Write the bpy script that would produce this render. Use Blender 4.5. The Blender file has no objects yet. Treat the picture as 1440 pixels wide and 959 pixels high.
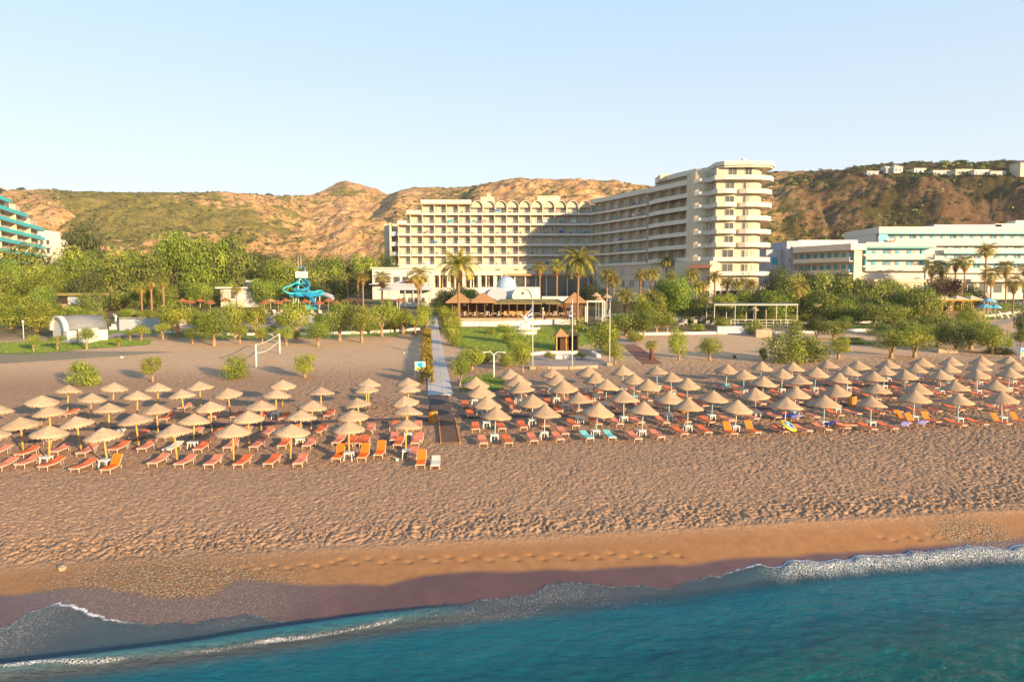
import bpy, math, random
import numpy as np
from mathutils import Vector, Matrix
R = math.radians
PI = math.pi
rnd = random.Random(7)
sc = bpy.context.scene
C = sc.collection
F, CX, CY, HZ, H = 960.0, 720.0, 479.5, 404.0, 11.0
PITCH = math.atan((CY - HZ) / F)

# ------------------------------------------------------------------ camera, light, sky
cam = bpy.data.objects.new('camera', bpy.data.cameras.new('camera'))
C.objects.link(cam)
cam.location = (0, 0, H)
cam.rotation_euler = (PI / 2 - PITCH, 0, 0)
cam.data.sensor_width = 36
cam.data.lens = 24
cam.data.clip_start = 0.3
cam.data.clip_end = 9000
sc.camera = cam
SUN_EL = R(11.5)
SX, SY = 0.675, -0.738            # horizontal direction towards the sun
sun = bpy.data.objects.new('sun', bpy.data.lights.new('sun', 'SUN'))
C.objects.link(sun)
sun.data.energy = 5.0
sun.data.angle = R(0.6)
sun.data.color = (1.0, 0.70, 0.38)
sd = Vector((SX * math.cos(SUN_EL), SY * math.cos(SUN_EL), math.sin(SUN_EL))).normalized()
sun.rotation_euler = sd.to_track_quat('Z', 'Y').to_euler()
w = bpy.data.worlds.new('World'); sc.world = w; w.use_nodes = True
nt = w.node_tree
bg = nt.nodes['Background']
sky = nt.nodes.new('ShaderNodeTexSky'); sky.sky_type = 'NISHITA'
sky.sun_disc = False
sky.sun_elevation = R(16); sky.sun_rotation = math.atan2(SX, SY)
sky.sun_elevation = SUN_EL
sky.altitude = 0; sky.air_density = 1.0; sky.dust_density = 0.2; sky.ozone_density = 2.6
hs = nt.nodes.new('ShaderNodeHueSaturation'); hs.inputs['Saturation'].default_value = .9
nt.links.new(sky.outputs[0], hs.inputs['Color'])
# thin high haze over the clear sky: palest at the horizon, bluer overhead
_tc = nt.nodes.new('ShaderNodeTexCoord'); _sp = nt.nodes.new('ShaderNodeSeparateXYZ'); nt.links.new(_tc.outputs['Generated'], _sp.inputs[0])
_rp = nt.nodes.new('ShaderNodeValToRGB'); nt.links.new(_sp.outputs[2], _rp.inputs[0])
for _k, (_p, _c) in enumerate([(0.0, (.385, .40, .41)), (.16, (.365, .40, .42)), (.42, (.24, .35, .45)), (1.0, (.05, .115, .25))]):
    _e = _rp.color_ramp.elements[_k] if _k < 2 else _rp.color_ramp.elements.new(_p)
    _e.position = _p; _e.color = (_c[0], _c[1], _c[2], 1)
_vm = nt.nodes.new('ShaderNodeVectorMath'); _vm.operation = 'SCALE'; _vm.inputs['Scale'].default_value = 1 / .13; nt.links.new(_rp.outputs[0], _vm.inputs[0])
_mx = nt.nodes.new('ShaderNodeMix'); _mx.data_type = 'RGBA'; _mx.inputs[0].default_value = .80
nt.links.new(hs.outputs[0], _mx.inputs[6]); nt.links.new(_vm.outputs[0], _mx.inputs[7]); nt.links.new(_mx.outputs[2], bg.inputs[0])
bg.inputs[1].default_value = 0.13
sc.view_settings.view_transform = 'Standard'
sc.view_settings.look = 'None'
sc.view_settings.exposure = 1.2
sc.view_settings.gamma = 1.0
sc.view_settings.use_curve_mapping = False
sc.cycles.use_denoising = True
sc.cycles.max_bounces = 5
sc.cycles.diffuse_bounces = 3
sc.cycles.transparent_max_bounces = 6
sc.cycles.caustics_reflective = False
sc.cycles.caustics_refractive = False

# ------------------------------------------------------------------ noise
def _h(ix, iy, s):
    h = (ix.astype(np.int64) * 374761393 + iy.astype(np.int64) * 668265263 + s * 974634777) & 0xffffffff
    h = ((h ^ (h >> 13)) * 1274126177) & 0xffffffff
    h = h ^ (h >> 16)
    return (h & 0xffffff) / float(0xffffff)
def vn(x, y, s=0):
    x = np.asarray(x, float); y = np.asarray(y, float)
    ix = np.floor(x); iy = np.floor(y)
    fx = x - ix; fy = y - iy
    fx = fx * fx * (3 - 2 * fx); fy = fy * fy * (3 - 2 * fy)
    a = _h(ix, iy, s); b = _h(ix + 1, iy, s); c = _h(ix, iy + 1, s); d = _h(ix + 1, iy + 1, s)
    return (a + (b - a) * fx) * (1 - fy) + (c + (d - c) * fx) * fy
def fbm(x, y, s=0, o=4, g=0.5):
    t = 0; a = 1; n = 0
    for k in range(o):
        t = t + a * vn(np.asarray(x) * 2 ** k * 1.03 + k * 17.3, np.asarray(y) * 2 ** k - k * 9.1, s + k); n += a; a *= g
    return t / n
def sst(x, a, b):
    t = np.clip((np.asarray(x, float) - a) / (b - a), 0, 1)
    return t * t * (3 - 2 * t)

# ------------------------------------------------------------------ terrain
def ray(px, py):
    a = (px - CX) / F; b = (py - CY) / F
    y = math.cos(PITCH) - b * math.sin(PITCH)
    z = -math.sin(PITCH) - b * math.cos(PITCH)
    return a / y, z / y           # X = ax * Y ; Z = H + az * Y
def zpt(px, py, z=0.0):
    ax, az = ray(px, py)
    Y = (z - H) / az
    return ax * Y, Y
_sh = [zpt(x, y) for x, y in [(-500, 990), (0, 938), (150, 922), (300, 905), (450, 884), (600, 862), (700, 850), (960, 832), (1200, 797), (1440, 782), (2000, 748)]]
_shx = np.array([p[0] for p in _sh]); _shy = np.array([p[1] for p in _sh])
def berm(X): return 26.8 + .155 * np.asarray(X, float)
def shore(X): return np.interp(X, _shx, _shy) + np.where(X > _shx[-1], (X - _shx[-1]) * .155, 0) + np.where(X < _shx[0], (X - _shx[0]) * .2, 0)
_W = np.array([0, 8, 16, 36, 50, 65, 80, 98, 113, 130, 170, 230, 2000])
_Z = np.array([.9, 1.35, 1.6, 2.3, 2.6, 2.95, 3.6, 4.8, 5.8, 6.6, 8.0, 9.5, 9.5])
# ridge tables by bearing (expressed as X / Y)
_rp = np.array([-900, -400, 0, 100, 200, 330, 400, 440, 462, 478, 490, 510, 530, 548, 562, 585, 610, 650, 690, 730, 800, 860, 915, 960, 1030, 1080, 1180, 1200, 1230, 1300, 1440, 1700, 2400])
_ry = np.array([300, 270, 267, 269, 272, 272, 277, 276, 268, 259, 257, 262, 267, 275, 271, 265, 266, 266, 262, 258, 257, 259, 265, 263, 250, 243, 242, 236, 237, 231, 229, 226, 300])
_rd = np.array([560, 520, 480, 480, 490, 520, 560, 640, 680, 700, 700, 700, 690, 650, 600, 600, 590, 570, 560, 550, 540, 530, 520, 500, 460, 430, 400, 400, 395, 390, 380, 360, 360])
_bd = np.array([310, 300, 285, 280, 275, 270, 270, 270, 270, 270, 270, 270, 270, 270, 270, 270, 270, 270, 270, 270, 270, 270, 265, 262, 260, 255, 250, 250, 248, 246, 240, 230, 230])
_ra = (_rp - CX) / F
_rz = np.array([ray(CX, float(q))[1] for q in _ry])
def hill(X, Y):
    a = X / np.maximum(Y, 1)
    Dr = np.interp(a, _ra, _rd); Zr = H + np.interp(a, _ra, _rz) * Dr
    Db = np.interp(a, _ra, _bd) + 22 * (fbm(X / 40, Y / 40, 5, 3) - .5)
    s = np.clip((Y - Db) / (Dr - Db), 0, 1)
    prof = .62 * sst(s, 0, .62) + .38 * sst(s, .35, 1.0)
    left = 1 - sst(a, -.15, -.02)
    # the left slopes rise in two benches, the right one is one steep bluff
    prof = prof * (1 - left) + left * (.42 * sst(s, 0, .35) + .22 * sst(s, .42, .7) + .36 * sst(s, .6, 1.0))
    base = (Zr - 9.5) * prof
    m = np.clip(s * 4, 0, 1) * np.clip((1 - s) * 3.0, 0, 1)
    g = np.abs(fbm(X / 42 + 3, Y / 70, 11, 4) - .5) * 2
    n = (g - .35) * 13 * m + (fbm(X / 22, Y / 14, 21, 5, .6) - .5) * 10 * m + (fbm(X / 6, Y / 5, 31, 4, .6) - .5) * 4.5 * np.clip(s * 6, 0, 1) * (.3 + .7 * np.clip((1 - s) * 5, 0, 1))
    beyond = np.maximum(Y - Dr, 0) * .035
    return base + n - beyond
def tz(X, Y):
    X = np.asarray(X, float); Y = np.asarray(Y, float)
    b = berm(X); wv = Y - b
    wid = np.maximum(b - shore(X), 1.6)
    t = -wv / wid
    zin = np.interp(wv, _W, _Z)
    zout = np.where(t < 1, .9 * (1 - np.clip(t, 0, 1)), -np.minimum((t - 1) * wid * .2, 3.5))
    z = np.where(wv >= 0, zin, zout)
    return np.where(Y > 225, z + hill(X, Y), z)
def tzs(X, Y): return float(tz(np.array([X]), np.array([Y]))[0])
def gp(px, py, h=0.0):
    """the point of the ground (plus h) that a bearing of the photograph meets"""
    ax, az = ray(px, py)
    Ys = np.arange(15.0, 420.0, .5)
    g = H + az * Ys - tz(ax * Ys, Ys) - h
    i = int(np.argmax(g < 0)); i = max(i, 1)
    lo, hi = Ys[i - 1], Ys[i]
    for _ in range(14):
        m = (lo + hi) / 2
        if H + az * m - tzs(ax * m, m) - h < 0: hi = m
        else: lo = m
    return ax * lo, lo, tzs(ax * lo, lo)
def xa(px, D): return (px - CX) / F * D
def za(py, D): return H + ray(CX, py)[1] * D
def bumps(X, Y):
    wv = Y - berm(X)
    near = sst(wv, -.4, .8) * (1 - sst(wv, 42, 60))
    edge = 1 + .9 * np.exp(-((wv - 1.2) / 1.3) ** 2)
    wx = X + .5 * (vn(X * 1.1, Y * 1.1, 91) - .5); wy = Y + .5 * (vn(X * 1.1, Y * 1.1, 92) - .5)
    n = 1 - np.abs(vn(wx * 6.6, wy * 6.0, 41) * 2 - 1)
    n2 = vn(wx * 10.0, wy * 9.0, 43) - .5
    n3 = fbm(X * 2.0, Y * 2.0, 44, 2) - .5
    amp = .6 + .8 * fbm(X * .12, Y * .12, 47, 2)
    # footprints along the smooth wet strip
    fp = np.zeros_like(X)
    return near * edge * amp * ((n - .5) * .072 + n2 * .05 + n3 * .022)

# ------------------------------------------------------------------ materials
def newmat(name):
    m = bpy.data.materials.new(name); m.use_nodes = True
    return m, m.node_tree, m.node_tree.nodes['Principled BSDF']
def N(nt, t, **k):
    n = nt.nodes.new(t)
    for a, b in k.items(): setattr(n, a, b)
    return n
def ramp(nt, fac, stops):
    r = N(nt, 'ShaderNodeValToRGB')
    e = r.color_ramp.elements
    while len(e) < len(stops): e.new(.5)
    for k, (p, c) in enumerate(stops):
        e[k].position = p; e[k].color = (c[0], c[1], c[2], 1) if not isinstance(c, (int, float)) else (c, c, c, 1)
    nt.links.new(fac, r.inputs[0])
    return r.outputs[0]
def mixc(nt, fac, a, b, mode='MIX'):
    m = N(nt, 'ShaderNodeMix', data_type='RGBA', blend_type=mode)
    for s, v in ((0, fac), (6, a), (7, b)):
        if isinstance(v, (int, float)): m.inputs[s].default_value = v
        elif isinstance(v, tuple): m.inputs[s].default_value = (v[0], v[1], v[2], 1)
        else: nt.links.new(v, m.inputs[s])
    return m.outputs[2]
def mth(nt, op, a, b=0.0, clamp=False):
    m = N(nt, 'ShaderNodeMath', operation=op, use_clamp=clamp)
    for s, v in ((0, a), (1, b)):
        if isinstance(v, (int, float)): m.inputs[s].default_value = v
        else: nt.links.new(v, m.inputs[s])
    return m.outputs[0]
def noise(nt, vec, scale, detail=4, rough=.55, out=0):
    n = N(nt, 'ShaderNodeTexNoise'); n.inputs['Scale'].default_value = scale
    n.inputs['Detail'].default_value = detail; n.inputs['Roughness'].default_value = rough
    if vec is not None: nt.links.new(vec, n.inputs['Vector'])
    return n.outputs[out]
def bump(nt, bs, h, strength=.3, dist=.1):
    b = N(nt, 'ShaderNodeBump'); b.inputs['Strength'].default_value = strength; b.inputs['Distance'].default_value = dist
    nt.links.new(h, b.inputs['Height']); nt.links.new(b.outputs[0], bs.inputs['Normal'])
def pm(name, c1, c2=None, scale=3.0, rough=.7, bmp=0.0, rand=0.0, spec=.3, obj=True, stretch=None, metal=0.0):
    """a plain surface: two tones mixed by noise, a little relief, and an optional tint of its own per object"""
    m, nt, bs = newmat(name)
    tc = N(nt, 'ShaderNodeTexCoord')
    vec = tc.outputs['Object'] if obj else N(nt, 'ShaderNodeNewGeometry').outputs['Position']
    if stretch:
        mp = N(nt, 'ShaderNodeMapping'); mp.inputs['Scale'].default_value = stretch
        nt.links.new(vec, mp.inputs[0]); vec = mp.outputs[0]
    c2 = c2 or tuple(x * .72 for x in c1)
    f = noise(nt, vec, scale, 5, .6)
    col = ramp(nt, f, [(.32, c2), (.62, c1)])
    if rand:
        oi = N(nt, 'ShaderNodeObjectInfo')
        v = mth(nt, 'ADD', mth(nt, 'MULTIPLY', oi.outputs['Random'], 2 * rand), 1 - rand)
        hsv = N(nt, 'ShaderNodeHueSaturation'); nt.links.new(col, hsv.inputs['Color']); nt.links.new(v, hsv.inputs['Value'])
        col = hsv.outputs[0]
    nt.links.new(col, bs.inputs['Base Color'])
    bs.inputs['Roughness'].default_value = rough
    bs.inputs['Specular IOR Level'].default_value = spec
    bs.inputs['Metallic'].default_value = metal
    if bmp: bump(nt, bs, f, bmp, .05)
    return m

# ------------------------------------------------------------------ mesh building
class MB:
    def __init__(s): s.v = []; s.f = []; s.m = []; s.cur = 0
    def add(s, vs, fs):
        o = len(s.v); s.v += [tuple(p) for p in vs]
        for f in fs: s.f.append(tuple(i + o for i in f)); s.m.append(s.cur)
        return s
    def box(s, c, d, rz=0.0, rx=0.0):
        M = Matrix.Rotation(rz, 3, 'Z') @ Matrix.Rotation(rx, 3, 'X')
        vs = []
        for k in range(8):
            p = M @ Vector(((k & 1) - .5, ((k >> 1) & 1) - .5, ((k >> 2) & 1) - .5)).__mul__(1) if False else M @ Vector((((k & 1) - .5) * d[0], (((k >> 1) & 1) - .5) * d[1], (((k >> 2) & 1) - .5) * d[2]))
            vs.append(p + Vector(c))
        return s.add(vs, [(0, 2, 3, 1), (4, 5, 7, 6), (0, 1, 5, 4), (2, 6, 7, 3), (0, 4, 6, 2), (1, 3, 7, 5)])
    def bx(s, x0, x1, y0, y1, z0, z1): return s.box(((x0 + x1) / 2, (y0 + y1) / 2, (z0 + z1) / 2), (abs(x1 - x0), abs(y1 - y0), abs(z1 - z0)))
    def prism(s, poly, z0, z1):
        A = sum(poly[i][0] * poly[(i + 1) % len(poly)][1] - poly[(i + 1) % len(poly)][0] * poly[i][1] for i in range(len(poly)))
        if A < 0: poly = poly[::-1]
        n = len(poly)
        vs = [(x, y, z0) for x, y in poly] + [(x, y, z1) for x, y in poly]
        fs = [tuple(range(n))[::-1], tuple(range(n, 2 * n))] + [(i, (i + 1) % n, n + (i + 1) % n, n + i) for i in range(n)]
        return s.add(vs, fs)
    def ribbon(s, pts, th, z0, z1):
        """a wall of thickness th along a line in plan; th goes to the line's left"""
        n = len(pts); out = []
        for i in range(n):
            a = Vector(pts[max(i - 1, 0)]); b = Vector(pts[min(i + 1, n - 1)])
            d = (b - a).normalized(); out.append((pts[i][0] - d.y * th, pts[i][1] + d.x * th))
        vs = [(x, y, z0) for x, y in pts] + [(x, y, z1) for x, y in pts] + [(x, y, z0) for x, y in out] + [(x, y, z1) for x, y in out]
        fs = []
        for i in range(n - 1):
            fs += [(i, i + 1, n + i + 1, n + i), (2 * n + i + 1, 2 * n + i, 3 * n + i, 3 * n + i + 1), (n + i, n + i + 1, 3 * n + i + 1, 3 * n + i), (i + 1, i, 2 * n + i, 2 * n + i + 1)]
        fs += [(0, n, 3 * n, 2 * n), (n - 1, 3 * n - 1, 4 * n - 1, 2 * n - 1)]
        return s.add(vs, fs)
    def tube(s, pts, rad, n=6, caps=True):
        if not isinstance(rad, (list, tuple)): rad = [rad] * len(pts)
        P = [Vector(p) for p in pts]; vs = []; fs = []
        for i, p in enumerate(P):
            d = (P[min(i + 1, len(P) - 1)] - P[max(i - 1, 0)])
            d = d.normalized() if d.length > 1e-9 else Vector((0, 0, 1))
            a = d.cross(Vector((0, 0, 1)) if abs(d.z) < .9 else Vector((1, 0, 0))).normalized(); b = d.cross(a)
            for k in range(n):
                t = 2 * PI * k / n; vs.append(p + (a * math.cos(t) + b * math.sin(t)) * rad[i])
        for i in range(len(P) - 1):
            for k in range(n): fs.append((i * n + k, (i + 1) * n + k, (i + 1) * n + (k + 1) % n, i * n + (k + 1) % n))
        if caps: fs += [tuple(range(n)), tuple(range((len(P) - 1) * n, len(P) * n))[::-1]]
        return s.add(vs, fs)
    def lathe(s, prof, n=16, c=(0, 0, 0), wob=0.0, seed=0):
        rg = random.Random(seed); vs = []; fs = []; ph = [1 + rg.uniform(-wob, wob) for _ in range(n)]
        for r, z in prof:
            for k in range(n):
                t = 2 * PI * k / n; vs.append((c[0] + r * math.cos(t) * ph[k], c[1] + r * math.sin(t) * ph[k], c[2] + z))
        for i in range(len(prof) - 1):
            for k in range(n): fs.append((i * n + k, i * n + (k + 1) % n, (i + 1) * n + (k + 1) % n, (i + 1) * n + k))
        return s.add(vs, fs)
    def quad(s, a, b, c, d): return s.add([a, b, c, d], [(0, 1, 2, 3)])
    def mesh(s, name, mats, smooth=False):
        me = bpy.data.meshes.new(name); me.from_pydata(s.v, [], s.f)
        for m in (mats if isinstance(mats, (list, tuple)) else [mats]): me.materials.append(m)
        if max(s.m, default=0) > 0: me.polygons.foreach_set('material_index', s.m)
        if smooth: me.polygons.foreach_set('use_smooth', [True] * len(me.polygons))
        me.update(); return me
    def build(s, name, mats, parent=None, smooth=False, loc=None, rz=0.0):
        return link(name, s.mesh(name, mats, smooth), parent, loc, rz)
def link(name, me, parent=None, loc=None, rz=0.0):
    o = bpy.data.objects.new(name, me); C.objects.link(o)
    if parent is not None: o.parent = parent
    if loc is not None: o.location = loc
    o.rotation_euler.z = rz
    return o
def tag(o, label=None, cat=None, group=None, kind=None):
    if label: o['label'] = label
    if cat: o['category'] = cat
    if group: o['group'] = group
    if kind: o['kind'] = kind
    return o
def empty(name, loc=(0, 0, 0), rz=0.0, label=None, cat=None, group=None):
    o = bpy.data.objects.new(name, None); C.objects.link(o); o.location = loc; o.rotation_euler.z = rz
    o.empty_display_size = .3
    return tag(o, label, cat, group)
KIDS = {}
def kid(parent, o): KIDS.setdefault(parent.name, []).append(o); return o
def dup(root, loc, rz=0.0, scale=None, label=None, group=None, cat=None):
    def cp(o, par):
        c = o.copy(); C.objects.link(c); c.parent = par
        for ch in o.children: cp(ch, c)
        return c
    c = cp(root, None); c.location = loc; c.rotation_euler.z = rz
    if scale is not None: c.scale = scale
    return tag(c, label, cat, group)
def npmesh(name, V, Fq, mats, smooth=False, attrs=None, mi=None):
    """V (n,3), Fq (m,k) arrays -> mesh"""
    me = bpy.data.meshes.new(name); n, k = len(Fq), Fq.shape[1]
    me.vertices.add(len(V)); me.vertices.foreach_set('co', np.ascontiguousarray(V, dtype=np.float32).ravel())
    me.loops.add(n * k); me.loops.foreach_set('vertex_index', np.ascontiguousarray(Fq, dtype=np.int32).ravel())
    me.polygons.add(n); me.polygons.foreach_set('loop_start', np.arange(0, n * k, k, dtype=np.int32))
    if smooth: me.polygons.foreach_set('use_smooth', np.ones(n, dtype=bool))
    for m in (mats if isinstance(mats, (list, tuple)) else [mats]): me.materials.append(m)
    if mi is not None: me.polygons.foreach_set('material_index', np.ascontiguousarray(mi, dtype=np.int32))
    for a, (dom, val) in (attrs or {}).items():
        at = me.attributes.new(a, 'FLOAT', dom); at.data.foreach_set('value', np.ascontiguousarray(val, dtype=np.float32))
    me.update(calc_edges=True); me.validate(); return me
def sheet(Xg, Yg, Zg):
    ny, nx = Xg.shape
    V = np.stack([Xg.ravel(), Yg.ravel(), Zg.ravel()], 1)
    i = np.arange(ny * nx).reshape(ny, nx)
    Fq = np.stack([i[:-1, :-1].ravel(), i[:-1, 1:].ravel(), i[1:, 1:].ravel(), i[1:, :-1].ravel()], 1)
    return V, Fq
_ORD = 'first second third fourth fifth sixth seventh eighth ninth tenth eleventh twelfth thirteenth fourteenth fifteenth sixteenth seventeenth eighteenth nineteenth twentieth'.split()
def ordw(i): return _ORD[i] if i < 20 else 'twenty-' + _ORD[i - 20] if i < 29 else 'thirtieth' if i == 29 else 'thirty-' + _ORD[i - 30]
# ------------------------------------------------------------------ ground and sea
def sand_material():
    m, nt, bs = newmat('beach_sand')
    pos = N(nt, 'ShaderNodeNewGeometry').outputs['Position']
    at = lambda n: N(nt, 'ShaderNodeAttribute', attribute_name=n).outputs['Fac']
    wet, damp, gard, peb = at('wet'), at('damp'), at('garden'), at('pebble')
    big = noise(nt, pos, .12, 3)
    dry = ramp(nt, noise(nt, pos, 6.5, 6, .7), [(.30, (.225, .13, .078)), (.52, (.39, .245, .15)), (.74, (.54, .36, .23))])
    dry = mixc(nt, mth(nt, 'MULTIPLY', big, .35), dry, (.37, .225, .145))
    lot = at('lot'); dry = mixc(nt, lot, dry, ramp(nt, noise(nt, pos, 1.6, 6, .7), [(.3, (.52, .335, .19)), (.7, (.68, .47, .29))]))
    spk = N(nt, 'ShaderNodeTexVoronoi'); spk.inputs['Scale'].default_value = 9.0; nt.links.new(pos, spk.inputs['Vector'])
    dry = mixc(nt, mth(nt, 'LESS_THAN', spk.outputs['Distance'], .12), dry, (.5, .38, .27))
    dampc = ramp(nt, noise(nt, pos, 2.0, 5, .7), [(.3, (.245, .125, .056)), (.7, (.325, .175, .082))])
    wetc = ramp(nt, noise(nt, pos, 1.2, 4), [(.3, (.085, .044, .038)), (.7, (.115, .060, .052))])
    col = mixc(nt, damp, dry, dampc)
    # pebble patches
    vo = N(nt, 'ShaderNodeTexVoronoi'); vo.inputs['Scale'].default_value = 11.0; nt.links.new(pos, vo.inputs['Vector'])
    pc = ramp(nt, vo.outputs['Distance'], [(.1, (.52, .38, .23)), (.5, (.20, .13, .08))])
    pn = mth(nt, 'MULTIPLY', peb, mth(nt, 'GREATER_THAN', noise(nt, pos, 3.5, 5, .8), .44))
    col = mixc(nt, pn, col, pc)
    col = mixc(nt, wet, col, mixc(nt, mth(nt, 'MULTIPLY', peb, .35), wetc, pc))
    # garden soil with dry grass
    gc = ramp(nt, noise(nt, pos, .45, 6, .7), [(.36, (.075, .085, .028)), (.5, (.15, .13, .06)), (.64, (.28, .2, .13))])
    col = mixc(nt, gard, col, gc)
    nt.links.new(col, bs.inputs['Base Color'])
    rg = mth(nt, 'SUBTRACT', .95, mth(nt, 'MULTIPLY', wet, .74))
    nt.links.new(rg, bs.inputs['Roughness'])
    nt.links.new(mth(nt, 'ADD', .2, mth(nt, 'MULTIPLY', wet, .45)), bs.inputs['Specular IOR Level'])
    h = mth(nt, 'ADD', noise(nt, pos, 7.0, 4, .6), mth(nt, 'MULTIPLY', vo.outputs['Distance'], mth(nt, 'MULTIPLY', pn, .8)))
    dryf = mth(nt, 'SUBTRACT', 1.0, mth(nt, 'MAXIMUM', mth(nt, 'MULTIPLY', damp, .85), wet))
    b = N(nt, 'ShaderNodeBump'); b.inputs['Distance'].default_value = .1
    nt.links.new(mth(nt, 'MULTIPLY', mth(nt, 'MAXIMUM', dryf, mth(nt, 'MULTIPLY', peb, .8)), .75), b.inputs['Strength'])
    nt.links.new(h, b.inputs['Height']); nt.links.new(b.outputs[0], bs.inputs['Normal'])
    return m
def hill_material():
    m, nt, bs = newmat('scrubby_hillside')
    geo = N(nt, 'ShaderNodeNewGeometry'); pos = geo.outputs['Position']
    rock = ramp(nt, noise(nt, pos, .16, 8, .72), [(.30, (.17, .09, .045)), (.46, (.38, .22, .10)), (.60, (.54, .34, .16)), (.75, (.68, .49, .28))])
    gr = ramp(nt, noise(nt, pos, .35, 7, .75), [(.35, (.07, .08, .016)), (.6, (.17, .165, .034)), (.8, (.32, .24, .08))])
    sep = N(nt, 'ShaderNodeSeparateXYZ'); nt.links.new(geo.outputs['True Normal'], sep.inputs[0])
    a = noise(nt, pos, .022, 7, .68)
    at = N(nt, 'ShaderNodeAttribute', attribute_name='green').outputs['Fac']
    f = mth(nt, 'ADD', a, mth(nt, 'MULTIPLY', mth(nt, 'SUBTRACT', at, .5), .34))
    f = mth(nt, 'ADD', f, mth(nt, 'MULTIPLY', mth(nt, 'SUBTRACT', sep.outputs[2], .8), .22))
    f = mth(nt, 'ADD', f, mth(nt, 'MULTIPLY', mth(nt, 'SUBTRACT', noise(nt, pos, .13, 6, .75), .5), .45))
    fac = ramp(nt, f, [(.46, 0.0), (.53, .85)])
    col = mixc(nt, fac, rock, gr)
    # pale limestone ledges
    mp = N(nt, 'ShaderNodeMapping'); mp.inputs['Scale'].default_value = (.05, .05, .28); nt.links.new(pos, mp.inputs[0])
    led = ramp(nt, noise(nt, mp.outputs[0], 1.0, 7, .75), [(.56, 0.0), (.62, .8)])
    led = mth(nt, 'MULTIPLY', led, mth(nt, 'SUBTRACT', 1.0, fac))
    col = mixc(nt, led, col, (.62, .44, .26))
    vor = N(nt, 'ShaderNodeTexVoronoi'); vor.inputs['Scale'].default_value = .42; nt.links.new(pos, vor.inputs['Vector'])
    dots = mth(nt, 'MULTIPLY', mth(nt, 'LESS_THAN', vor.outputs['Distance'], .30), mth(nt, 'GREATER_THAN', noise(nt, pos, .05, 4), .5))
    col = mixc(nt, mth(nt, 'MULTIPLY', dots, .75), col, (.06, .062, .02))
    br = N(nt, 'ShaderNodeAttribute', attribute_name='brown').outputs['Fac']  # 'brown' is the mask for the painted shade on the right-hand slope
    col = mixc(nt, br, col, mixc(nt, 1.0, col, (.27, .27, .30), 'MULTIPLY'))  # shade painted in: colour multiplied down to dim grey where 'brown' is high
    nt.links.new(col, bs.inputs['Base Color']); bs.inputs['Roughness'].default_value = .95; bs.inputs['Specular IOR Level'].default_value = .1
    b = N(nt, 'ShaderNodeBump'); b.inputs['Strength'].default_value = .9; b.inputs['Distance'].default_value = 1.6
    nt.links.new(noise(nt, pos, .28, 8, .7), b.inputs['Height']); nt.links.new(b.outputs[0], bs.inputs['Normal'])
    return m
M_SAND = sand_material()
cols = np.concatenate([[-20, -8, -3.5, -2, -1.4], np.arange(-1.0, -.86, .006), np.arange(-.86, .8601, .0019), np.arange(.87, 1.01, .006), [1.4, 2, 3.5, 8, 20]])
rows = np.concatenate([[-60, -30, -10, 4, 9, 12], 14 * np.exp(np.arange(0, math.log(22 / 14), .0045)), 22 * np.exp(np.arange(0, math.log(50 / 22), .0021)), 50 * np.exp(np.arange(0, math.log(236 / 50), .0045))])
Yg = np.repeat(rows[:, None], len(cols), 1); Xg = cols[None, :] * np.maximum(Yg, 14)
Zg = tz(Xg, Yg) + bumps(Xg, Yg)
# footprints in the damp strip
fpx = [(p, 789 - (p - 480) * .022 + (3 if k % 2 else -3)) for k, p in enumerate(range(480, 960, 19))] + [(p, 792 + (480 - p) * .055 + (2 if k % 2 else -2)) for k, p in enumerate(range(300, 470, 21))] + [(p, 757 - (p - 1240) * .05 + (3 if k % 2 else -2)) for k, p in enumerate(range(1240, 1380, 17))]
fpts = [gp(*p)[:2] for p in fpx]
V, Fq = sheet(Xg, Yg, Zg)
for fx, fy in fpts:
    q = np.exp(-(((V[:, 0] - fx) / .17) ** 2 + ((V[:, 1] - fy) / .11) ** 2) * 1.4) - .05 * np.exp(-(((V[:, 0] - fx) / .34) ** 2 + ((V[:, 1] - fy - .12) / .22) ** 2) * 1.4)
    V[:, 2] -= .06 * q
X, Y = V[:, 0], V[:, 1]; wv = Y - berm(X)
_wp = [gp(x, y)[:2] for x, y in [(-300, 850), (0, 838), (130, 826), (230, 842), (300, 838), (335, 815), (420, 822), (540, 824), (600, 808), (660, 804), (850, 801), (960, 796), (1020, 788), (1100, 783), (1200, 777), (1440, 758), (1800, 745)]]
wetline = np.interp(X, [p[0] for p in _wp], [p[1] for p in _wp]) + (fbm(X * .7, Y * .2, 61, 2) - .5) * .25
wet = 1 - sst(Y - wetline, -.12, .22)
damp = 1 - sst(wv, -.9, .5 )
pebs = 0
for px, py, rx, ry in [(240, 828, 4.2, 1.9), (200, 850, 3.0, 1.3), (300, 845, 2.5, 1.2), (1372, 752, 1.6, 1.1)]:
    a, b_, _ = gp(px, py); pebs = np.maximum(pebs, np.exp(-(((X - a) / rx) ** 2 + ((Y - b_) / ry) ** 2)))
gard = sst(wv, 74, 86) * (1 - .85 * sst(X, 75, 90) * (1 - sst(wv, 100, 120)))
me = npmesh('ground', V, Fq, M_SAND, True, {'wet': ('POINT', wet), 'damp': ('POINT', damp), 'lot': ('POINT', sst(wv, 36, 56) * .9), 'garden': ('POINT', gard), 'pebble': ('POINT', np.clip(pebs * 1.6, 0, 1))})
tag(link('ground', me), kind='structure')
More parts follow.
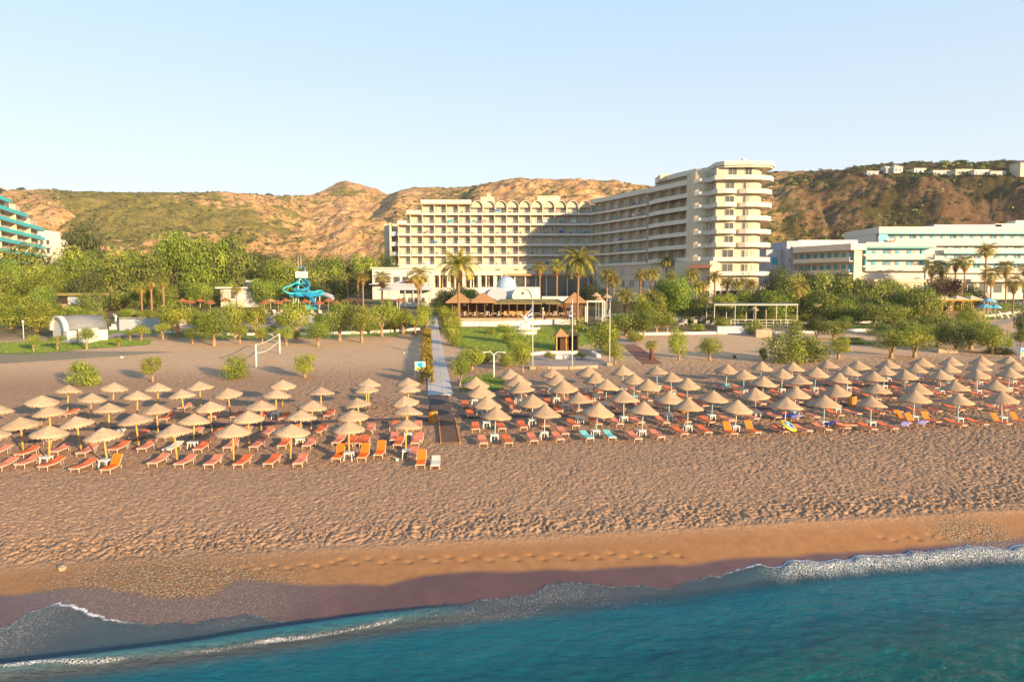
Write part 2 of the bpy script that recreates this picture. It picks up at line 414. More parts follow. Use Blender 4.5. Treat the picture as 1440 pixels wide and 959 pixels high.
# hills
rows2 = np.concatenate([rows[-1:], np.arange(238, 720, 1.9), [740, 780, 850, 1000, 1300, 1800, 2600, 4000]])
cols2 = np.concatenate([[-3.5, -2.2, -1.5, -1.2], np.arange(-1.0, 1.0001, .0026), [1.2, 1.5, 2.2, 3.5]])
Yg = np.repeat(rows2[:, None], len(cols2), 1); Xg = cols2[None, :] * Yg
Zg = tz(Xg, Yg); V, Fq = sheet(Xg, Yg, Zg); V[:len(cols2), 2] -= .3
X, Y = V[:, 0], V[:, 1]; a = X / Y * F + CX
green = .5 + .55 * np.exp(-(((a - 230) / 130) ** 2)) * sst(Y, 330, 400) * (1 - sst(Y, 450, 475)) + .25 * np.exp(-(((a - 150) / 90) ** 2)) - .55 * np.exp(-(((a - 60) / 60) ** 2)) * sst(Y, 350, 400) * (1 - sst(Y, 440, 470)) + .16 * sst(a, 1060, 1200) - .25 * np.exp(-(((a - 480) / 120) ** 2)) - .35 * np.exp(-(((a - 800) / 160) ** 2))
green -= .5 * (a < 330) * (Y < 325)
me = npmesh('hillside', V, Fq, hill_material(), True, {'green': ('POINT', green), 'brown': ('POINT', sst(a, 1060, 1150) * (.95 + .5 * (fbm(X / 30, Y / 30, 88, 3) - .5)))})  # 'brown' masks the painted shade on the right-hand slope
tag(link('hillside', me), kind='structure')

# sea: a sheet whose level climbs the beach where the last wave has run up
_fr = [gp(x, y)[:2] for x, y in [(-400, 925), (-100, 900), (0, 884), (38, 862), (88, 843), (112, 850), (150, 866), (210, 876), (300, 868), (345, 862), (400, 868), (480, 868), (560, 858), (620, 852), (700, 840), (742, 832), (775, 820), (820, 817), (860, 820), (940, 822), (990, 812), (1040, 800), (1120, 789), (1200, 781), (1300, 774), (1360, 768), (1400, 771), (1440, 766), (1560, 758), (1900, 735)]]
frx = np.array([p[0] for p in _fr]); fry = np.array([p[1] for p in _fr])
def front(X): return np.interp(X, frx, fry) + np.where(X > frx[-1], (X - frx[-1]) * .155, 0) + np.where(X < frx[0], (X - frx[0]) * .2, 0)
c3 = np.concatenate([[-60, -20, -8, -3.5, -2, -1.4], np.arange(-1.0, 1.0001, .0036), [1.4, 2, 3.5, 8, 20, 60]])
r3 = np.concatenate([[-600, -200, -60, -10, 5, 12], np.arange(15.0, 36.0, .075), [37, 40, 50, 90]])
Yg = np.repeat(r3[:, None], len(c3), 1); Xg = c3[None, :] * np.maximum(Yg, 16)
gz = tz(Xg, Yg)
fr = front(Xg) + (fbm(Xg * 1.6, Xg * 0 + 3, 71, 3) - .5) * .5
d = fr - Yg                                     # metres seaward of the run-up line
dsh = shore(Xg) - Yg                            # metres seaward of the still-water line
film = np.where(d > 0, np.minimum(.018 * np.clip(d * 3, 0, 1), .02), -.06)
swell = (0.08 * np.sin((Yg - .22 * Xg + 1.3 * fbm(Xg / 9, Yg / 9, 81, 2)) * 1.15) + .07 * (fbm(Xg / 1.4, Yg / .8, 82, 4) - .5) + .03 * (vn(Xg * 2.2, Yg * 3.6, 83) - .5)) * sst(dsh, .3, 4) + .05 * (fbm(Xg * 1.2, Yg * 1.8, 85, 3) - .5) * sst(dsh, 0, 1)
crest = .22 * np.exp(-((dsh - .25 + .5 * (fbm(Xg / 5, Yg * 0, 86, 2) - .5)) / .33) ** 2) * (1 - sst(Xg, -4, 0)) + .16 * np.exp(-((d - .45) / .35) ** 2) * sst(Xg, 7, 12)
zs = np.maximum(np.where(dsh > 0, swell, -1), np.minimum(gz + film, 5)) + crest * (d > 0)
zs = np.where(d > 0, zs, gz - .08)
V, Fq = sheet(Xg, Yg, zs)
X = V[:, 0]; d = d.ravel(); dsh = dsh.ravel()
depth = np.clip(V[:, 2] - gz.ravel(), 0, 4)
foam = np.zeros(len(V))
rt = sst(X, 6.5, 11.5)
foam = np.maximum(foam, rt * .68 * (sst(d, -.02, .12) * (1 - sst(d, .5, 2.4))))
foam = np.maximum(foam, 1.25 * np.exp(-((d - .06) / .12) ** 2) * np.clip(.35 + fbm(X / 2, X * 0, 95, 2), 0, 1) * (.5 + .6 * rt + .9 * np.exp(-((X + 15.5) / 2.6) ** 2)))
lf = np.exp(-(((X + 16) / 3.4) ** 2))
foam = np.maximum(foam, lf * .55 * sst(d, 0, .1) * (1 - sst(dsh, -.7, .1)))
foam = np.maximum(foam, .45 * np.exp(-(((X + 8) / 4.5) ** 2)) * sst(d, 0, .3) * (1 - sst(dsh, -.9, 0)))
foam = np.maximum(foam, .50 * np.exp(-(((X - 1) / 7.0) ** 2)) * sst(d, 0, .15) * (1 - sst(d, 1.1, 2.4)))
foam = np.maximum(foam, (1 - sst(X, -4.2, -2.4)) * .85 * np.exp(-((dsh - .38 + .4 * (fbm(X / 3, X * 0, 97, 2) - .5)) / .13) ** 2) * np.clip(.15 + 1.1 * fbm(X / 1.5, X * 0, 96, 2), 0, 1))
turb = np.exp(-((dsh - .75) / .45) ** 2) * (1 - sst(X, -1, 5))
m, nt, bs = newmat('sea_water')
pos = N(nt, 'ShaderNodeNewGeometry').outputs['Position']
at = lambda n: N(nt, 'ShaderNodeAttribute', attribute_name=n).outputs['Fac']
dep, fo, tb = at('depth'), at('foam'), at('turb')
deepn = noise(nt, pos, .09, 3)
deep = ramp(nt, deepn, [(.35, (.0, .080, .085)), (.65, (.0, .128, .130))])
shal = (.006, .125, .19)
wc = mixc(nt, mth(nt, 'MULTIPLY', dep, .62, True), shal, deep)
wc = mixc(nt, mth(nt, 'MULTIPLY', tb, .6), wc, (.17, .13, .10))
mp = N(nt, 'ShaderNodeMapping'); mp.inputs['Scale'].default_value = (1.0, 1.25, 1.0); mp.inputs['Rotation'].default_value = (0, 0, .35); nt.links.new(pos, mp.inputs[0])
nz = noise(nt, pos, 1.5, 4, .6, 1)
wvec = mixc(nt, .22, mp.outputs[0], nz)
vo = N(nt, 'ShaderNodeTexVoronoi', feature='DISTANCE_TO_EDGE'); vo.inputs['Scale'].default_value = 15.0; nt.links.new(wvec, vo.inputs['Vector'])
smp = N(nt, 'ShaderNodeMapping'); smp.inputs['Scale'].default_value = (2.2, .75, 1); smp.inputs['Rotation'].default_value = (0, 0, -.25); nt.links.new(pos, smp.inputs[0])
lace = mth(nt, 'SUBTRACT', 1.0, mth(nt, 'MULTIPLY', vo.outputs['Distance'], 3.6), True)
lace = mth(nt, 'ADD', mth(nt, 'MULTIPLY', lace, .55), mth(nt, 'MULTIPLY', noise(nt, smp.outputs[0], 8.0, 6, .8), .78))
fm = mth(nt, 'SUBTRACT', mth(nt, 'ADD', lace, fo), 1.22)
fm = mth(nt, 'MULTIPLY', fm, 3.0, True)
fm = mth(nt, 'MULTIPLY', fm, mth(nt, 'MULTIPLY', fo, 8.0, True))
col = mixc(nt, fm, wc, (.74, .75, .80))
nt.links.new(col, bs.inputs['Base Color'])
nt.links.new(mth(nt, 'ADD', .07, mth(nt, 'MULTIPLY', fm, .7)), bs.inputs['Roughness'])
bs.inputs['IOR'].default_value = 1.33; bs.inputs['Specular IOR Level'].default_value = .24
al = mth(nt, 'ADD', mth(nt, 'MULTIPLY', dep, 2.6, True), .36, True)
nt.links.new(mth(nt, 'MAXIMUM', al, fm), bs.inputs['Alpha'])
mp2 = N(nt, 'ShaderNodeMapping'); mp2.inputs['Scale'].default_value = (1.1, 2.4, 1); mp2.inputs['Rotation'].default_value = (0, 0, -.35); nt.links.new(pos, mp2.inputs[0])
hh = mth(nt, 'ADD', noise(nt, mp2.outputs[0], 2.6, 6, .62), mth(nt, 'MULTIPLY', noise(nt, mp2.outputs[0], .7, 3), .9))
bump(nt, bs, mth(nt, 'ADD', hh, mth(nt, 'MULTIPLY', fm, .3)), .9, .2)
me = npmesh('sea', V, Fq, m, True, {'depth': ('POINT', depth), 'foam': ('POINT', foam), 'turb': ('POINT', turb)})
tag(link('sea', me), kind='structure')
# ------------------------------------------------------------------ beach furniture
M_THATCH_L = pm('reed_thatch', (.50, .365, .245), (.39, .27, .17), 9, .9, .8, .10, obj=True)
M_THATCH_R = pm('woven_palm_thatch', (.44, .315, .205), (.35, .245, .155), 12, .9, .6, .08)
M_WOODPOLE = pm('pine_pole', (.62, .40, .10), (.48, .28, .07), 4, .7, .2, .1)
M_BLUEPOLE = pm('pale_blue_painted_metal', (.34, .58, .62), (.25, .48, .55), 4, .5, 0, .15)
M_WHITEPOLE = pm('worn_white_painted_metal', (.62, .62, .56), (.48, .47, .42), 4, .5, 0, .1)
M_FRAME = pm('sun_worn_cream_plastic', (.58, .50, .42), (.46, .39, .33), 3, .5)
M_WHITE = pm('white_plastic', (.78, .77, .74), (.62, .61, .58), 3, .45)
M_BLUEPL = pm('turquoise_plastic', (.10, .50, .62), (.08, .42, .55), 3, .45)
M_RED = pm('orange_red_canvas', (.72, .17, .06), (.60, .13, .045), 2, .75, .2, .10)
M_SAL = pm('sun_faded_salmon_canvas', (.70, .25, .16), (.60, .20, .12), 2, .75, .2, .08)
M_ORA = pm('bright_orange_canvas', (.82, .17, .01), (.74, .14, .01), 2, .7, .2, .05)
M_TUR = pm('turquoise_towel', (.05, .55, .62), (.45, .75, .75), 9, .9, .2)
M_CRM = pm('cream_white_canvas', (.74, .71, .60), (.62, .59, .50), 2, .75, .2)
M_BLU = pm('deep_blue_cloth', (.03, .05, .28), (.06, .10, .36), 6, .85)
M_PUR = pm('lilac_striped_cloth', (.42, .28, .62), (.72, .66, .78), 14, .85)

def canopy(r, h, seed, n=22, fringe=.05, flat=False):
    mb = MB(); rg = random.Random(seed)
    prof = [(.03, h), (.10 * r, h * .93), (.30 * r, h * (.70 if not flat else .74)), (.55 * r, h * (.42 if not flat else .47)), (.80 * r, h * (.17 if not flat else .2)), (r, 0), (r * .995, -fringe), (r * .95, -fringe * .8), (.75 * r, h * .12), (.4 * r, h * .48), (.05, h * .85)]
    vs = []; fs = []
    ph = [1 + rg.uniform(-.03, .03) for _ in range(n)]; dz = [rg.uniform(-.05, .03) for _ in range(n)]
    for j, (q, z) in enumerate(prof):
        for k in range(n):
            t = 2 * PI * k / n; e = q / r
            vs.append((q * ph[k] * math.cos(t), q * ph[k] * math.sin(t), z + dz[k] * e))
    for i in range(len(prof) - 1):
        for k in range(n): fs.append((i * n + k, i * n + (k + 1) % n, (i + 1) * n + (k + 1) % n, (i + 1) * n + k))
    fs.append(tuple(range(n)))
    mb.add(vs, fs)
    if flat:                                   # ragged reed ends hanging from the rim
        for k in range(n * 2):
            t = 2 * PI * (k + rg.uniform(-.3, .3)) / (n * 2); l = rg.uniform(.05, .14); w_ = .045
            p = Vector((math.cos(t) * r * .985, math.sin(t) * r * .985, -.02)); s_ = Vector((-math.sin(t), math.cos(t), 0)) * w_
            mb.quad(p - s_, p + s_, p + s_ * .3 + Vector((0, 0, -l)), p - s_ * .3 + Vector((0, 0, -l)))
    return mb
def parasol(kind, seed):
    if kind == 'reed':
        t = empty('reed_parasol'); hp = 2.02
        mb = MB(); mb.tube([(0, 0, -.3), (0, 0, 1.0), (.01, 0, hp - .05)], [.052, .05, .042], 8); mb.build('pole', M_WOODPOLE, t, True)
        c = canopy(.95, .47, seed, 26, .05, True).build('canopy', M_THATCH_L, t, True); c.location.z = hp - .43
        b = MB()
        for k in range(8):
            a = 2 * PI * k / 8; b.tube([(.05 * math.cos(a), .05 * math.sin(a), hp - .1), (0.86 * math.cos(a), 0.86 * math.sin(a), hp - .41)], .014, 4)
        b.build('rib', M_WOODPOLE, t)
    else:
        t = empty('woven_parasol'); hp = 2.2
        mb = MB(); mb.tube([(0, 0, -.3), (0, 0, hp - .1)], .032, 8); mb.build('pole', M_BLUEPOLE if kind == 'blue' else M_WHITEPOLE, t, True)
        c = canopy(1.05, .68, seed, 26, .07).build('canopy', M_THATCH_R, t, True); c.location.z = hp - .66
        b = MB()
        for k in range(6):
            a = 2 * PI * k / 6; b.tube([(.03 * math.cos(a), .03 * math.sin(a), hp - .3), (.98 * math.cos(a), .98 * math.sin(a), hp - .68)], .011, 4)
        b.build('rib', M_WHITEPOLE, t)
    return t
def sunbed(canvas, back, name='sunbed'):
    """foot towards +Y, head end folded up by `back` degrees"""
    t = empty(name); L0, L1, Wd, hh = -.22, .98, .60, .33
    fr = MB()
    for s in (-1, 1):
        fr.box((s * Wd / 2, (L0 + L1) / 2, hh - .03), (.045, L1 - L0 + .04, .06))
    fr.box((0, L1, hh - .03), (Wd, .045, .06)); fr.box((0, L0, hh - .03), (Wd, .045, .06)); fr.box((0, .4, hh - .04), (Wd, .03, .03))
    a = R(back); bl = .80
    for s in (-1, 1):
        p0 = Vector((s * Wd / 2, L0, hh - .02)); p1 = p0 + Vector((0, -bl * math.cos(a), bl * math.sin(a)))
        fr.tube([p0, p1], .022, 6)
    fr.build('frame', M_FRAME, t)
    cu = MB(); cu.box((0, (L0 + L1) / 2 + .01, hh + .02), (Wd - .05, L1 - L0 - .03, .05)); cu.build('seat', canvas, t)
    bk = MB(); c = Vector((0, L0 - bl / 2 * math.cos(a), hh + .02 + bl / 2 * math.sin(a))); bk.box(c, (Wd - .05, bl, .05), 0, -a); bk.build('backrest', canvas, t)
    for s in (-1, 1):
        for y in (L0 - .25, L1 - .2):
            lg = MB(); lg.tube([(s * Wd / 2 * .95, y, hh - .04), (s * Wd / 2 * 1.02, y + .06, -.12)], [.024, .018], 6); lg.build('leg', M_FRAME, t)
    if back < 50:
        q = p1 * .6 + p0 * .4
        for s in (-1, 1):
            st = MB(); st.tube([(s * Wd / 2, q.y, q.z), (s * Wd / 2, q.y + .05, 0)], .012, 5); st.build('prop', M_FRAME, t)
    return t
def table(mat, name='side_table'):
    t = empty(name)
    tp = MB(); tp.box((0, 0, .44), (.50, .50, .035)); tp.box((0, 0, .405), (.44, .44, .04)); tp.build('tabletop', mat, t)
    for sx in (-1, 1):
        for sy in (-1, 1):
            lg = MB(); lg.tube([(sx * .19, sy * .19, .40), (sx * .24, sy * .24, -.1)], [.030, .022], 6); lg.build('leg', mat, t)
    return t
FIRST = {}
def place(key, maker, loc, rz, label, cat, group, scale=None, tilt=None):
    if key not in FIRST:
        o = maker(); FIRST[key] = o; o.location = loc; o.rotation_euler.z = rz; tag(o, label, cat, group)
        if scale is not None: o.scale = scale
    else:
        o = dup(FIRST[key], loc, rz, scale if scale is not None else (1, 1, 1), label, group, cat)
    if tilt: o.rotation_euler.x, o.rotation_euler.y = tilt
    else: o.rotation_euler.x = o.rotation_euler.y = 0
    return o
def cr(c, *pts):
    x0, y0, s = {'A': (0, 510, 5.99), 'B': (240, 510, 5.99), 'C': (440, 510, 5.99), 'D': (640, 490, 5.99), 'E': (840, 490, 5.99), 'F': (1030, 490, 6.848), 'G': (1230, 490, 6.848)}[c]
    return [(x0 + x / s, y0 + y / s) for x, y in pts]
LEFT = [
    cr('A', (-60, 545), (400, 527), (895, 548)) + cr('B', (45, 520), (520, 522), (1000, 513)) + cr('C', (300, 498), (775, 483)),
    cr('A', (180, 450), (672, 443), (1160, 422)) + cr('B', (185, 423), (655, 408), (1085, 400)) + cr('C', (345, 385), (790, 363)),
    cr('A', (-12, 355), (425, 360), (905, 338), (1325, 343)) + cr('B', (340, 325), (755, 318), (1175, 308)) + cr('C', (400, 300), (790, 278)),
    cr('A', (335, 268), (750, 250), (1145, 238)) + cr('B', (105, 228), (500, 210), (878, 218), (1265, 202)) + cr('C', (455, 180), (805, 182)),
    cr('A', (555, 187), (938, 168), (1320, 175)) + cr('B', (250, 152), (935, 140)) + cr('C', (465, 135), (800, 130))]
RIGHT = [
    cr('D', (330, 480), (750, 462), (1185, 450)) + cr('E', (375, 450), (765, 418), (1165, 420)) + cr('F', (510, 465), (890, 448), (1345, 450)) + cr('G', (385, 405), (820, 420), (1240, 412)),
    cr('D', (265, 390), (650, 375), (1050, 362)) + cr('E', (225, 355), (605, 348), (965, 343)) + cr('F', (235, 367), (610, 365), (1010, 343), (1400, 330)) + cr('G', (405, 322), (785, 305), (1160, 305)),
    cr('D', (205, 303), (570, 270), (925, 270), (1270, 260)) + cr('E', (425, 255), (760, 245), (1395, 228)) + cr('F', (650, 247), (1005, 232), (1360, 220)) + cr('G', (305, 203), (645, 198), (1000, 198), (1300, 178)),
    cr('D', (165, 235), (530, 222), (855, 222), (1190, 200)) + cr('E', (310, 208), (630, 190), (1240, 168)) + cr('F', (480, 185), (795, 178), (1115, 172)) + cr('G', (95, 158), (405, 148), (720, 140), (1015, 130), (1340, 125)),
    cr('D', (470, 168), (810, 158), (1115, 153)) + cr('E', (222, 145), (510, 140), (1085, 128)) + cr('F', (275, 125), (575, 130), (925, 105), (1215, 110)) + cr('G', (135, 100), (440, 80), (735, 82), (1030, 70), (1275, 65))]
ROWN = ['front row', 'second row', 'third row', 'fourth row', 'back row']
def theta(px): return R(np.interp(px, [0, 100, 550, 700, 900, 1250, 1440], [-3, -3, 0, 11, 13, 16, 18]))
BEDN = {'red': 'orange-red', 'sal': 'faded salmon', 'ora': 'bright orange raised', 'tur': 'turquoise towelled', 'crm': 'cream white', 'blu': 'blue towelled'}
BEDM = {'red': M_RED, 'sal': M_SAL, 'ora': M_ORA, 'tur': M_TUR, 'crm': M_CRM, 'blu': M_BLU}
def bed(x, y, z, th, kind, label, group):
    k = ('bed', kind)
    back = 56 if kind == 'ora' else 13
    return place(k, lambda: sunbed(BEDM[kind], back), (x, y, z), PI + th, label, 'sunbed', group, (.80, .76, .76))
# which beds stand under a parasol: side -> kind ('.' none)
SPEC = {('L', 0, 2): ['red', 'ora'], ('L', 0, 6): [], ('L', 0, 7): [], ('R', 0, 2): ['tur', 'tur'], ('R', 0, 5): ['ora', 'ora'], ('R', 0, 9): ['ora', 'ora'], ('R', 0, 11): ['ora', 'ora'],
        ('L', 1, 3): ['crm', 'red'], ('L', 0, 5): ['red', 'sal'], ('L', 2, 2): ['.', 'crm']}
TABL = {(0, 1), (0, 2), (0, 6), (0, 7), (1, 3), (1, 5), (1, 7), (2, 1), (3, 5)}
NOBED_L = {(3, 0), (3, 1), (3, 2), (4, 1), (4, 2), (4, 4), (4, 5), (4, 6), (3, 8), (3, 7), (2, 0)}
for side, rows_, hp in (('L', LEFT, 2.07), ('R', RIGHT, 2.24)):
    for r, row in enumerate(rows_):
        n = len(row)
        for i, (px, py) in enumerate(row):
            x, y, z = gp(px, py, hp)
            k = n - i if side == 'L' else i + 1          # counted from the walkway
            where = f"{ROWN[r]}, {'left' if side == 'L' else 'right'} of the walkway"
            rg = random.Random(hash((side == 'L', r, i)) & 0xffff)
            sc_ = rg.uniform(.92, 1.06)
            kind = 'reed' if side == 'L' else ('blue' if rg.random() < .6 else 'white')
            v = rg.randrange(5)
            adj = {'reed': 'reed parasol on yellow pole', 'blue': 'woven cone parasol on blue pole', 'white': 'woven cone parasol on white pole'}[kind]
            tl = (R(rg.uniform(-5, 5)), R(rg.uniform(-7, 2.5) if side == 'L' else rg.uniform(-4, 4)))
            place((kind, v), lambda: parasol(kind, v), (x, y, z), rg.uniform(0, 6.28), f"{adj}, {ordw(k - 1)} {'left' if side == 'L' else 'right'} of walkway, {ROWN[r]}", 'parasol', 'thatched parasols in rows on the beach', (sc_, sc_, rg.uniform(.98, 1.03)), tl)
            th = theta(px) + R(rg.uniform(-4, 4)); fx, fy = math.sin(th), -math.cos(th); qx, qy = math.cos(th), math.sin(th)
            under = f"under {ordw(k - 1)} parasol {'left' if side == 'L' else 'right'} of walkway, {ROWN[r]}"
            kinds = SPEC.get((side, r, i))
            if kinds is None:
                kinds = [('red' if rg.random() < .55 else 'sal'), ('red' if rg.random() < .55 else 'sal')]
                if side == 'L' and (r, i) in NOBED_L: kinds = []
            for j, kd in enumerate(kinds):
                if kd == '.': continue
                s = -1 if j == 0 else 1; off = .78 + rg.uniform(-.08, .1); fo_ = .62 + rg.uniform(-.15, .15)
                bx_, by_ = x + qx * s * off + fx * fo_, y + qy * s * off + fy * fo_
                bed(bx_, by_, tzs(bx_, by_) + .015, th + R(rg.uniform(-4, 4)), kd, f"{BEDN[kd]} sunbed, {'left' if j == 0 else 'right'} of the pair {under}", 'sunbeds on the beach')
            if side == 'R' or (r, i) in TABL:
                o_ = .0 if side == 'R' else .35
                bx_, by_ = x + fx * o_ + (0 if side == 'R' else .1), y + fy * o_
                bl = rg.random() < .12 and side == 'R' and r in (2, 3, 4)
                place(('table', bl), lambda: table(M_BLUEPL if bl else M_WHITE), (bx_, by_, tzs(bx_, by_) + .01), th, f"{'turquoise' if bl else 'white'} plastic side table {under}", 'table', 'side tables among the sunbeds')
# beds that stand on their own
for px, py, kd, lb in [(477, 646, 'ora', 'bright orange sunbed with raised back, leftmost of the three nearest the walkway, left side'), (512, 645, 'ora', 'bright orange sunbed with raised back just right of the white table, front row'),
                       (535, 641, 'ora', 'bright orange sunbed with raised back standing alone between two parasols, front row'), (581, 642, 'sal', 'faded salmon sunbed half hidden behind the upright orange one near the mat'),
                       (592.5, 655, 'ora', 'bright orange sunbed with raised back next to the cream one near the mat'), (612.5, 656, 'crm', 'cream white sunbed standing nearest the mat, front of the beach'),
                       (494, 626, 'red', 'orange-red sunbed behind the leftmost upright orange sunbed'), (508, 625, 'red', 'orange-red sunbed behind the second upright orange sunbed'), (561, 627, 'red', 'orange-red sunbed left of the table behind the last front parasol'), (585, 625, 'sal', 'salmon sunbed right of the table behind the last front parasol'),
                       (791, 612, 'sal', 'faded salmon sunbed, third beside the second front parasol right of walkway'), (1268, 594, 'ora', 'bright orange raised sunbed draped with a lilac towel, right front row'), (1190, 602, 'red', 'orange-red sunbed lying nearest the sea in the right block')]:
    x, y, z = gp(px, py); bed(x, y, z + .015, theta(px) + (R(70) if px == 1190 else 0), kd, lb, 'sunbeds on the beach')
x, y, z = gp(612.5, 655)
# towels, ring, bins
def towel(px, py, h, mat, label, rz=0.3, sz=(.5, 1.2)):
    x, y, z = gp(px, py, h); mb = MB(); rg = random.Random(int(px)); n = 8
    vs = [((i / n - .5) * sz[0] + rg.uniform(-.02, .02), (j / n - .5) * sz[1], rg.uniform(-.012, .02) - (.12 if j in (0, n) else 0)) for j in range(n + 1) for i in range(n + 1)]
    mb.add(vs, [(j * (n + 1) + i, j * (n + 1) + i + 1, (j + 1) * (n + 1) + i + 1, (j + 1) * (n + 1) + i) for j in range(n) for i in range(n)])
    o = mb.build('beach_towel', mat, None, True, (x, y, z + h + .03), rz); md = o.modifiers.new('thick', 'SOLIDIFY'); md.thickness = .02
    tag(o, label, 'towel')
towel(1274, 595, .42, M_PUR, 'lilac striped towel hanging over a raised orange sunbed', -.7)
towel(1298, 593, .42, M_PUR, 'lilac striped towel lying right of the white table, front row', -.8)
towel(1112, 583, .40, M_BLU, 'dark blue towel on a sunbed below the row of woven parasols', -.9)
towel(1122, 585, .42, M_PUR, 'purple and lilac towel beside the dark blue one on a sunbed', -.9)
towel(1170, 594, .42, M_BLU, 'dark blue towel lying behind the white table near the sea', -.9)
x, y, z = gp(1109, 600, .5)
t = empty('swim_ring', (x, y, z + .56), .4, 'rainbow striped inflatable swim ring leaning on a sunbed in the front row', 'swim ring')
for k, (r0, c) in enumerate([(.50, (.75, .55, .03)), (.42, (.15, .55, .10)), (.34, (.65, .10, .12)), (.27, (.05, .45, .70))]):
    mb = MB(); mb.tube([(r0 * math.cos(a * PI / 14), r0 * math.sin(a * PI / 14), .02 * k) for a in range(29)], .058, 8, False)
    o = mb.build('tube_ring', pm('ring_vinyl', c, c, 1, .35), t, True)
t.rotation_euler = (.5, .25, .4)
def bin_(px, py, label, mat):
    x, y, z = gp(px, py); t = empty('litter_bin', (x, y, z), theta(px), label, 'bin')
    b = MB()
    for k in range(12):
        a = k * PI / 6; b.box((.30 * math.cos(a), .30 * math.sin(a), .42), (.03, .14, .84), a)
    b.build('slatted_body', mat, t)
    b = MB(); b.lathe([(.0, .96), (.28, .94), (.345, .86), (.345, .80), (.0, .79)], 14); b.build('lid', M_DARKWOOD, t)
    b = MB(); b.lathe([(.25, .02), (.26, .76), (.0, .77)], 12); b.build('liner', pm('black_bin_liner', (.03, .03, .035)), t)
    return t
M_DARKWOOD = pm('dark_stained_wood', (.085, .045, .028), (.05, .028, .018), 5, .8, .3, obj=True)
M_ORWOOD = pm('orange_varnished_wood', (.62, .30, .06), (.48, .21, .04), 5, .6, .3)
bin_(609, 594, 'orange wooden slatted litter bin with dark lid beside the walkway mat', M_ORWOOD)
bin_(962, 581, 'yellow wooden slatted bin standing between parasols in the right block', M_ORWOOD)
bin_(1198, 571, 'yellow wooden slatted bin behind the front parasols, far right block', M_ORWOOD)
# walkway, mats
def strip(name, pts, wdt, th, mat, kind='structure', label=None, cat=None, step=1.2):
    P = []
    for (ax_, ay_), (bx_, by_) in zip(pts[:-1], pts[1:]):
        n = max(1, int(math.hypot(bx_ - ax_, by_ - ay_) / step))
        for k in range(n): P.append((ax_ + (bx_ - ax_) * k / n, ay_ + (by_ - ay_) * k / n))
    P.append(pts[-1]); vs = []
    for i, p in enumerate(P):
        a = P[max(i - 1, 0)]; b = P[min(i + 1, len(P) - 1)]; d = Vector((b[0] - a[0], b[1] - a[1])).normalized()
        for s in (-1, 1):
            q = (p[0] - d.y * s * wdt / 2, p[1] + d.x * s * wdt / 2); z = tzs(*q)
            vs += [(q[0], q[1], z + th), (q[0], q[1], z - .15)]
    fs = []
    for i in range(len(P) - 1):
        o = i * 4; fs += [(o + 2, o, o + 4, o + 6), (o, o + 1, o + 5, o + 4), (o + 3, o + 2, o + 6, o + 7)]
    fs += [(0, 2, 3, 1), tuple(len(P) * 4 + k for k in (-4, -3, -1, -2))]
    mb = MB(); mb.add(vs, fs); o = mb.build(name, mat); return tag(o, label, cat, None, kind)
m, nt, bs = newmat('grey_concrete_slabs')
pos = N(nt, 'ShaderNodeNewGeometry').outputs['Position']
br = N(nt, 'ShaderNodeTexBrick'); br.inputs['Scale'].default_value = 1.0; br.offset = 0
br.inputs['Color1'].default_value = (.60, .58, .57, 1); br.inputs['Color2'].default_value = (.52, .50, .49, 1); br.inputs['Mortar'].default_value = (.22, .2, .18, 1)
br.inputs['Mortar Size'].default_value = .02; br.inputs['Brick Width'].default_value = 1.02; br.inputs['Row Height'].default_value = 1.0
mp = N(nt, 'ShaderNodeMapping'); mp.inputs['Rotation'].default_value = (0, 0, -.12); nt.links.new(pos, mp.inputs[0]); nt.links.new(mp.outputs[0], br.inputs['Vector'])
nt.links.new(mixc(nt, mth(nt, 'MULTIPLY', noise(nt, pos, 1.3, 5, .7), .6), br.outputs[0], (.50, .40, .30)), bs.inputs['Base Color']); bs.inputs['Roughness'].default_value = .75
M_SLAB = m
p0 = gp(619.5, 556); p1 = gp(607, 446)
dx, dy = (p1[0] - p0[0]), (p1[1] - p0[1]); L = math.hypot(dx, dy)
strip('walkway', [p0[:2], p1[:2]], 2.05, .07, M_SLAB)
M_MAT = pm('brown_rubber_matting', (.17, .095, .065), (.125, .07, .05), 3, .9, .2, obj=False)
M_MATD = pm('grey_brown_matting', (.135, .095, .085), (.10, .07, .065), 3, .9, .2, obj=False)
a = gp(617, 557); b = gp(623, 592)
strip('walkway_mat', [a[:2], b[:2]], 1.5, .09, M_MATD, 'structure')
a = gp(628.5, 590); b = gp(633.5, 624)
strip('walkway_mat', [a[:2], b[:2]], 1.05, .10, M_MAT, 'structure')
for q in (-1, 1): strip('walkway_mat_edging', [(a[0] + q * .58, a[1]), (b[0] + q * .58, b[1])], .08, .13, M_ORWOOD, 'structure')
strip('cross_mat', [gp(-60, 612)[:2], gp(120, 605)[:2], gp(300, 599)[:2], gp(470, 594)[:2], gp(604, 590)[:2]], .95, .09, M_MATD, 'structure')
strip('cross_mat', [gp(642, 587)[:2], gp(900, 581)[:2], gp(1200, 569)[:2], gp(1500, 559)[:2]], .95, .09, M_MATD, 'structure')
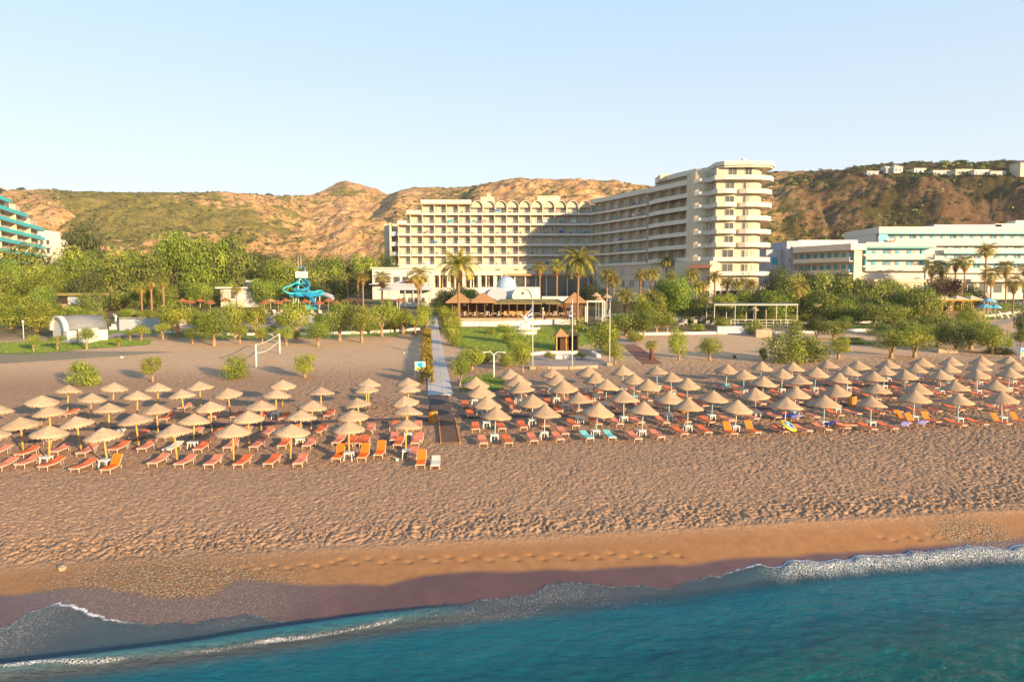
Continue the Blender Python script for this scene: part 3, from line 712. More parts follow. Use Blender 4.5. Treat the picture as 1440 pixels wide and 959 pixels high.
# ------------------------------------------------------------------ vegetation
def leafmat(name, c1, c2, c3, trans=.25):
    m, nt, bs = newmat(name)
    at = N(nt, 'ShaderNodeAttribute', attribute_name='tint').outputs['Fac']
    oi = N(nt, 'ShaderNodeObjectInfo').outputs['Random']
    col = ramp(nt, at, [(.05, c1), (.5, c2), (.95, c3)])
    hsv = N(nt, 'ShaderNodeHueSaturation')
    nt.links.new(col, hsv.inputs['Color'])
    nt.links.new(mth(nt, 'ADD', .478, mth(nt, 'MULTIPLY', oi, .034)), hsv.inputs['Hue'])
    nt.links.new(mth(nt, 'ADD', .80, mth(nt, 'MULTIPLY', mth(nt, 'FRACT', mth(nt, 'MULTIPLY', oi, 7.3)), .4)), hsv.inputs['Value'])
    nt.links.new(hsv.outputs[0], bs.inputs['Base Color'])
    bs.inputs['Roughness'].default_value = .6; bs.inputs['Specular IOR Level'].default_value = .2
    tr = N(nt, 'ShaderNodeBsdfTranslucent'); nt.links.new(hsv.outputs[0], tr.inputs[0])
    mx = N(nt, 'ShaderNodeMixShader'); mx.inputs[0].default_value = trans
    out = nt.nodes['Material Output']
    nt.links.new(bs.outputs[0], mx.inputs[1]); nt.links.new(tr.outputs[0], mx.inputs[2]); nt.links.new(mx.outputs[0], out.inputs[0])
    return m
M_TAM = leafmat('tamarisk_foliage', (.09, .13, .018), (.26, .325, .042), (.54, .56, .095))
M_GRN = leafmat('broadleaf_foliage', (.045, .08, .012), (.18, .25, .034), (.40, .45, .07))
M_BRT = leafmat('bright_foliage', (.09, .15, .016), (.20, .27, .03), (.33, .38, .06))
M_DRK = leafmat('dark_evergreen_foliage', (.026, .046, .014), (.065, .092, .025), (.13, .15, .04))
M_PURP = leafmat('purple_foliage', (.03, .012, .014), (.07, .028, .03), (.12, .06, .05))
M_OLV = leafmat('olive_foliage', (.06, .09, .02), (.20, .245, .045), (.40, .43, .09))
M_PALM = leafmat('palm_frond', (.11, .12, .02), (.28, .26, .045), (.52, .43, .10), .15)
M_YEL = leafmat('yellowing_foliage', (.15, .11, .02), (.30, .22, .03), (.42, .32, .05))
M_DEAD = leafmat('dead_palm_skirt', (.16, .09, .035), (.30, .17, .06), (.42, .27, .11), .1)
M_BARK = pm('pale_bark', (.40, .27, .16), (.26, .16, .09), 6, .9, .6, .15)
M_DBARK = pm('brown_bark', (.20, .125, .075), (.12, .07, .045), 5, .9, .6, .15)
M_PTRUNK = pm('palm_trunk_fibre', (.34, .20, .11), (.20, .115, .065), 9, .9, .8, .1, stretch=(1, 1, 4))

def crown_mesh(name, mat, seed, n, leaf, clumps, sy=1.0, low=.0, fill=.22):
    """leaf-sized faces on and inside uneven clumps; unit size: 1 wide, 1 high, base at z = 0"""
    g = np.random.default_rng(seed)
    cs = []
    for k in range(clumps):
        t = g.uniform(0, 2 * PI); u = g.uniform(-1, 1)
        rr = .30 * g.uniform(.35, 1) ** .5
        c = np.array([math.cos(t) * rr * math.sqrt(1 - u * u * .6), math.sin(t) * rr * math.sqrt(1 - u * u * .6) * sy, .5 + u * .30])
        cs.append((c, g.uniform(.13, .235)))
    cs.append((np.array([0, 0, .48]), .30))
    wts = np.array([r ** 2 for _, r in cs]); wts /= wts.sum()
    ci = g.choice(len(cs), n, p=wts)
    C_ = np.array([c for c, _ in cs])[ci]; R_ = np.array([r for _, r in cs])[ci]
    d = g.normal(size=(n, 3)); d /= np.linalg.norm(d, axis=1)[:, None]
    q = np.where(g.random(n) < fill, g.uniform(.4, .9, n), g.uniform(.92, 1.07, n))
    q *= 1 + .22 * (fbm(d[:, 0] * 3 + ci, d[:, 2] * 3 + d[:, 1] * 2, seed, 2) - .5) * 2
    P = C_ + d * (R_ * q)[:, None]
    P[:, 2] = np.maximum(P[:, 2], low)
    nrm = d + g.normal(size=(n, 3)) * .42; nrm /= np.linalg.norm(nrm, axis=1)[:, None]
    a = np.cross(nrm, np.array([0, 0, 1.0]) + g.normal(size=(n, 3)) * .4); a /= np.linalg.norm(a, axis=1)[:, None]
    b = np.cross(nrm, a)
    s = leaf * g.uniform(.6, 1.4, n)[:, None]
    asp = g.uniform(.4, .75, n)[:, None]
    V = np.stack([P - a * s * asp, P - b * s, P + a * s * asp, P + b * s * g.uniform(.7, 1.2, n)[:, None]], 1).reshape(-1, 3)
    Fq = np.arange(n * 4).reshape(n, 4)
    ct = g.uniform(.25, .75, len(cs))[ci]
    tint = np.clip(ct * 1.1 - .03 + g.normal(size=n) * .2, 0, 1)
    return npmesh(name, V, Fq, mat, False, {'tint': ('FACE', tint)})
def trunk_mesh(mat, seed, h=.5, r=.05, forks=3, lean=.0, spread=.25):
    mb = MB(); g = random.Random(seed)
    hf = h * g.uniform(.35, .55)
    mb.tube([(0, 0, -.06), (lean * .3, 0, hf * .5), (lean, 0, hf)], [r * 1.25, r, r * .85], 7)
    for k in range(forks):
        t = 2 * PI * (k + g.random() * .5) / forks; s = spread * g.uniform(.6, 1)
        mid = (lean + math.cos(t) * s * .5, math.sin(t) * s * .5, (hf + h) / 2)
        end = (lean + math.cos(t) * s, math.sin(t) * s, h * g.uniform(1.0, 1.35))
        mb.tube([(lean, 0, hf * .9), mid, end], [r * .7, r * .5, r * .22], 6)
        for q in range(2):
            e2 = (end[0] + g.uniform(-.12, .12), end[1] + g.uniform(-.12, .12), end[2] + g.uniform(.05, .2))
            mb.tube([mid, e2], [r * .35, r * .12], 5)
    return mb.mesh('trunk', mat, True)
CM = {}
def crowns(key, mat, n, leaf, clumps, k, **kw):
    CM[key] = [crown_mesh('crown', mat, 100 + i * 7 + len(CM) * 31, n, leaf, clumps, **kw) for i in range(k)]
crowns('tam', M_TAM, 5200, .0175, 11, 4)
crowns('grn', M_GRN, 9500, .017, 16, 4)
crowns('brt', M_BRT, 6500, .0175, 14, 2)
crowns('drk', M_DRK, 6500, .0175, 14, 2)
crowns('prp', M_PURP, 4500, .018, 12, 1)
crowns('olv', M_OLV, 4200, .021, 13, 3)
crowns('yel', M_YEL, 2200, .03, 8, 1)
TM = {'tam': [trunk_mesh(M_BARK, s, .52, .066, 3, 0, .22) for s in range(4)], 'big': [trunk_mesh(M_DBARK, 20 + s, .5, .026, 4, 0, .2) for s in range(3)]}
def tree(kind, x, y, z, h, w, cb, label, name, cat, group, seed):
    """h height, w width, cb the crown's base as a share of the height"""
    g = random.Random(seed)
    t = empty(name, (x, y, z), g.uniform(0, 6.28), label, cat, group)
    ms = CM[kind]
    c = link('crown', ms[seed % len(ms)], t); c.location.z = h * cb - h * (1 - cb) * .16; c.scale = (w * 1.5, w * 1.5, h * (1 - cb) * 1.26)
    c.rotation_euler.z = g.uniform(0, 6)
    if cb > .04:
        tl = TM['tam' if kind in ('tam', 'olv', 'yel') else 'big']
        tr = link('trunk', tl[seed % len(tl)], t)
        th = h * (cb + .25) / .62; tr.scale = (max(w, h * .55) * .95, max(w, h * .55) * .95, th)
    return t
# -- palms
def frond(mb_v, mb_f, tint, g, az, el, L, droop, base, fan=False, wid=.5):
    """one pinnate (or fan) leaf"""
    n = 11; pts = []
    p = Vector(base); a = el
    for i in range(n + 1):
        pts.append(p.copy()); p = p + Vector((math.cos(az) * math.cos(a), math.sin(az) * math.cos(a), math.sin(a))) * (L / n); a -= droop / n * (1 + i * .12)
    side = Vector((-math.sin(az), math.cos(az), 0)); tn = g.random()
    for i in range(1 if not fan else 4, n):
        t = i / n; d = (pts[i + 1] - pts[i]).normalized(); up = side.cross(d)
        ll = L * wid * .5 * math.sin(min(1, t * 1.6 + .15) * PI * .62) * (1 - .55 * max(0, t - .5))
        if fan: ll = L * .34
        for s in (-1, 1):
            for q in (0, .5):
                o = pts[i] + d * (L / n) * q
                tip = o + side * s * ll * g.uniform(.8, 1.05) + d * ll * .55 - Vector((0, 0, 1)) * ll * (.28 if not fan else .18) + up * ll * .12
                wv = d * (L / n) * .21
                k = len(mb_v); mb_v += [o - wv, o + wv, tip]; mb_f.append((k, k + 1, k + 2)); tint.append(min(1, max(0, tn * .6 + .2 + g.uniform(-.15, .15))))
    k = len(mb_v); r_ = L * .012
    for i in range(n):
        o = len(mb_v); mb_v += [pts[i] + side * r_, pts[i] - side * r_, pts[i + 1] + Vector((0, 0, r_))]; mb_f.append((o, o + 1, o + 2)); tint.append(.8)
def palm_crown(seed, fan, L, count, mat):
    g = random.Random(seed); v = []; f = []; ti = []
    for k in range(count):
        u = (k + .5) / count; az = k * 2.39996 + g.uniform(-.2, .2)
        el = R(82 - 88 * u ** .9) + g.uniform(-.1, .1)
        if fan:
            frond(v, f, ti, g, az, el, L * g.uniform(.85, 1.05), R(55), (0, 0, 0), True)
        else:
            frond(v, f, ti, g, az, el, L * g.uniform(.88, 1.08), R(50 + 30 * u), (0, 0, 0), False, .40)
    return npmesh('crown', np.array([tuple(p) for p in v]), np.array(f), mat, False, {'tint': ('FACE', np.array(ti))})
def skirt(seed, L, mat):
    g = random.Random(seed); v = []; f = []; ti = []
    for k in range(26):
        az = k * 2.4; frond(v, f, ti, g, az, R(-25 - 45 * (k / 26)), L * g.uniform(.5, .75), R(45), (0, 0, -.1 - .5 * L * (k / 26) * .5), True)
    return npmesh('dead_skirt', np.array([tuple(p) for p in v]), np.array(f), mat, False, {'tint': ('FACE', np.array(ti))})
PC = {'date': [palm_crown(s, False, 1.0, 46, M_PALM) for s in (1, 2, 3)], 'fan': [palm_crown(s, True, 1.0, 40, M_PALM) for s in (4, 5, 6)]}
SK = skirt(9, 1.0, M_DEAD)
def palm(kind, x, y, z, h, w, label, group, seed, tr=None, name='palm_tree'):
    g = random.Random(seed); t = empty(name, (x, y, z), g.uniform(0, 6.28), label, 'palm', group)
    L = w * .58; r = tr or (.20 if kind == 'date' else .17)
    hc = h - L * (.42 if kind == 'date' else .5)
    mb = MB(); ln = g.uniform(-.02, .03) * hc; nn = 14
    mb.tube([(ln * (i / nn) ** 2, 0, -.3 + (hc + .3) * i / nn) for i in range(nn + 1)], [r * (1.35 - .4 * min(1, i / 3) + (.06 if i % 2 else 0)) for i in range(nn + 1)], 9)
    mb.build('trunk', M_PTRUNK, t, True)
    c = link('crown', PC[kind][seed % 3], t); c.location = (ln, 0, hc); c.scale = (L, L, L)
    s = link('dead_skirt', SK, t); s.location = (ln, 0, hc); s.scale = (L * (.55 if kind == 'date' else 1.0),) * 2 + (L * (.6 if kind == 'date' else 1.05),)
    return t

def near_tree(kind, px, pb, pt, w, cb, label, group, name='tamarisk_tree', cat='tree', seed=None):
    x, y, z = gp(px, pb)
    s = math.hypot(1, 0) * y / F
    return tree(kind, x, y, z - .05, (pb - pt) * s * 1.0, w * s, cb, label, name, cat, group, seed if seed is not None else int(px * 3 + pb))
def far_tree(kind, px, D, pt, w, cb, label, group, name='grove_tree', cat='tree', pb=None):
    x = xa(px, D); z = tzs(x, D); h = za(pt, D) - z
    return tree(kind, x, D, z - .1, h, w * D / F, cb, label, name, cat, group, int(px * 5 + pt))
# bushes standing on the sand
for px, pb, pt, w, cb, lb in [(116, 542, 504, 40, .0, 'round yellow-green bush on open sand, leftmost of four behind the reed parasols'), (215, 537, 498, 26, .34, 'small tamarisk on a thin stem standing on open sand, left part of beach'),
                              (331, 532, 496, 36, .06, 'bushy tamarisk on the sand just left of the volleyball net'), (429, 531, 494, 28, .25, 'sparse upright tamarisk on the sand right of the volleyball net'),
                              (955, 507, 458, 23, .12, 'tall narrow tamarisk in the open sand, right of the dwarf palm'), (998, 507, 472, 31, .38, 'round-headed tamarisk with forked trunk on the open sand, right half'),
                              (1073, 506, 487, 11, .1, 'small yellow upright shrub between two larger bushes on the sand'), (1105, 511, 461, 46, .0, 'largest dense dark green bush right behind the parasols'),
                              (1145, 509, 471, 36, .05, 'medium olive green bush just right of the largest dense bush'), (1179, 505, 472, 32, .34, 'small tamarisk with reddish stems right of the two dense bushes'),
                              (1033, 504, 498, 5, .0, 'tiny dry brown shrub alone on the shaded sand')]:
    near_tree('olv' if px in (1105, 1145) else 'yel' if px in (1073, 1033) else 'tam', px, pb, pt, w, cb, lb, 'bushes and small trees on the sand', 'tamarisk_bush', 'bush')
# pollarded tamarisks left of the walkway
G = 'tamarisks behind the left beach'
for px, pb, pt, w, cb, lb in [(47.5, 495, 469, 16, .5, 'stubby pollarded tamarisk in front of the white chapel, left corner'), (81, 492, 470, 20, .55, 'low twin-stemmed tamarisk on the lawn before the chapel'),
    (122, 491, 459, 22, .5, 'thick pollarded tamarisk at the right corner of the chapel'), (167, 488, 473, 9, .5, 'tiny pruned tamarisk on the sand edge right of the chapel'),
    (183, 480, 461, 13, .5, 'slim pollarded tamarisk below the white statue'), (199, 479, 456, 20, .4, 'squat thick-trunked tamarisk in front of the stage wall'), (229, 477, 452, 19, .45, 'pollarded tamarisk at the right end of the stage wall'),
    (250, 474, 421, 46, .3, 'large dark-trunked tamarisk right of the stage wall'), (271, 484, 460, 20, .45, 'small tamarisk in front of the large dark-trunked one'), (285, 479, 447, 27, .35, 'short thick tamarisk between two taller crowns, left of the net'),
    (301, 486, 430, 42, .3, 'broad tall tamarisk behind the sand, left of the white house'), (337.5, 484, 455, 22, .4, 'small tamarisk directly below the white flat-roofed house'), (331, 476, 419, 33, .3, 'tall tamarisk in front of the white flat-roofed house, left one'),
    (361, 476, 423, 30, .3, 'tall tamarisk in front of the white flat-roofed house, right one'), (369, 483, 459, 19, .4, 'small tamarisk just above the volleyball net'), (384, 475, 455, 13, .5, 'slim small tamarisk behind the volleyball net'),
    (403, 486, 456, 21, .4, 'pollarded tamarisk right of the volleyball net post'), (418, 478, 419, 40, .25, 'big round tamarisk below the blue water slide'), (416, 482, 462, 15, .4, 'low tamarisk beside the trunk of the big round one'),
    (447.5, 487, 451, 33, .38, 'round-headed pollarded tamarisk nearest the sand, middle left'), (478, 479, 420, 40, .32, 'tall tamarisk with two thick orange trunks'), (509, 482, 426, 37, .34, 'tall tamarisk with a single curved pale trunk'),
    (537, 473, 420, 36, .3, 'tall tamarisk in front of the white pool bar'), (567, 469, 432, 30, .3, 'tamarisk left of the walkway beside the brown tent'), (584, 470, 440, 24, .4, 'leaning tamarisk close to the walkway, left side'),
    (600, 464, 424, 24, .1, 'dense bushy tamarisk at the top left of the walkway'), (16, 462, 424, 44, .15, 'broad yellow-green tamarisk at the left picture edge'), (52, 466, 420, 44, .15, 'broad tamarisk behind the chapel, left of its roof')]:
    near_tree('tam', px, pb, pt, w, cb, lb, G)
G = 'tamarisks right of the walkway'
for px, pb, pt, w, cb, lb in [(624, 450, 424, 22, .1, 'small bushy tamarisk at the top right of the walkway'), (632, 466, 428, 27, .1, 'bushy tamarisk along the upper right side of the walkway'), (637, 486, 444, 26, .1, 'leafy tamarisk half way along the right side of the walkway'),
    (647, 551, 496, 25, .4, 'tamarisk with bare pale trunk at the lower end of the walkway'), (664, 520, 483, 36, .15, 'wide tamarisk behind the bare-trunked one by the walkway'), (686, 512, 486, 32, .12, 'low spreading tamarisk left of the double street lamp'),
    (712, 482, 452, 28, .1, 'rounded tamarisk at the front edge of the central lawn'), (727, 500, 464, 32, .15, 'tamarisk right of the lamp, in front of the lawn'), (735, 524, 476, 28, .3, 'leaning tamarisk left of the nearest flagpole'),
    (714, 515, 490, 24, .1, 'low tamarisk bush between lamp and leaning tamarisk'), (773.5, 508, 493, 14, .3, 'small sparse tree on the paved plaza'), (818, 506, 494, 14, .3, 'tiny tree on the plaza, right of the wooden huts'),
    (848, 496, 446, 40, .05, 'dense bushy tamarisk between the huts and the last flagpole'), (865, 512, 477, 26, .25, 'small tamarisk just right of the last flagpole'), (690, 470, 459, 14, .0, 'little shrub on the left edge of the lawn'),
    (894, 481, 462, 20, .05, 'small round shrub at the end of the white kerb wall')]:
    near_tree('tam', px, pb, pt, w, cb, lb, G)
G = 'olives and shrubs behind the right beach'
for k, px, pb, pt, w, cb, lb in [('olv', 880, 472, 436, 42, .25, 'olive tree right of the last flagpole'), ('olv', 905, 474, 438, 30, .25, 'olive tree second right of the last flagpole'), ('olv', 923, 468, 435, 34, .3, 'olive tree with a slanting orange trunk behind the kerb wall'), ('olv', 938, 467, 437, 24, .3, 'slanting olive just right of the orange-trunked one'),
    ('tam', 980, 466, 453, 18, .0, 'dry yellowish bush beside the kerb wall'), ('olv', 965, 452, 438, 26, .0, 'low shrub at the edge of the pool terrace'), ('drk', 1000, 456, 441, 26, .0, 'dark low shrub below the pool loungers'), ('olv', 1058, 470, 448, 26, .0, 'grey green shrub below the white railing'),
    ('drk', 1148, 478, 445, 30, .3, 'dark multi-stemmed tree above the sand, left of its pair'), ('olv', 1172, 478, 447, 32, .28, 'greyish multi-stemmed tree right of the dark one'), ('olv', 1120, 470, 448, 20, .0, 'shrub at the right end of the railing'),
    ('olv', 1204, 454, 424, 32, .3, 'young olive tree with thin stems, left of three'), ('olv', 1229, 460, 424, 32, .3, 'young olive tree with pale stem, middle of three'), ('olv', 1256, 460, 424, 32, .2, 'young olive tree, right of three'),
    ('olv', 1138, 452, 425, 30, .05, 'shrubby olive right of the long canopy'), ('olv', 1170, 452, 432, 24, .0, 'low shrub beside a small pale parasol in the garden'), ('tam', 1196, 478, 473, 30, .0, 'flat low ground bush left of the spreading trees'), ('tam', 1216, 484, 478, 34, .0, 'flat creeping bush on the sand left of the spreading trees')]:
    near_tree(k, px, pb, pt, w, cb, lb, G, 'olive_tree' if cb > .1 else 'garden_shrub', 'tree' if cb > .1 else 'shrub')
G = 'spreading trees behind the right beach'
for k, px, pb, pt, w, cb, lb in [('tam', 1253, 504, 457, 47, .34, 'spreading tree with forked red-brown trunk, nearest the sand'), ('tam', 1286, 503, 457, 44, .34, 'spreading tree with V-shaped trunk next to the forked one'), ('tam', 1317, 488, 449, 42, .2, 'tree behind and between the spreading pair'),
    ('drk', 1344, 496, 452, 40, .22, 'darker spreading tree in the middle of the row'), ('tam', 1365, 492, 448, 46, .25, 'leaning bright spreading tree, right part of the row'), ('tam', 1394, 498, 458, 42, .2, 'yellow-green drooping tree at the right end of the row'),
    ('drk', 1405, 498, 487, 30, .0, 'low dark bush under the right end of the row'), ('tam', 1418, 492, 474, 13, .3, 'thin sparse young tree right of the row'), ('olv', 1436, 486, 462, 20, .2, 'round tree cut by the right picture edge'),
    ('olv', 1438, 480, 428, 18, .1, 'tall shrub cut by the right picture edge, above the round tree'), ('tam', 1366, 462, 430, 34, .1, 'yellowish bushy tree left of the blue parasols'), ('olv', 1310, 470, 438, 46, .1, 'broad shrub mass behind the spreading pair'), ('tam', 1345, 468, 444, 40, .1, 'low bushy tree behind the middle of the row')]:
    near_tree(k, px, pb, pt, w, cb, lb, G, 'spreading_tree' if cb > .05 else 'low_bush', 'tree')
# the hedge-like wood in front of the white and blue hotel
G = 'dense trees in front of the right hotel'
for i, (k, px, D, pt, w) in enumerate([('drk', 1090, 146, 375, 40), ('olv', 1108, 140, 384, 38), ('drk', 1126, 148, 380, 42), ('olv', 1146, 146, 380, 42), ('drk', 1166, 150, 380, 44), ('olv', 1187, 145, 388, 44), ('drk', 1208, 146, 392, 42), ('olv', 1228, 140, 396, 42), ('grn', 1242, 150, 392, 40), ('drk', 1258, 140, 402, 44), ('grn', 1282, 128, 402, 50), ('olv', 1300, 124, 401, 42), ('grn', 1060, 138, 408, 44), ('brt', 1085, 132, 408, 34), ('grn', 1110, 132, 410, 34), ('grn', 1140, 130, 408, 30), ('olv', 1160, 128, 410, 32), ('grn', 1183, 128, 412, 36), ('drk', 1210, 132, 412, 40), ('olv', 1040, 136, 409, 30)]):
    far_tree(k, px, D, pt, w, .06, f"{'dark' if k == 'drk' else 'greyish' if k == 'olv' else 'bright' if k == 'brt' else 'mid green'} bushy tree, {ordw(i if i < 12 else i - 12)} in the {'back' if i < 12 else 'front'} line below the right hotel", G, 'bushy_tree')
# left grove
G = 'grove trees on the left'
GR = [('grn', 8, 178, 376, 44), ('olv', 42, 172, 345, 62), ('brt', 98, 168, 352, 44), ('grn', 70, 160, 372, 40), ('drk', 128, 205, 318, 56), ('grn', 122, 170, 350, 46), ('olv', 155, 160, 362, 52), ('grn', 184, 166, 350, 44), ('olv', 214, 164, 352, 42),
      ('grn', 244, 172, 326, 52), ('brt', 276, 168, 334, 48), ('grn', 304, 172, 331, 52), ('olv', 334, 174, 334, 50), ('drk', 372, 190, 350, 36), ('grn', 392, 166, 366, 46), ('olv', 350, 160, 388, 34), ('drk', 425, 190, 368, 40), ('grn', 462, 172, 357, 44), ('olv', 446, 164, 372, 34), ('drk', 495, 200, 360, 34), ('grn', 512, 196, 361, 32), ('drk', 540, 200, 356, 32), ('drk', 478, 164, 388, 46), ('drk', 440, 160, 398, 50)]
for i, (k, px, D, pt, w) in enumerate(GR):
    far_tree(k, px, D, pt, w, .12, f"{'dark evergreen' if k == 'drk' else 'bright green' if k == 'brt' else 'greyish green' if k == 'olv' else 'tall yellow-green'} grove tree, {ordw(i)} from the left in the back line", G)
GR = [('olv', 2, 150, 380, 40), ('brt', 62, 146, 383, 48), ('brt', 40, 150, 392, 36), ('drk', 122, 150, 378, 34), ('olv', 150, 140, 409, 44), ('olv', 172, 138, 408, 40), ('grn', 205, 142, 400, 38), ('grn', 232, 142, 398, 36), ('drk', 262, 148, 398, 34), ('grn', 280, 146, 398, 34), ('olv', 8, 128, 424, 40), ('grn', 112, 130, 425, 22), ('drk', 300, 150, 402, 26), ('grn', 375, 150, 394, 40), ('grn', 318, 158, 398, 30), ('drk', 105, 150, 400, 26), ('brt', 20, 158, 365, 34)]
for i, (k, px, D, pt, w) in enumerate(GR):
    far_tree(k, px, D, pt, w, .12, f"{'dark' if k == 'drk' else 'bright lime green' if k == 'brt' else 'greyish' if k == 'olv' else 'yellow-green'} round tree, {ordw(i)} of the nearer grove trees", G)
for px, pt in ((60, 402), (128, 405), (74, 424), (112, 425)):
    far_tree('grn' if px < 100 else 'olv', px, 123, pt, 30 if pt < 410 else 24, .1, f"{'taller' if pt < 410 else 'lower'} tree growing close to the {'left' if px < 100 else 'right'} end of the mossy-roofed kiosk", G)
G = 'shrubs in the hotel gardens'
for i, (k, px, D, pt, w) in enumerate([('drk', 640, 142, 401, 30), ('grn', 655, 140, 406, 34), ('drk', 622, 142, 406, 26), ('brt', 957, 130, 388, 36), ('grn', 938, 133, 392, 34), ('grn', 905, 128, 415, 30), ('olv', 985, 128, 412, 28), ('drk', 840, 160, 398, 26), ('drk', 828, 165, 405, 22), ('olv', 925, 128, 412, 24), ('grn', 1015, 128, 414, 30), ('prp', 1328, 150, 388, 38), ('brt', 1322, 165, 383, 26), ('drk', 1368, 155, 400, 30), ('drk', 1240, 155, 403, 30), ('grn', 1350, 148, 412, 26)]):
    far_tree(k, px, D, pt, w, .08, {0: 'dark shrub left behind the thatched restaurant', 1: 'leafy green shrub behind the left thatched peak', 2: 'dark shrub by the pool bar, left of the palm', 3: 'bright round leafy tree, tallest above the pool terrace', 4: 'darker round tree left of the bright round one', 11: 'dark purple-leaved tree in front of the right hotel', 12: 'bright shrub above the purple-leaved tree'}.get(i, f"{'dark' if k == 'drk' else 'greyish' if k == 'olv' else 'green'} hotel garden shrub, {ordw(i)} counted from the pool bar to the right"), G, 'garden_tree')
# palms: px, base (px) or distance, top, width, kind
G = 'palms around the hotels'
PL = [(645, -460, 360, 60, 'date', 'tall slender palm standing left of the thatched restaurant'), (812, -461, 354, 60, 'date', 'tall palm with full crown right of the wooden huts'),
      (588, 140, 378, 34, 'fan', 'stocky palm in front of the pool bar roof'), (759, 150, 368, 24, 'fan', 'palm behind the domed building, left of two'), (783, 150, 367, 26, 'fan', 'palm behind the domed building, right of two'),
      (490, 155, 384, 18, 'fan', 'thin palm left of the white annex, first of four'), (504, 155, 383, 18, 'fan', 'thin palm left of the white annex, second of four'), (511, 150, 384, 20, 'fan', 'palm before the annex corner, third of four'), (538, 152, 383, 26, 'fan', 'yellowish palm in front of the annex, fourth of four'),
      (200, -444, 402, 16, 'fan', 'palm with bare orange trunk behind the stage, left of three'), (214, -443, 392, 18, 'fan', 'tall palm with bare orange trunk behind the stage, middle of three'), (231, -441, 391, 18, 'fan', 'tall palm with bare orange trunk behind the stage, right of three'),
      (291, 150, 406, 18, 'date', 'short yellowish palm left of the white flat-roofed house'), (333, 140, 402, 16, 'fan', 'small palm directly in front of the white flat-roofed house'),
      (853, 150, 380, 30, 'date', 'palm nearest the shaded hotel wing, far left of the terrace'), (863, 145, 388, 28, 'date', 'thick-trunked palm left on the pool terrace'), (878, 130, 408, 38, 'date', 'low wide palm at the left end of the pool terrace'), (914, 130, 410, 34, 'date', 'low wide palm left of the bright round tree'),
      (900, 158, 382, 24, 'date', 'palm before the shaded wing, above the low wide palms'), (916, 150, 379, 28, 'date', 'orange-trunked palm in the middle of the terrace'), (936, 165, 362, 24, 'date', 'darkest and highest palm at the foot of the shaded wing'), (943, 156, 384, 20, 'date', 'small palm between the dark palm and the round tree'),
      (972, 150, 380, 28, 'date', 'palm left of the lit tower, by the entrance canopy'), (978, 135, 398, 26, 'date', 'stout palm with orange trunk right of the round tree'), (989, 140, 397, 22, 'date', 'palm just right of the stout orange-trunked one'), (1005, 140, 383, 26, 'date', 'tall palm at the left foot of the lit tower'),
      (1022, 143, 393, 23, 'date', 'palm at the middle foot of the lit tower'), (1037, 142, 396, 22, 'date', 'palm at the right foot of the lit tower'), (1055, 143, 394, 24, 'date', 'palm at the far right foot of the lit tower'), (1123, 130, 396, 28, 'fan', 'fan palm right of the long canopy'),
      (1307, 165, 367, 26, 'fan', 'palm in front of the right hotel, leftmost of the cluster'), (1322, 165, 369, 24, 'fan', 'palm in front of the right hotel, second of the cluster'), (1341, 162, 364, 22, 'fan', 'palm in front of the right hotel, third of the cluster'), (1354, 160, 361, 25, 'fan', 'slim palm in front of the right hotel, fourth of the cluster'),
      (1383, 165, 345, 30, 'date', 'tallest palm, rising against the right hotel balconies'), (1392, 145, 377, 30, 'fan', 'stout dark palm below the tallest one'), (1413, 160, 368, 26, 'fan', 'palm right of the tallest one'), (1424, 145, 389, 28, 'fan', 'low palm near the right picture edge'), (1438, 155, 372, 20, 'fan', 'palm cut by the right picture edge'),
      (640, 160, 392, 0, '', '')]
for i, (px, D, pt, w, k, lb) in enumerate(PL):
    if not k: continue
    if D < 0: x, y, z = gp(px, -D)
    else: x = xa(px, D); y = D; z = tzs(x, y)
    palm(k, x, y, z - .1, za(pt, y) - z + .1, w * y / F, lb, G, i)
x, y, z = gp(916, 507)
t = palm('fan', x, y, z, 28 * y / F, 19 * y / F, 'dwarf palm with a dark red shaggy stem alone on the sand path', 'palms around the hotels', 4, .22)
for c in t.children:
    if c.name.startswith('trunk'): c.data = c.data.copy(); c.data.materials[0] = pm('dark_red_shaggy_stem', (.16, .05, .03), (.10, .03, .02), 9, .9, .8)
for i, (px, pb, pt, w) in enumerate([(66, 452, 431, 26), (90, 450, 430, 30), (116, 452, 432, 28), (138, 456, 436, 24), (100, 460, 442, 26), (210, 455, 436, 24), (240, 452, 434, 26), (268, 455, 433, 26), (182, 452, 434, 22), (30, 444, 414, 40), (0, 446, 412, 36), (290, 458, 440, 22), (352, 452, 434, 24), (395, 458, 440, 20), (455, 462, 440, 26), (523, 468, 444, 22), (550, 466, 446, 20)]):
    near_tree('grn' if i % 3 else 'tam', px, pb, pt, w, .0, f"leafy garden shrub, {ordw(i)} of the low green masses behind the tamarisk row, left side", 'low shrubs left of the walkway', 'garden_shrub', 'shrub')
for i, (px, pb, pt, w) in enumerate([(870, 462, 440, 28), (900, 458, 440, 24), (1018, 462, 445, 22), (1088, 462, 444, 26), (1110, 456, 440, 24), (1185, 462, 444, 26), (1230, 470, 452, 26), (1272, 474, 448, 34), (1300, 478, 454, 34), (1332, 476, 452, 30), (1384, 474, 450, 34), (950, 448, 436, 22), (1036, 452, 440, 20), (858, 476, 462, 16), (1150, 462, 448, 22)]):
    near_tree('olv' if i % 2 else 'tam', px, pb, pt, w, .0, f"leafy shrub, {ordw(i)} of the low masses behind the right beach wall", 'low shrubs right of the walkway', 'garden_shrub', 'shrub')
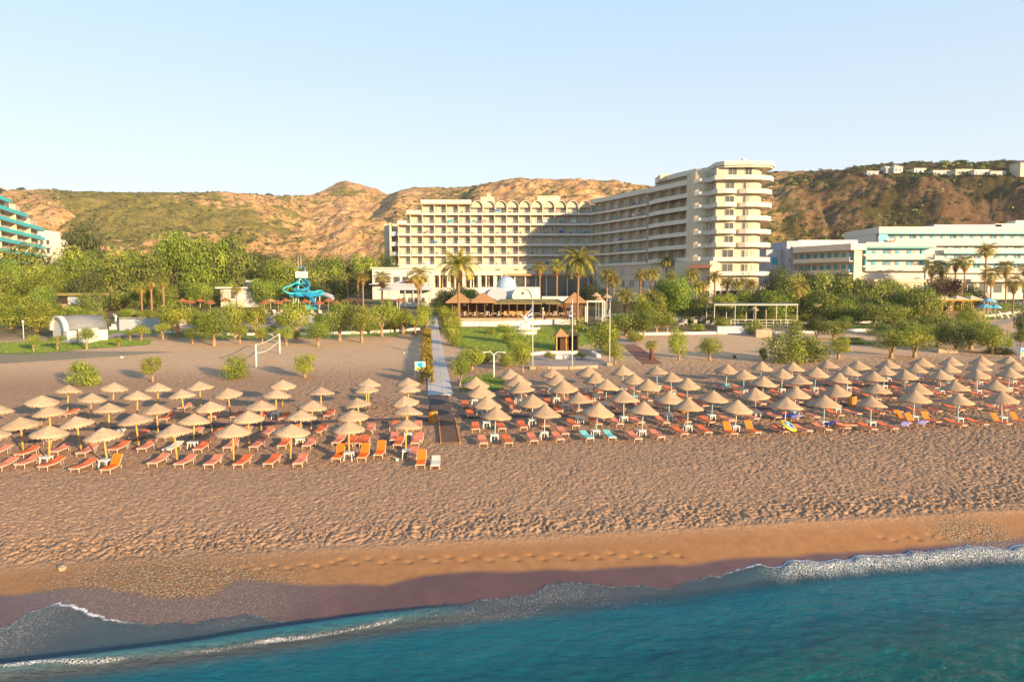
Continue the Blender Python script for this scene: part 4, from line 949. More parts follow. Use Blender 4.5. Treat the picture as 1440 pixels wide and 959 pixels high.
# hedges
def hedge(px0, pb0, px1, pb1, w_, h_, mat, label, cat='hedge', n=60):
    a = gp(px0, pb0); b = gp(px1, pb1); L = math.hypot(b[0] - a[0], b[1] - a[1]); g = np.random.default_rng(int(px0))
    k = int(L * n); t = g.random(k); face = g.random(k)
    off = g.uniform(-1, 1, k); zz = g.random(k)
    top = face < .4; off = np.where(top, off, np.sign(off)); zz = np.where(top, 1 + g.uniform(-.12, .1, k), zz)
    ux, uy = (b[0] - a[0]) / L, (b[1] - a[1]) / L
    P = np.stack([a[0] + ux * L * t - uy * off * w_ / 2, a[1] + uy * L * t + ux * off * w_ / 2, zz * h_], 1)
    P[:, 2] += tz(P[:, 0], P[:, 1]); P += g.normal(size=(k, 3)) * .06
    A = g.normal(size=(k, 3)); A /= np.linalg.norm(A, axis=1)[:, None]; B = np.cross(A, g.normal(size=(k, 3))); B /= np.linalg.norm(B, axis=1)[:, None]
    s = .10
    V = np.stack([P - A * s, P - B * s, P + A * s, P + B * s], 1).reshape(-1, 3)
    me = npmesh('hedge', V, np.arange(k * 4).reshape(k, 4), mat, False, {'tint': ('FACE', g.random(k))})
    tag(link('hedge', me), label, cat)
hedge(600.5, 540, 600.5, 468, .9, .75, M_YEL, 'narrow yellow and green hedge along the left side of the walkway', n=110)
hedge(822, 474, 806, 452, 2.0, 1.3, M_GRN, 'clipped dark hedge at the right end of the lawn', n=60)
hedge(195, 472, 350, 470, 1.4, .7, M_GRN, 'low clipped hedge behind the kerb wall on the left', n=40)
hedge(1386, 442, 1428, 440, 3.0, 1.8, M_BRT, 'bright clipped hedge right of the blue parasols', n=150)
hedge(1400, 433, 1440, 431, 2.0, 1.6, M_DRK, 'dark clipped hedge behind the bright one', n=120)
# scrub on the hills: too many to count
def scrub():
    g = np.random.default_rng(5); n = 22000
    a = g.uniform(-.92, .92, n); Y = g.uniform(262, 620, n); X = a * Y
    pxv = a * F + CX
    dens = vn(X / 26, Y / 26, 77) * .5 + vn(X / 60, Y / 60, 78) * .5
    right = sst(pxv, 1040, 1180); mid = np.exp(-((pxv - 240) / 150) ** 2)
    keep = g.random(n) < np.clip((dens - .39) * 3.4 + .45 * right + .35 * mid, .03, 1)
    Dr = np.interp(a, _ra, _rd); keep &= (Y < Dr + 6)
    X, Y, pxv, Dr = X[keep], Y[keep], pxv[keep], Dr[keep]; Z = tz(X, Y); n = len(X)
    s = g.uniform(.4, 1.25, n) * (1 + .8 * g.random(n) ** 6); s = s * (1 + .25 * sst(pxv, 1040, 1180))
    m = 18; tot = n * m
    d = g.normal(size=(tot, 3)); d /= np.linalg.norm(d, axis=1)[:, None]; d[:, 2] = np.abs(d[:, 2]) * .75
    S = np.repeat(s, m)[:, None]
    P = np.repeat(np.stack([X, Y, Z - .1], 1), m, 0) + d * S * g.uniform(.6, 1.1, tot)[:, None]
    A = np.cross(d + g.normal(size=(tot, 3)) * .5, [0, 0, 1.0]); A /= np.linalg.norm(A, axis=1)[:, None] + 1e-9
    B = np.cross(d, A); k = S * .32
    V = np.stack([P - A * k, P - B * k, P + A * k, P + B * k], 1).reshape(-1, 3)
    ti = np.clip(np.repeat(g.random(n), m) * .7 + g.random(tot) * .3, 0, 1)
    mt = (np.repeat(g.random(n), m) < .35).astype(int)
    me = npmesh('hill_scrub', V, np.arange(tot * 4).reshape(tot, 4), [M_DRK, M_OLV], False, {'tint': ('FACE', ti)}, mt)
    tag(link('hill_scrub', me), 'low evergreen scrub dotted over the dry hillsides', 'scrub', None, 'stuff')
scrub()
G = 'trees on the ridge'
for i, (px, D, pt, w, k) in enumerate([(1274, 392, 225.5, 12, 'drk'), (1262, 388, 233, 5, 'drk'), (1338, 388, 227, 18, 'drk'), (1385, 385, 229, 12, 'drk'), (1395, 383, 230, 12, 'drk'), (1406, 382, 231, 14, 'drk'), (1418, 384, 232, 14, 'drk'), (1192, 402, 234, 16, 'olv'), (1208, 402, 234, 14, 'drk'), (1316, 388, 228, 14, 'olv'), (1370, 386, 231, 14, 'olv'), (1432, 388, 227, 16, 'olv'), (1222, 399, 235, 12, 'olv'), (745, 548, 254.5, 6, 'drk'), (770, 545, 256, 7, 'drk'), (790, 543, 255.5, 6, 'drk'), (880, 525, 259, 8, 'olv'), (40, 478, 264.5, 10, 'drk'), (86, 480, 266, 8, 'drk'), (384, 540, 271, 7, 'drk')]):
    x = xa(px, D); z = tzs(x, D); h = max(za(pt, D) - z, 2.2)
    tree(k, x, D, z - .4, h, w * D / F, .12 if i else .4, 'lone umbrella-shaped tree on the skyline of the right ridge' if i == 0 else f"{'dark' if k == 'drk' else 'olive green'} skyline tree, {'right ridge' if px > 1100 else 'left ridge' if px < 600 else 'ridge above the hotel'}, {ordw(i)} listed outward from the lone tree" , 'ridge_tree', 'tree', G, int(px))
# ------------------------------------------------------------------ buildings
M_CREAM = pm('cream_render', (.60, .51, .38), (.56, .47, .34), .35, .85, .05, obj=False)
M_WALLW = pm('white_render', (.64, .61, .56), (.60, .57, .52), .3, .85, .05, obj=False)
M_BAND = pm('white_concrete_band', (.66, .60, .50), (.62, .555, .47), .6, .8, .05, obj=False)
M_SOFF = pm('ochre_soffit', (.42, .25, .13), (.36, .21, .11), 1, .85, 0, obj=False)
M_CEIL = pm('shaded_recess_render', (.62, .55, .46), (.56, .49, .40), .5, .85, 0, obj=False)
M_RAIL = pm('grey_green_balcony_rail', (.42, .42, .38), (.36, .36, .33), 2, .5, 0, obj=False)
M_TEAL = pm('turquoise_glass_panel', (.02, .62, .70), (.015, .52, .62), .35, .35, 0, .0, .6, obj=False)
M_TURQ = pm('turquoise_painted_trim', (.06, .42, .50), (.05, .36, .45), .5, .5, 0, obj=False)
M_SHUT = pm('blue_shutter', (.02, .30, .48), (.015, .24, .42), 2, .5, .1, .1, obj=False)
M_GREYW = pm('pale_blue_grey_render', (.40, .43, .50), (.36, .39, .46), .4, .85, 0, obj=False)
M_TILE = pm('terracotta_tiles', (.42, .17, .085), (.33, .12, .06), 3, .85, .5, obj=False)
M_ROOFW = pm('white_roof_membrane', (.60, .58, .56), (.55, .53, .51), .6, .7, 0, obj=False)
M_THR = pm('brown_thatch_roof', (.40, .23, .11), (.28, .155, .075), 5, .95, .8, obj=False, stretch=(1, 1, 3))
M_THG = pm('mossy_reed_roof', (.26, .21, .075), (.19, .15, .06), 4, .95, .6, obj=False)
M_BROWN = pm('brown_timber', (.16, .085, .045), (.11, .06, .03), 4, .8, .2, obj=False)
M_DARK = pm('dark_interior', (.05, .042, .036), (.03, .026, .024), 1, .8, 0, obj=False)
M_GLB = pm('dark_window_glass', (.10, .105, .10), (.06, .065, .065), .7, .15, 0, .3, .6, obj=False)
M_GLC = pm('curtained_window', (.56, .50, .42), (.42, .37, .32), 1.6, .35, 0, .25, .5, obj=False, stretch=(3, 3, .3))
M_GLG = pm('grey_glazing', (.32, .31, .28), (.20, .20, .19), 1.1, .2, 0, .35, .5, obj=False, stretch=(2, 2, .5))
M_WF = pm('pale_window_frame', (.62, .58, .52), (.56, .52, .47), 1, .6, 0, obj=False)
M_STONE = pm('pale_stone', (.42, .32, .23), (.33, .25, .17), 1.2, .9, .4, obj=False)
M_BLDOME = pm('blue_grey_dome', (.34, .46, .58), (.29, .41, .54), 2, .5, .1, obj=False)

def win(mb, p, u, w_, h_, n, pane=0):
    """a window standing on p, width along u, outward normal n: frame (slot 0) and panes (slots 1..)"""
    u = Vector((u[0], u[1], 0)); n = Vector((n[0], n[1], 0)); p = Vector(p); Z = Vector((0, 0, 1))
    def slab(a0, a1, b0, b1, d0, d1, mi):
        mb.cur = mi; q = [p + u * a + Z * b + n * d for d in (d0, d1) for a, b in ((a0, b0), (a1, b0), (a1, b1), (a0, b1))]
        mb.add(q, [(0, 1, 2, 3), (4, 7, 6, 5), (0, 4, 5, 1), (1, 5, 6, 2), (2, 6, 7, 3), (3, 7, 4, 0)])
    f = .07
    slab(0, f, 0, h_, .0, .10, 0); slab(w_ - f, w_, 0, h_, .0, .10, 0); slab(f, w_ - f, h_ - f, h_, .0, .10, 0); slab(f, w_ - f, 0, f, .0, .10, 0)
    slab(w_ / 2 - .03, w_ / 2 + .03, f, h_ - f, .0, .085, 0)
    slab(f, w_ / 2 - .03, f, h_ - f, .0, .05, 1); slab(w_ / 2 + .03, w_ - f, f, h_ - f, .0, .045, 1 + pane % 2)
    mb.cur = 0
class Wins:
    """windows of one building: the hundred largest in view as parts of their own, the rest as one"""
    def __init__(s): s.l = []
    def add(s, p, u, w_, h_, n, pane): s.l.append((w_ * h_ * max(.15, -n[1] * .9 + abs(n[0]) * .4) / (p[1] ** 2), (p, u, w_, h_, n, pane)))
    def build(s, parent, mats, name='window'):
        s.l.sort(key=lambda a: -a[0]); rest = {}
        for i, (_, a) in enumerate(s.l):
            g = [M_WF, M_GLB, M_GLG] if a[0][1] < 156 and a[0][0] > 46 else mats[(int(abs(a[0][0] * 7.3 + a[0][2] * 3.1 + a[0][1] * 2.7)) * 7919 >> 2) % len(mats)]
            if i < 98: mb = MB(); win(mb, *a); mb.build(name, g, parent)
            else: rest.setdefault(0, MB()); win(rest[0], *a)
        if rest: tag(rest[0].build('smaller_' + name + 's', mats[0], parent), kind='stuff')
GL = [[M_WF, M_GLG, M_GLC], [M_WF, M_GLC, M_GLB], [M_WF, M_GLC, M_GLC], [M_WF, M_GLG, M_GLG], [M_WF, M_GLC, M_GLG]]

# ---- the big hotel: left wing, shaded wing, lit tower
HT = empty('hotel', (0, 0, 0), 0, 'large cream balconied hotel with stepped left end and tall round-cornered tower', 'hotel')
W = Wins(); rg = random.Random(3)
ZL = [17.4, 20.4, 23.4, 26.4, 29.4, 32.4]
XL = [-33.8, -33.8, -33.8, -33.8, -31.1, -26.9]; XR = 23.2; YF = 200.0
walls = MB(); parts = MB()
for z, x0 in zip(ZL, XL):
    walls.bx(x0 + .02, XR + 1.0, YF + 1.7, YF + 13, z, z + 2.98)
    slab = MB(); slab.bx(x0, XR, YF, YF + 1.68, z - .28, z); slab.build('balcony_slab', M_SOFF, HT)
    pa = MB(); pa.bx(x0, XR, YF - .12, YF, z - .26, z + .34); pa.build('balcony_parapet', M_BAND, HT)
    ra = MB(); ra.bx(x0, XR, YF - .09, YF - .03, z + .92, z + .98)
    nb = int((XR - x0) / 1.18)
    for k in range(nb + 1): ra.bx(x0 + k * 1.18, x0 + k * 1.18 + .05, YF - .085, YF - .035, z + .34, z + .92)
    for k in range(nb * 4): ra.bx(x0 + k * .295 + .1, x0 + k * .295 + .125, YF - .075, YF - .05, z + .34, z + .92)
    ra.build('balcony_railing', M_RAIL, HT)
    k = 0; x = -33.8 + .1
    while x < XR - .5:
        if x >= x0 - .2:
            parts = MB(); parts.bx(x, x + .16, YF + .1, YF + 1.7, z, z + 2.7); parts.build('balcony_partition', M_CREAM, HT)
            if x + 3.5 < XR + 1:
                W.add((x + 1.75, YF + 1.69, z + .05), (1, 0), 1.62, 2.25, (0, -1), rg.randrange(4))
                if rg.random() < .35: W.add((x + .35, YF + 1.69, z + .9), (1, 0), .8, 1.2, (0, -1), rg.randrange(4))
        x += 3.55; k += 1
walls.bx(-33.8, XR, YF + .3, YF + 13, 8, 17.1); walls.bx(-33.8, XR, YF + 1.7, YF + 12.9, 17.1, 17.4)
walls.bx(-33.8, 24, YF - .05, YF + .3, 14.9, 17.1)
walls.bx(-38.6, -33.8, YF + 4.5, YF + 13, 8, 30.0)
walls.bx(-36.4, -36.0, YF + 1.0, YF + 4.5, 8, 30.0)
walls.build('facade_wall', M_CREAM, HT)
sd_ = MB()
for z in ZL[:4]: sd_.bx(-36.0, -33.82, YF + 1.2, YF + 4.4, z - .28, z + .0); sd_.bx(-36.0, -33.82, YF + 1.0, YF + 1.18, z - .28, z + 1.0)
sd_.build('side_balcony', M_GREYW, HT)
for x0, x1, z in ((-33.8, -31.1, 29.4), (-31.1, -26.9, 32.4), (-26.9, -12.0, 35.4)):
    r_ = MB(); r_.bx(x0, x1, YF - .15, YF + 13, z, z + .22); r_.bx(x0, x1, YF - .18, YF + .1, z + .22, z + 1.15); r_.build('roof_parapet', M_BAND, HT)
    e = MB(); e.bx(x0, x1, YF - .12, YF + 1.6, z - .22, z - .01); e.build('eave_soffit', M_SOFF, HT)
for k in range(10):                                   # the scalloped vaults of the top floor
    xc = -12.0 + 3.52 * (k + .5); v = MB(); n = 14; pts = [(xc + 1.76 * math.cos(PI * i / n), 34.35 + 2.0 * math.sin(PI * i / n)) for i in range(n + 1)]
    vs = []
    for yy in (YF - .1, YF + 8):
        for (x, z) in pts: vs.append((x, yy, z))
        for (x, z) in pts: vs.append((xc + (x - xc) * .92, yy, 34.35 + (z - 34.35) * .93))
    m = n + 1; fs = []
    for i in range(n):
        fs += [(i, i + 1, 2 * m + i + 1, 2 * m + i), (m + i + 1, m + i, 3 * m + i, 3 * m + i + 1), (i + 1, i, m + i, m + i + 1)]
    v.add(vs, fs); v.build('vaulted_canopy', M_BAND, HT)
    v = MB(); q = [(xc + (x - xc) * .92, YF + .6, 34.35 + (z - 34.35) * .93) for x, z in pts]; v.add(q, [tuple(range(m))]); v.build('vault_end_wall', M_CREAM, HT)
    v = MB(); v.bx(xc + 1.60, xc + 1.92, YF - .1, YF + 1.6, 32.4, 34.4); v.build('vault_pier', M_CREAM, HT)
for (x0, x1, y0, z1) in ((-9.5, -5.4, 206, 38.0), (7.7, 14.6, 206, 38.3), (-7.6, -6.6, 207, 39.3)):
    b = MB(); b.bx(x0, x1, y0, y0 + 3, 35.4, z1); b.bx(x0 - .2, x1 + .2, y0 - .2, y0 + 3.2, z1, z1 + .2); b.build('rooftop_box', M_CREAM, HT)
# lower floors of the left wing
lo = MB(); lo.bx(-25.5, -2.8, 192.2, 200.2, 14.55, 15.05); lo.bx(-25.8, -2.6, 191.9, 192.2, 14.35, 15.2); lo.build('restaurant_roof', M_BAND, HT)
b = MB(); b.bx(-25, -3, 193.6, 200, 7, 14.5); b.build('restaurant_interior', M_DARK, HT)
for k in range(11):
    x = -25.3 + k * 2.22; b = MB(); b.bx(x, x + (.85 if k % 2 else .35), 192.4, 193.1, 10.9, 14.5); b.build('column', M_BAND, HT)
    if k < 10:
        for q in (0, 1):
            c = MB(); xx = x + .95 + q * .8; c.add([(xx - .28, 193.4, 14.4), (xx + .28, 193.4, 14.4), (xx + .06, 193.4, 12.9), (xx + .22, 193.4, 11.0), (xx - .22, 193.4, 11.0), (xx - .06, 193.4, 12.9), (xx - .28, 193.5, 14.4), (xx + .28, 193.5, 14.4), (xx + .06, 193.5, 12.9), (xx + .22, 193.5, 11.0), (xx - .22, 193.5, 11.0), (xx - .06, 193.5, 12.9)], [(0, 5, 2, 1), (5, 4, 3, 2), (6, 7, 8, 11), (11, 8, 9, 10), (0, 1, 7, 6), (1, 2, 8, 7), (2, 3, 9, 8), (3, 4, 10, 9), (4, 5, 11, 10), (5, 0, 6, 11)])
            c.build('curtain', M_SOFF if k % 3 else M_CREAM, HT)
b = MB(); b.bx(-25.6, -2.6, 192.3, 200.2, 7, 10.9); b.build('terrace_base', M_WALLW, HT)
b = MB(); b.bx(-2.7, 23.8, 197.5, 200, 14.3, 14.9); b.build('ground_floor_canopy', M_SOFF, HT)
b = MB(); b.bx(-2.6, 23.6, 199, 200.2, 7, 14.3); b.build('ground_floor_glazing', M_GLB, HT)
for k in range(9): c = MB(); c.bx(-2.4 + k * 3.1, -2.1 + k * 3.1, 198.6, 198.95, 7, 14.3); c.build('column', M_BAND, HT)
for k, x in enumerate((-30, -20.4, -14, -5, .5, 4.6)): b = MB(); b.bx(x, x + 1.5, YF - .09, YF - .04, 16.0, 16.35); b.build('vent_slot', M_BROWN, HT)
# shaded wing: from the inner corner towards the camera
P = [(23.2, 200.0), (27.4, 193.0), (31.4, 185.0), (35.3, 176.8), (38.8, 168.6), (42.0, 161.2)]
def off(P, d):
    out = []
    for i in range(len(P)):
        a = Vector(P[max(i - 1, 0)]); b = Vector(P[min(i + 1, len(P) - 1)]); t = (b - a).normalized(); out.append((P[i][0] - t.y * d, P[i][1] + t.x * d))
    return out
Pw = off(P, 1.6); Pb = off(P, 11)
body = MB()
for z in ZL: body.prism(Pw + Pb[::-1], z, z + 2.98)
body.prism(off(P, .25) + off(P, 10.9)[::-1], 7.2, 17.1); body.prism(off(P, 1.6) + off(P, 10.9)[::-1], 17.1, 17.4)
body.build('shaded_wing_wall', M_CREAM, HT)
i3 = 3
bulge = [(35.6, 176.0), (36.4, 172.0), (38.0, 168.2), (40.2, 163.6), (42.2, 159.6), (43.4, 158.2)]
for li, z in enumerate(ZL):
    s_ = MB(); s_.prism(P + off(P, 1.58)[::-1], z - .28, z); s_.build('balcony_slab', M_SOFF, HT)
    s_ = MB(); s_.ribbon(P[:4], -.12, z - .26, z + .34); s_.build('balcony_parapet', M_BAND, HT)
    Q = off(P[:4], -.03); ra = MB(); ra.ribbon(Q, -.05, z + .92, z + .98)
    for a, b_ in zip(Q[:-1], Q[1:]):
        L = math.hypot(b_[0] - a[0], b_[1] - a[1]); n = int(L / .35)
        for k in range(n): t = k / n; ra.box((a[0] + (b_[0] - a[0]) * t, a[1] + (b_[1] - a[1]) * t, z + .63), (.03, .03, .58))
    ra.build('balcony_railing', M_RAIL, HT)
    s_ = MB(); s_.prism(bulge + [(42.6, 161.8), (39.6, 168.4), (36.1, 176.2)], z - .28, z); s_.build('curved_balcony_slab', M_SOFF, HT)
    s_ = MB(); s_.ribbon(bulge, -.14, z - .3, z + .70); s_.build('curved_balcony_parapet', M_BAND, HT)
    # windows and partitions along the wing
    tot = 0
    for a, b_ in zip(Pw[:-1], Pw[1:]):
        d = Vector((b_[0] - a[0], b_[1] - a[1])); L = d.length; d.normalize(); nn = (d.y, -d.x); n = max(1, round(L / 4.2)); st = L / n
        for k in range(n):
            q = Vector(a) + d * (k * st + st * .38); W.add((q.x + nn[0] * .0, q.y + nn[1] * .0, z + .05), (d.x, d.y), st * .44, 2.2, nn, rg.randrange(4))
            q = Vector(a) + d * (k * st); pp = MB() if False else None
            body2 = MB(); body2.box((q.x + nn[0] * .78, q.y + nn[1] * .78, z + 1.35), (.14, 1.5, 2.7), math.atan2(nn[1], nn[0]) - PI / 2); body2.build('balcony_partition', M_CREAM, HT)
for a, b_ in zip(off(P, .25)[:-1], off(P, .25)[1:]):
    d = Vector((b_[0] - a[0], b_[1] - a[1])); L = d.length; d.normalize(); nn = (d.y, -d.x)
    for k in range(2):
        q = Vector(a) + d * (k * L / 2 + L * .12)
        for z in (14.3, 11.0): W.add((q.x, q.y, z), (d.x, d.y), L * .27, 2.0, nn, k)
for z0 in (17.4,):
    s_ = MB(); s_.ribbon(P, -.14, 16.9, 17.3); s_.build('floor_band', M_BAND, HT)
s_ = MB(); s_.prism(off(P[:4], -.2) + off(P[:4], 10.9)[::-1], 35.4, 35.75); s_.ribbon(off(P[:4], -.2), .25, 35.75, 36.6); s_.build('shaded_wing_roof', M_BAND, HT)
# extra storey towards the tower and its roof
T = [(35.4, 177), (37.4, 172), (39.6, 167.6), (42.2, 161.6)]
s_ = MB(); s_.ribbon(off(T, -.6), -.14, 35.2, 36.3); s_.prism(off(T, -.6) + off(T, 9)[::-1], 35.1, 35.4); s_.build('terrace_parapet', M_BAND, HT)
s_ = MB(); s_.prism(off(T, 2.2) + off(T, 10)[::-1], 35.4, 37.7); s_.build('penthouse_wall', M_CREAM, HT)
s_ = MB(); s_.prism([(37.6, 174), (40.4, 167), (43.4, 160.6), (48, 158), (52, 166), (46, 178)], 37.7, 38.0); s_.ribbon([(37.6, 174), (40.4, 167), (43.4, 160.6), (48, 158.1)], .3, 38.0, 38.8); s_.build('penthouse_roof', M_BAND, HT)
s_ = MB(); s_.bx(37.2, 41.5, 171, 177, 37.6, 39.1); s_.build('rooftop_box', M_CREAM, HT)
# stair drum between the wing and the tower
n = 20; dr = [(44.6 + 3.1 * math.cos(t), 161.2 + 3.1 * math.sin(t)) for t in [2 * PI * k / n for k in range(n)]]
s_ = MB(); s_.prism(dr, 7, 37.7); s_.build('stair_drum', M_CREAM, HT, False)
link_w = MB(); link_w.prism([(45.5, 158.6), (48, 157.2), (52, 165), (46, 166)], 7, 37.7); link_w.build('recess_wall', M_CREAM, HT)
for z in ZL + [35.4]:
    bl = [(42.6, 158.9), (43.6, 158.0), (45.0, 157.7), (46.4, 156.9), (47.0, 155.4)]
    s_ = MB(); s_.ribbon(bl, -.14, z - .3, z + .66); s_.prism(bl + [(47.2, 158.5), (44, 160)], z - .3, z - .02); s_.build('curved_balcony', M_BAND, HT)
    W.add((46.2, 158.15, z + .1), (.87, -.48), 1.0, 2.1, (-.48, -.87), 1)
# tower
TP = [(46.6, 155.0), (55.0, 155.0), (56.6, 155.7), (57.6, 157.2), (58.0, 159.0), (58.0, 177), (46.6, 177)]
s_ = MB(); s_.prism(TP, 7, 37.9); s_.build('tower_wall', M_CREAM, HT)
for z in [14.0, 17.2]:
    bl = [(45.9, 156.4), (45.9, 153.7), (55.5, 153.5), (58.6, 154.6), (59.9, 157.0), (60.0, 165)]
    s_ = MB(); s_.prism(bl + [(58.0, 165), (58, 159), (55, 155.1), (46.7, 155.1)], z - .35, z); s_.ribbon(bl, -.14, z - .35, z + .6); s_.build('tower_terrace', M_BAND, HT)
s_ = MB(); s_.prism([(44, 152.6), (60.3, 152.4), (60.3, 168), (57.8, 168), (57.8, 156), (44, 156)], 10.2, 10.7); s_.ribbon([(44, 152.6), (60.3, 152.4), (60.3, 168)], -.14, 10.2, 11.4); s_.build('tower_terrace', M_BAND, HT)
for z in ZL:
    if z < 18: continue
    bl = [(46.0, 156.5), (46.0, 155.0), (46.5, 153.7), (48.2, 153.2), (50.0, 153.5), (50.9, 154.3), (51.1, 154.98)]
    s_ = MB(); s_.prism(bl, z - .3, z - .02); s_.ribbon(bl, -.14, z - .3, z + .72); s_.build('tower_balcony', M_BAND, HT)
    bl = [(51.5, 154.98), (51.8, 154.1), (53.0, 153.4), (55.6, 153.5), (57.9, 154.4), (59.5, 156.0), (60.1, 158.2), (60.1, 164), (58.02, 164)]
    s_ = MB(); s_.prism(bl + [(58.0, 159), (57.6, 157.2), (56.6, 155.7), (55, 155.02)], z - .3, z - .02); s_.ribbon(bl, -.14, z - .3, z + .72); s_.build('tower_balcony', M_BAND, HT)
    W.add((48.6, 155.0, z + .2), (1, 0), 2.1, 2.1, (0, -1), 0); W.add((52.6, 155.0, z + .2), (1, 0), 1.5, 2.1, (0, -1), 1)
    W.add((58.0, 160.0, z + .2), (0, 1), 1.8, 2.1, (1, 0), 0)
    W.add((46.6, 157.0, z + .3), (0, -1), 1.3, 2.0, (-1, 0), 0)
for z in (14.2, 17.4, 11.0): W.add((48.2, 155.0, z + .1), (1, 0), 2.6 if z > 12 else 2.0, 2.1, (0, -1), 0); W.add((52.6, 155.0, z + .1), (1, 0), 1.6, 2.0, (0, -1), 1); W.add((55.0 + .05, 155.0, z + .6), (.9, .4), .8, 1.4, (.4, -.9), 0)
bl = [(45.9, 157.5), (46.0, 153.9), (48, 153.2), (52.5, 153.2), (56.2, 153.5), (58.6, 154.6), (60.0, 156.6), (60.2, 159), (60.2, 166)]
s_ = MB(); s_.prism(bl + [(46.6, 166)], 35.1, 35.42); s_.ribbon(bl, -.16, 35.1, 36.1); s_.build('tower_top_terrace', M_BAND, HT)
s_ = MB(); s_.prism([(46.6, 155.4), (48, 153.9), (54, 153.4), (58.6, 154.2), (60.0, 156.4), (60.0, 172), (46.6, 176)], 37.9, 38.3); s_.prism([(46.3, 155.1), (47.8, 153.5), (54, 153.0), (58.8, 153.9), (60.4, 156.2), (60.4, 172), (46.3, 176)], 38.3, 39.2); s_.build('tower_roof', M_BAND, HT)
s_ = MB(); s_.bx(53.5, 54.6, 158, 159, 39.2, 40.6); s_.build('chimney', M_BAND, HT)
W.add((49.2, 155.0, 36.0), (1, 0), 2.0, 2.0, (0, -1), 0); W.add((53.0, 155.0, 36.0), (1, 0), 1.6, 2.0, (0, -1), 0); W.add((46.6, 158.0, 36.0), (0, -1), 2.0, 2.0, (-1, 0), 1)
W.build(HT, GL)
# entrance canopy and lower block at the foot of the shaded wing
b = MB(); b.prism([(38.5, 159.5), (44.8, 152.5), (48, 155), (43, 162)], 7, 16.9); b.build('entrance_block', M_CREAM, HT)
b = MB(); b.add([(40.8, 154.8, 15.4), (44.6, 151.6, 15.4), (45.6, 153.0, 16.5), (41.8, 156.4, 16.5), (40.8, 154.8, 15.2), (44.6, 151.6, 15.2), (45.6, 153.0, 16.3), (41.8, 156.4, 16.3)], [(0, 1, 2, 3), (7, 6, 5, 4), (0, 4, 5, 1), (1, 5, 6, 2), (2, 6, 7, 3), (3, 7, 4, 0)]); b.build('tiled_canopy', M_TILE, HT)
b = MB(); b.prism([(26, 186), (30, 178), (34, 170), (39, 158), (44.5, 150.5), (60, 150), (60, 156), (30, 200)], 6.6, 8.3); b.build('terrace_base', M_WALLW, HT)
for k in range(8): xk = 45.5 + k * 1.9; c = MB(); c.bx(xk, xk + .3, 153.0, 153.3, 8.3, 10.2); c.build('column', M_BAND, HT)
b = MB(); b.bx(44.5, 59.5, 154.2, 155.4, 8.3, 10.2); b.build('ground_floor_glazing', M_GLB, HT)
# towels and chairs on the balconies: cloths of their own
TW = [pm('teal_cloth', (.02, .34, .38)), M_BLU, pm('blue_cloth', (.03, .20, .50)), pm('pink_cloth', (.55, .22, .25)), pm('green_cloth', (.05, .32, .22)), pm('white_cloth', (.7, .7, .72)), M_PUR]
rg = random.Random(12); used = set()
for k in range(40):
    if k < 18:
        li = rg.randrange(6); bay = rg.randrange(2 if li < 4 else 4, 16)
        if (li, bay) in used: continue
        used.add((li, bay)); x = -33.8 + bay * 3.55 + rg.uniform(.6, 2.2); y = YF - .16; z = ZL[li] + .35; rz = 0
        lb = f"hanging over the {ordw(li)} balcony row from below, {ordw(bay)} bay from the left"
    else:
        li = rg.randrange(6); seg = rg.randrange(10)
        if (li, 50 + seg) in used: continue
        used.add((li, 50 + seg)); t = (seg + .5) / 10 * 3; a = P[int(t)]; b_ = P[int(t) + 1]; f_ = t - int(t); x = a[0] + (b_[0] - a[0]) * f_ - .2; y = a[1] + (b_[1] - a[1]) * f_ - .1; z = ZL[li] + .35
        rz = math.atan2(b_[1] - a[1], b_[0] - a[0]); lb = f"on the shaded wing's {ordw(li)} balcony row from below, {ordw(seg)} from the corner"
    ci = rg.randrange(7); mb = MB(); wv_ = rg.uniform(.7, 1.6); mb.box((0, 0, .32), (wv_, .05, .66)); mb.box((0, .16, .645), (wv_, .3, .03))
    o = mb.build('balcony_towel', TW[ci], None, False, (x, y, z), rz)
    tag(o, f"{['teal', 'dark blue', 'blue', 'pink', 'green', 'white', 'lilac'][ci]} towel {lb}", 'towel', 'towels on the hotel balconies')

for k in range(84):
    li = k % 6; bay = (k * 5 + k // 6) % 16
    if bay < (0 if li < 4 else 4): continue
    x = -33.8 + bay * 3.55 + rg.uniform(.5, 1.5); b = MB(); b.box((0, 0, .42), (.5, .5, .07)); b.box((0, .24, .7), (.5, .06, .5)); b.box((-.21, 0, .2), (.05, .44, .4)); b.box((.21, 0, .2), (.05, .44, .4))
    if (li, bay, 'c') in used: continue
    used.add((li, bay, 'c')); o = b.build('balcony_chair', [M_WHITE, M_BROWN, M_WHITE, M_GREYW][k % 4], None, False, (x, YF + .9, .165 + .985 * ZL[li]), rg.uniform(-.8, .8))
    tag(o, f"{['white', 'brown', 'white', 'grey'][k % 4]} chair on the {ordw(li)} balcony row from below, {ordw(bay)} bay from the left", 'chair', 'chairs on the hotel balconies')
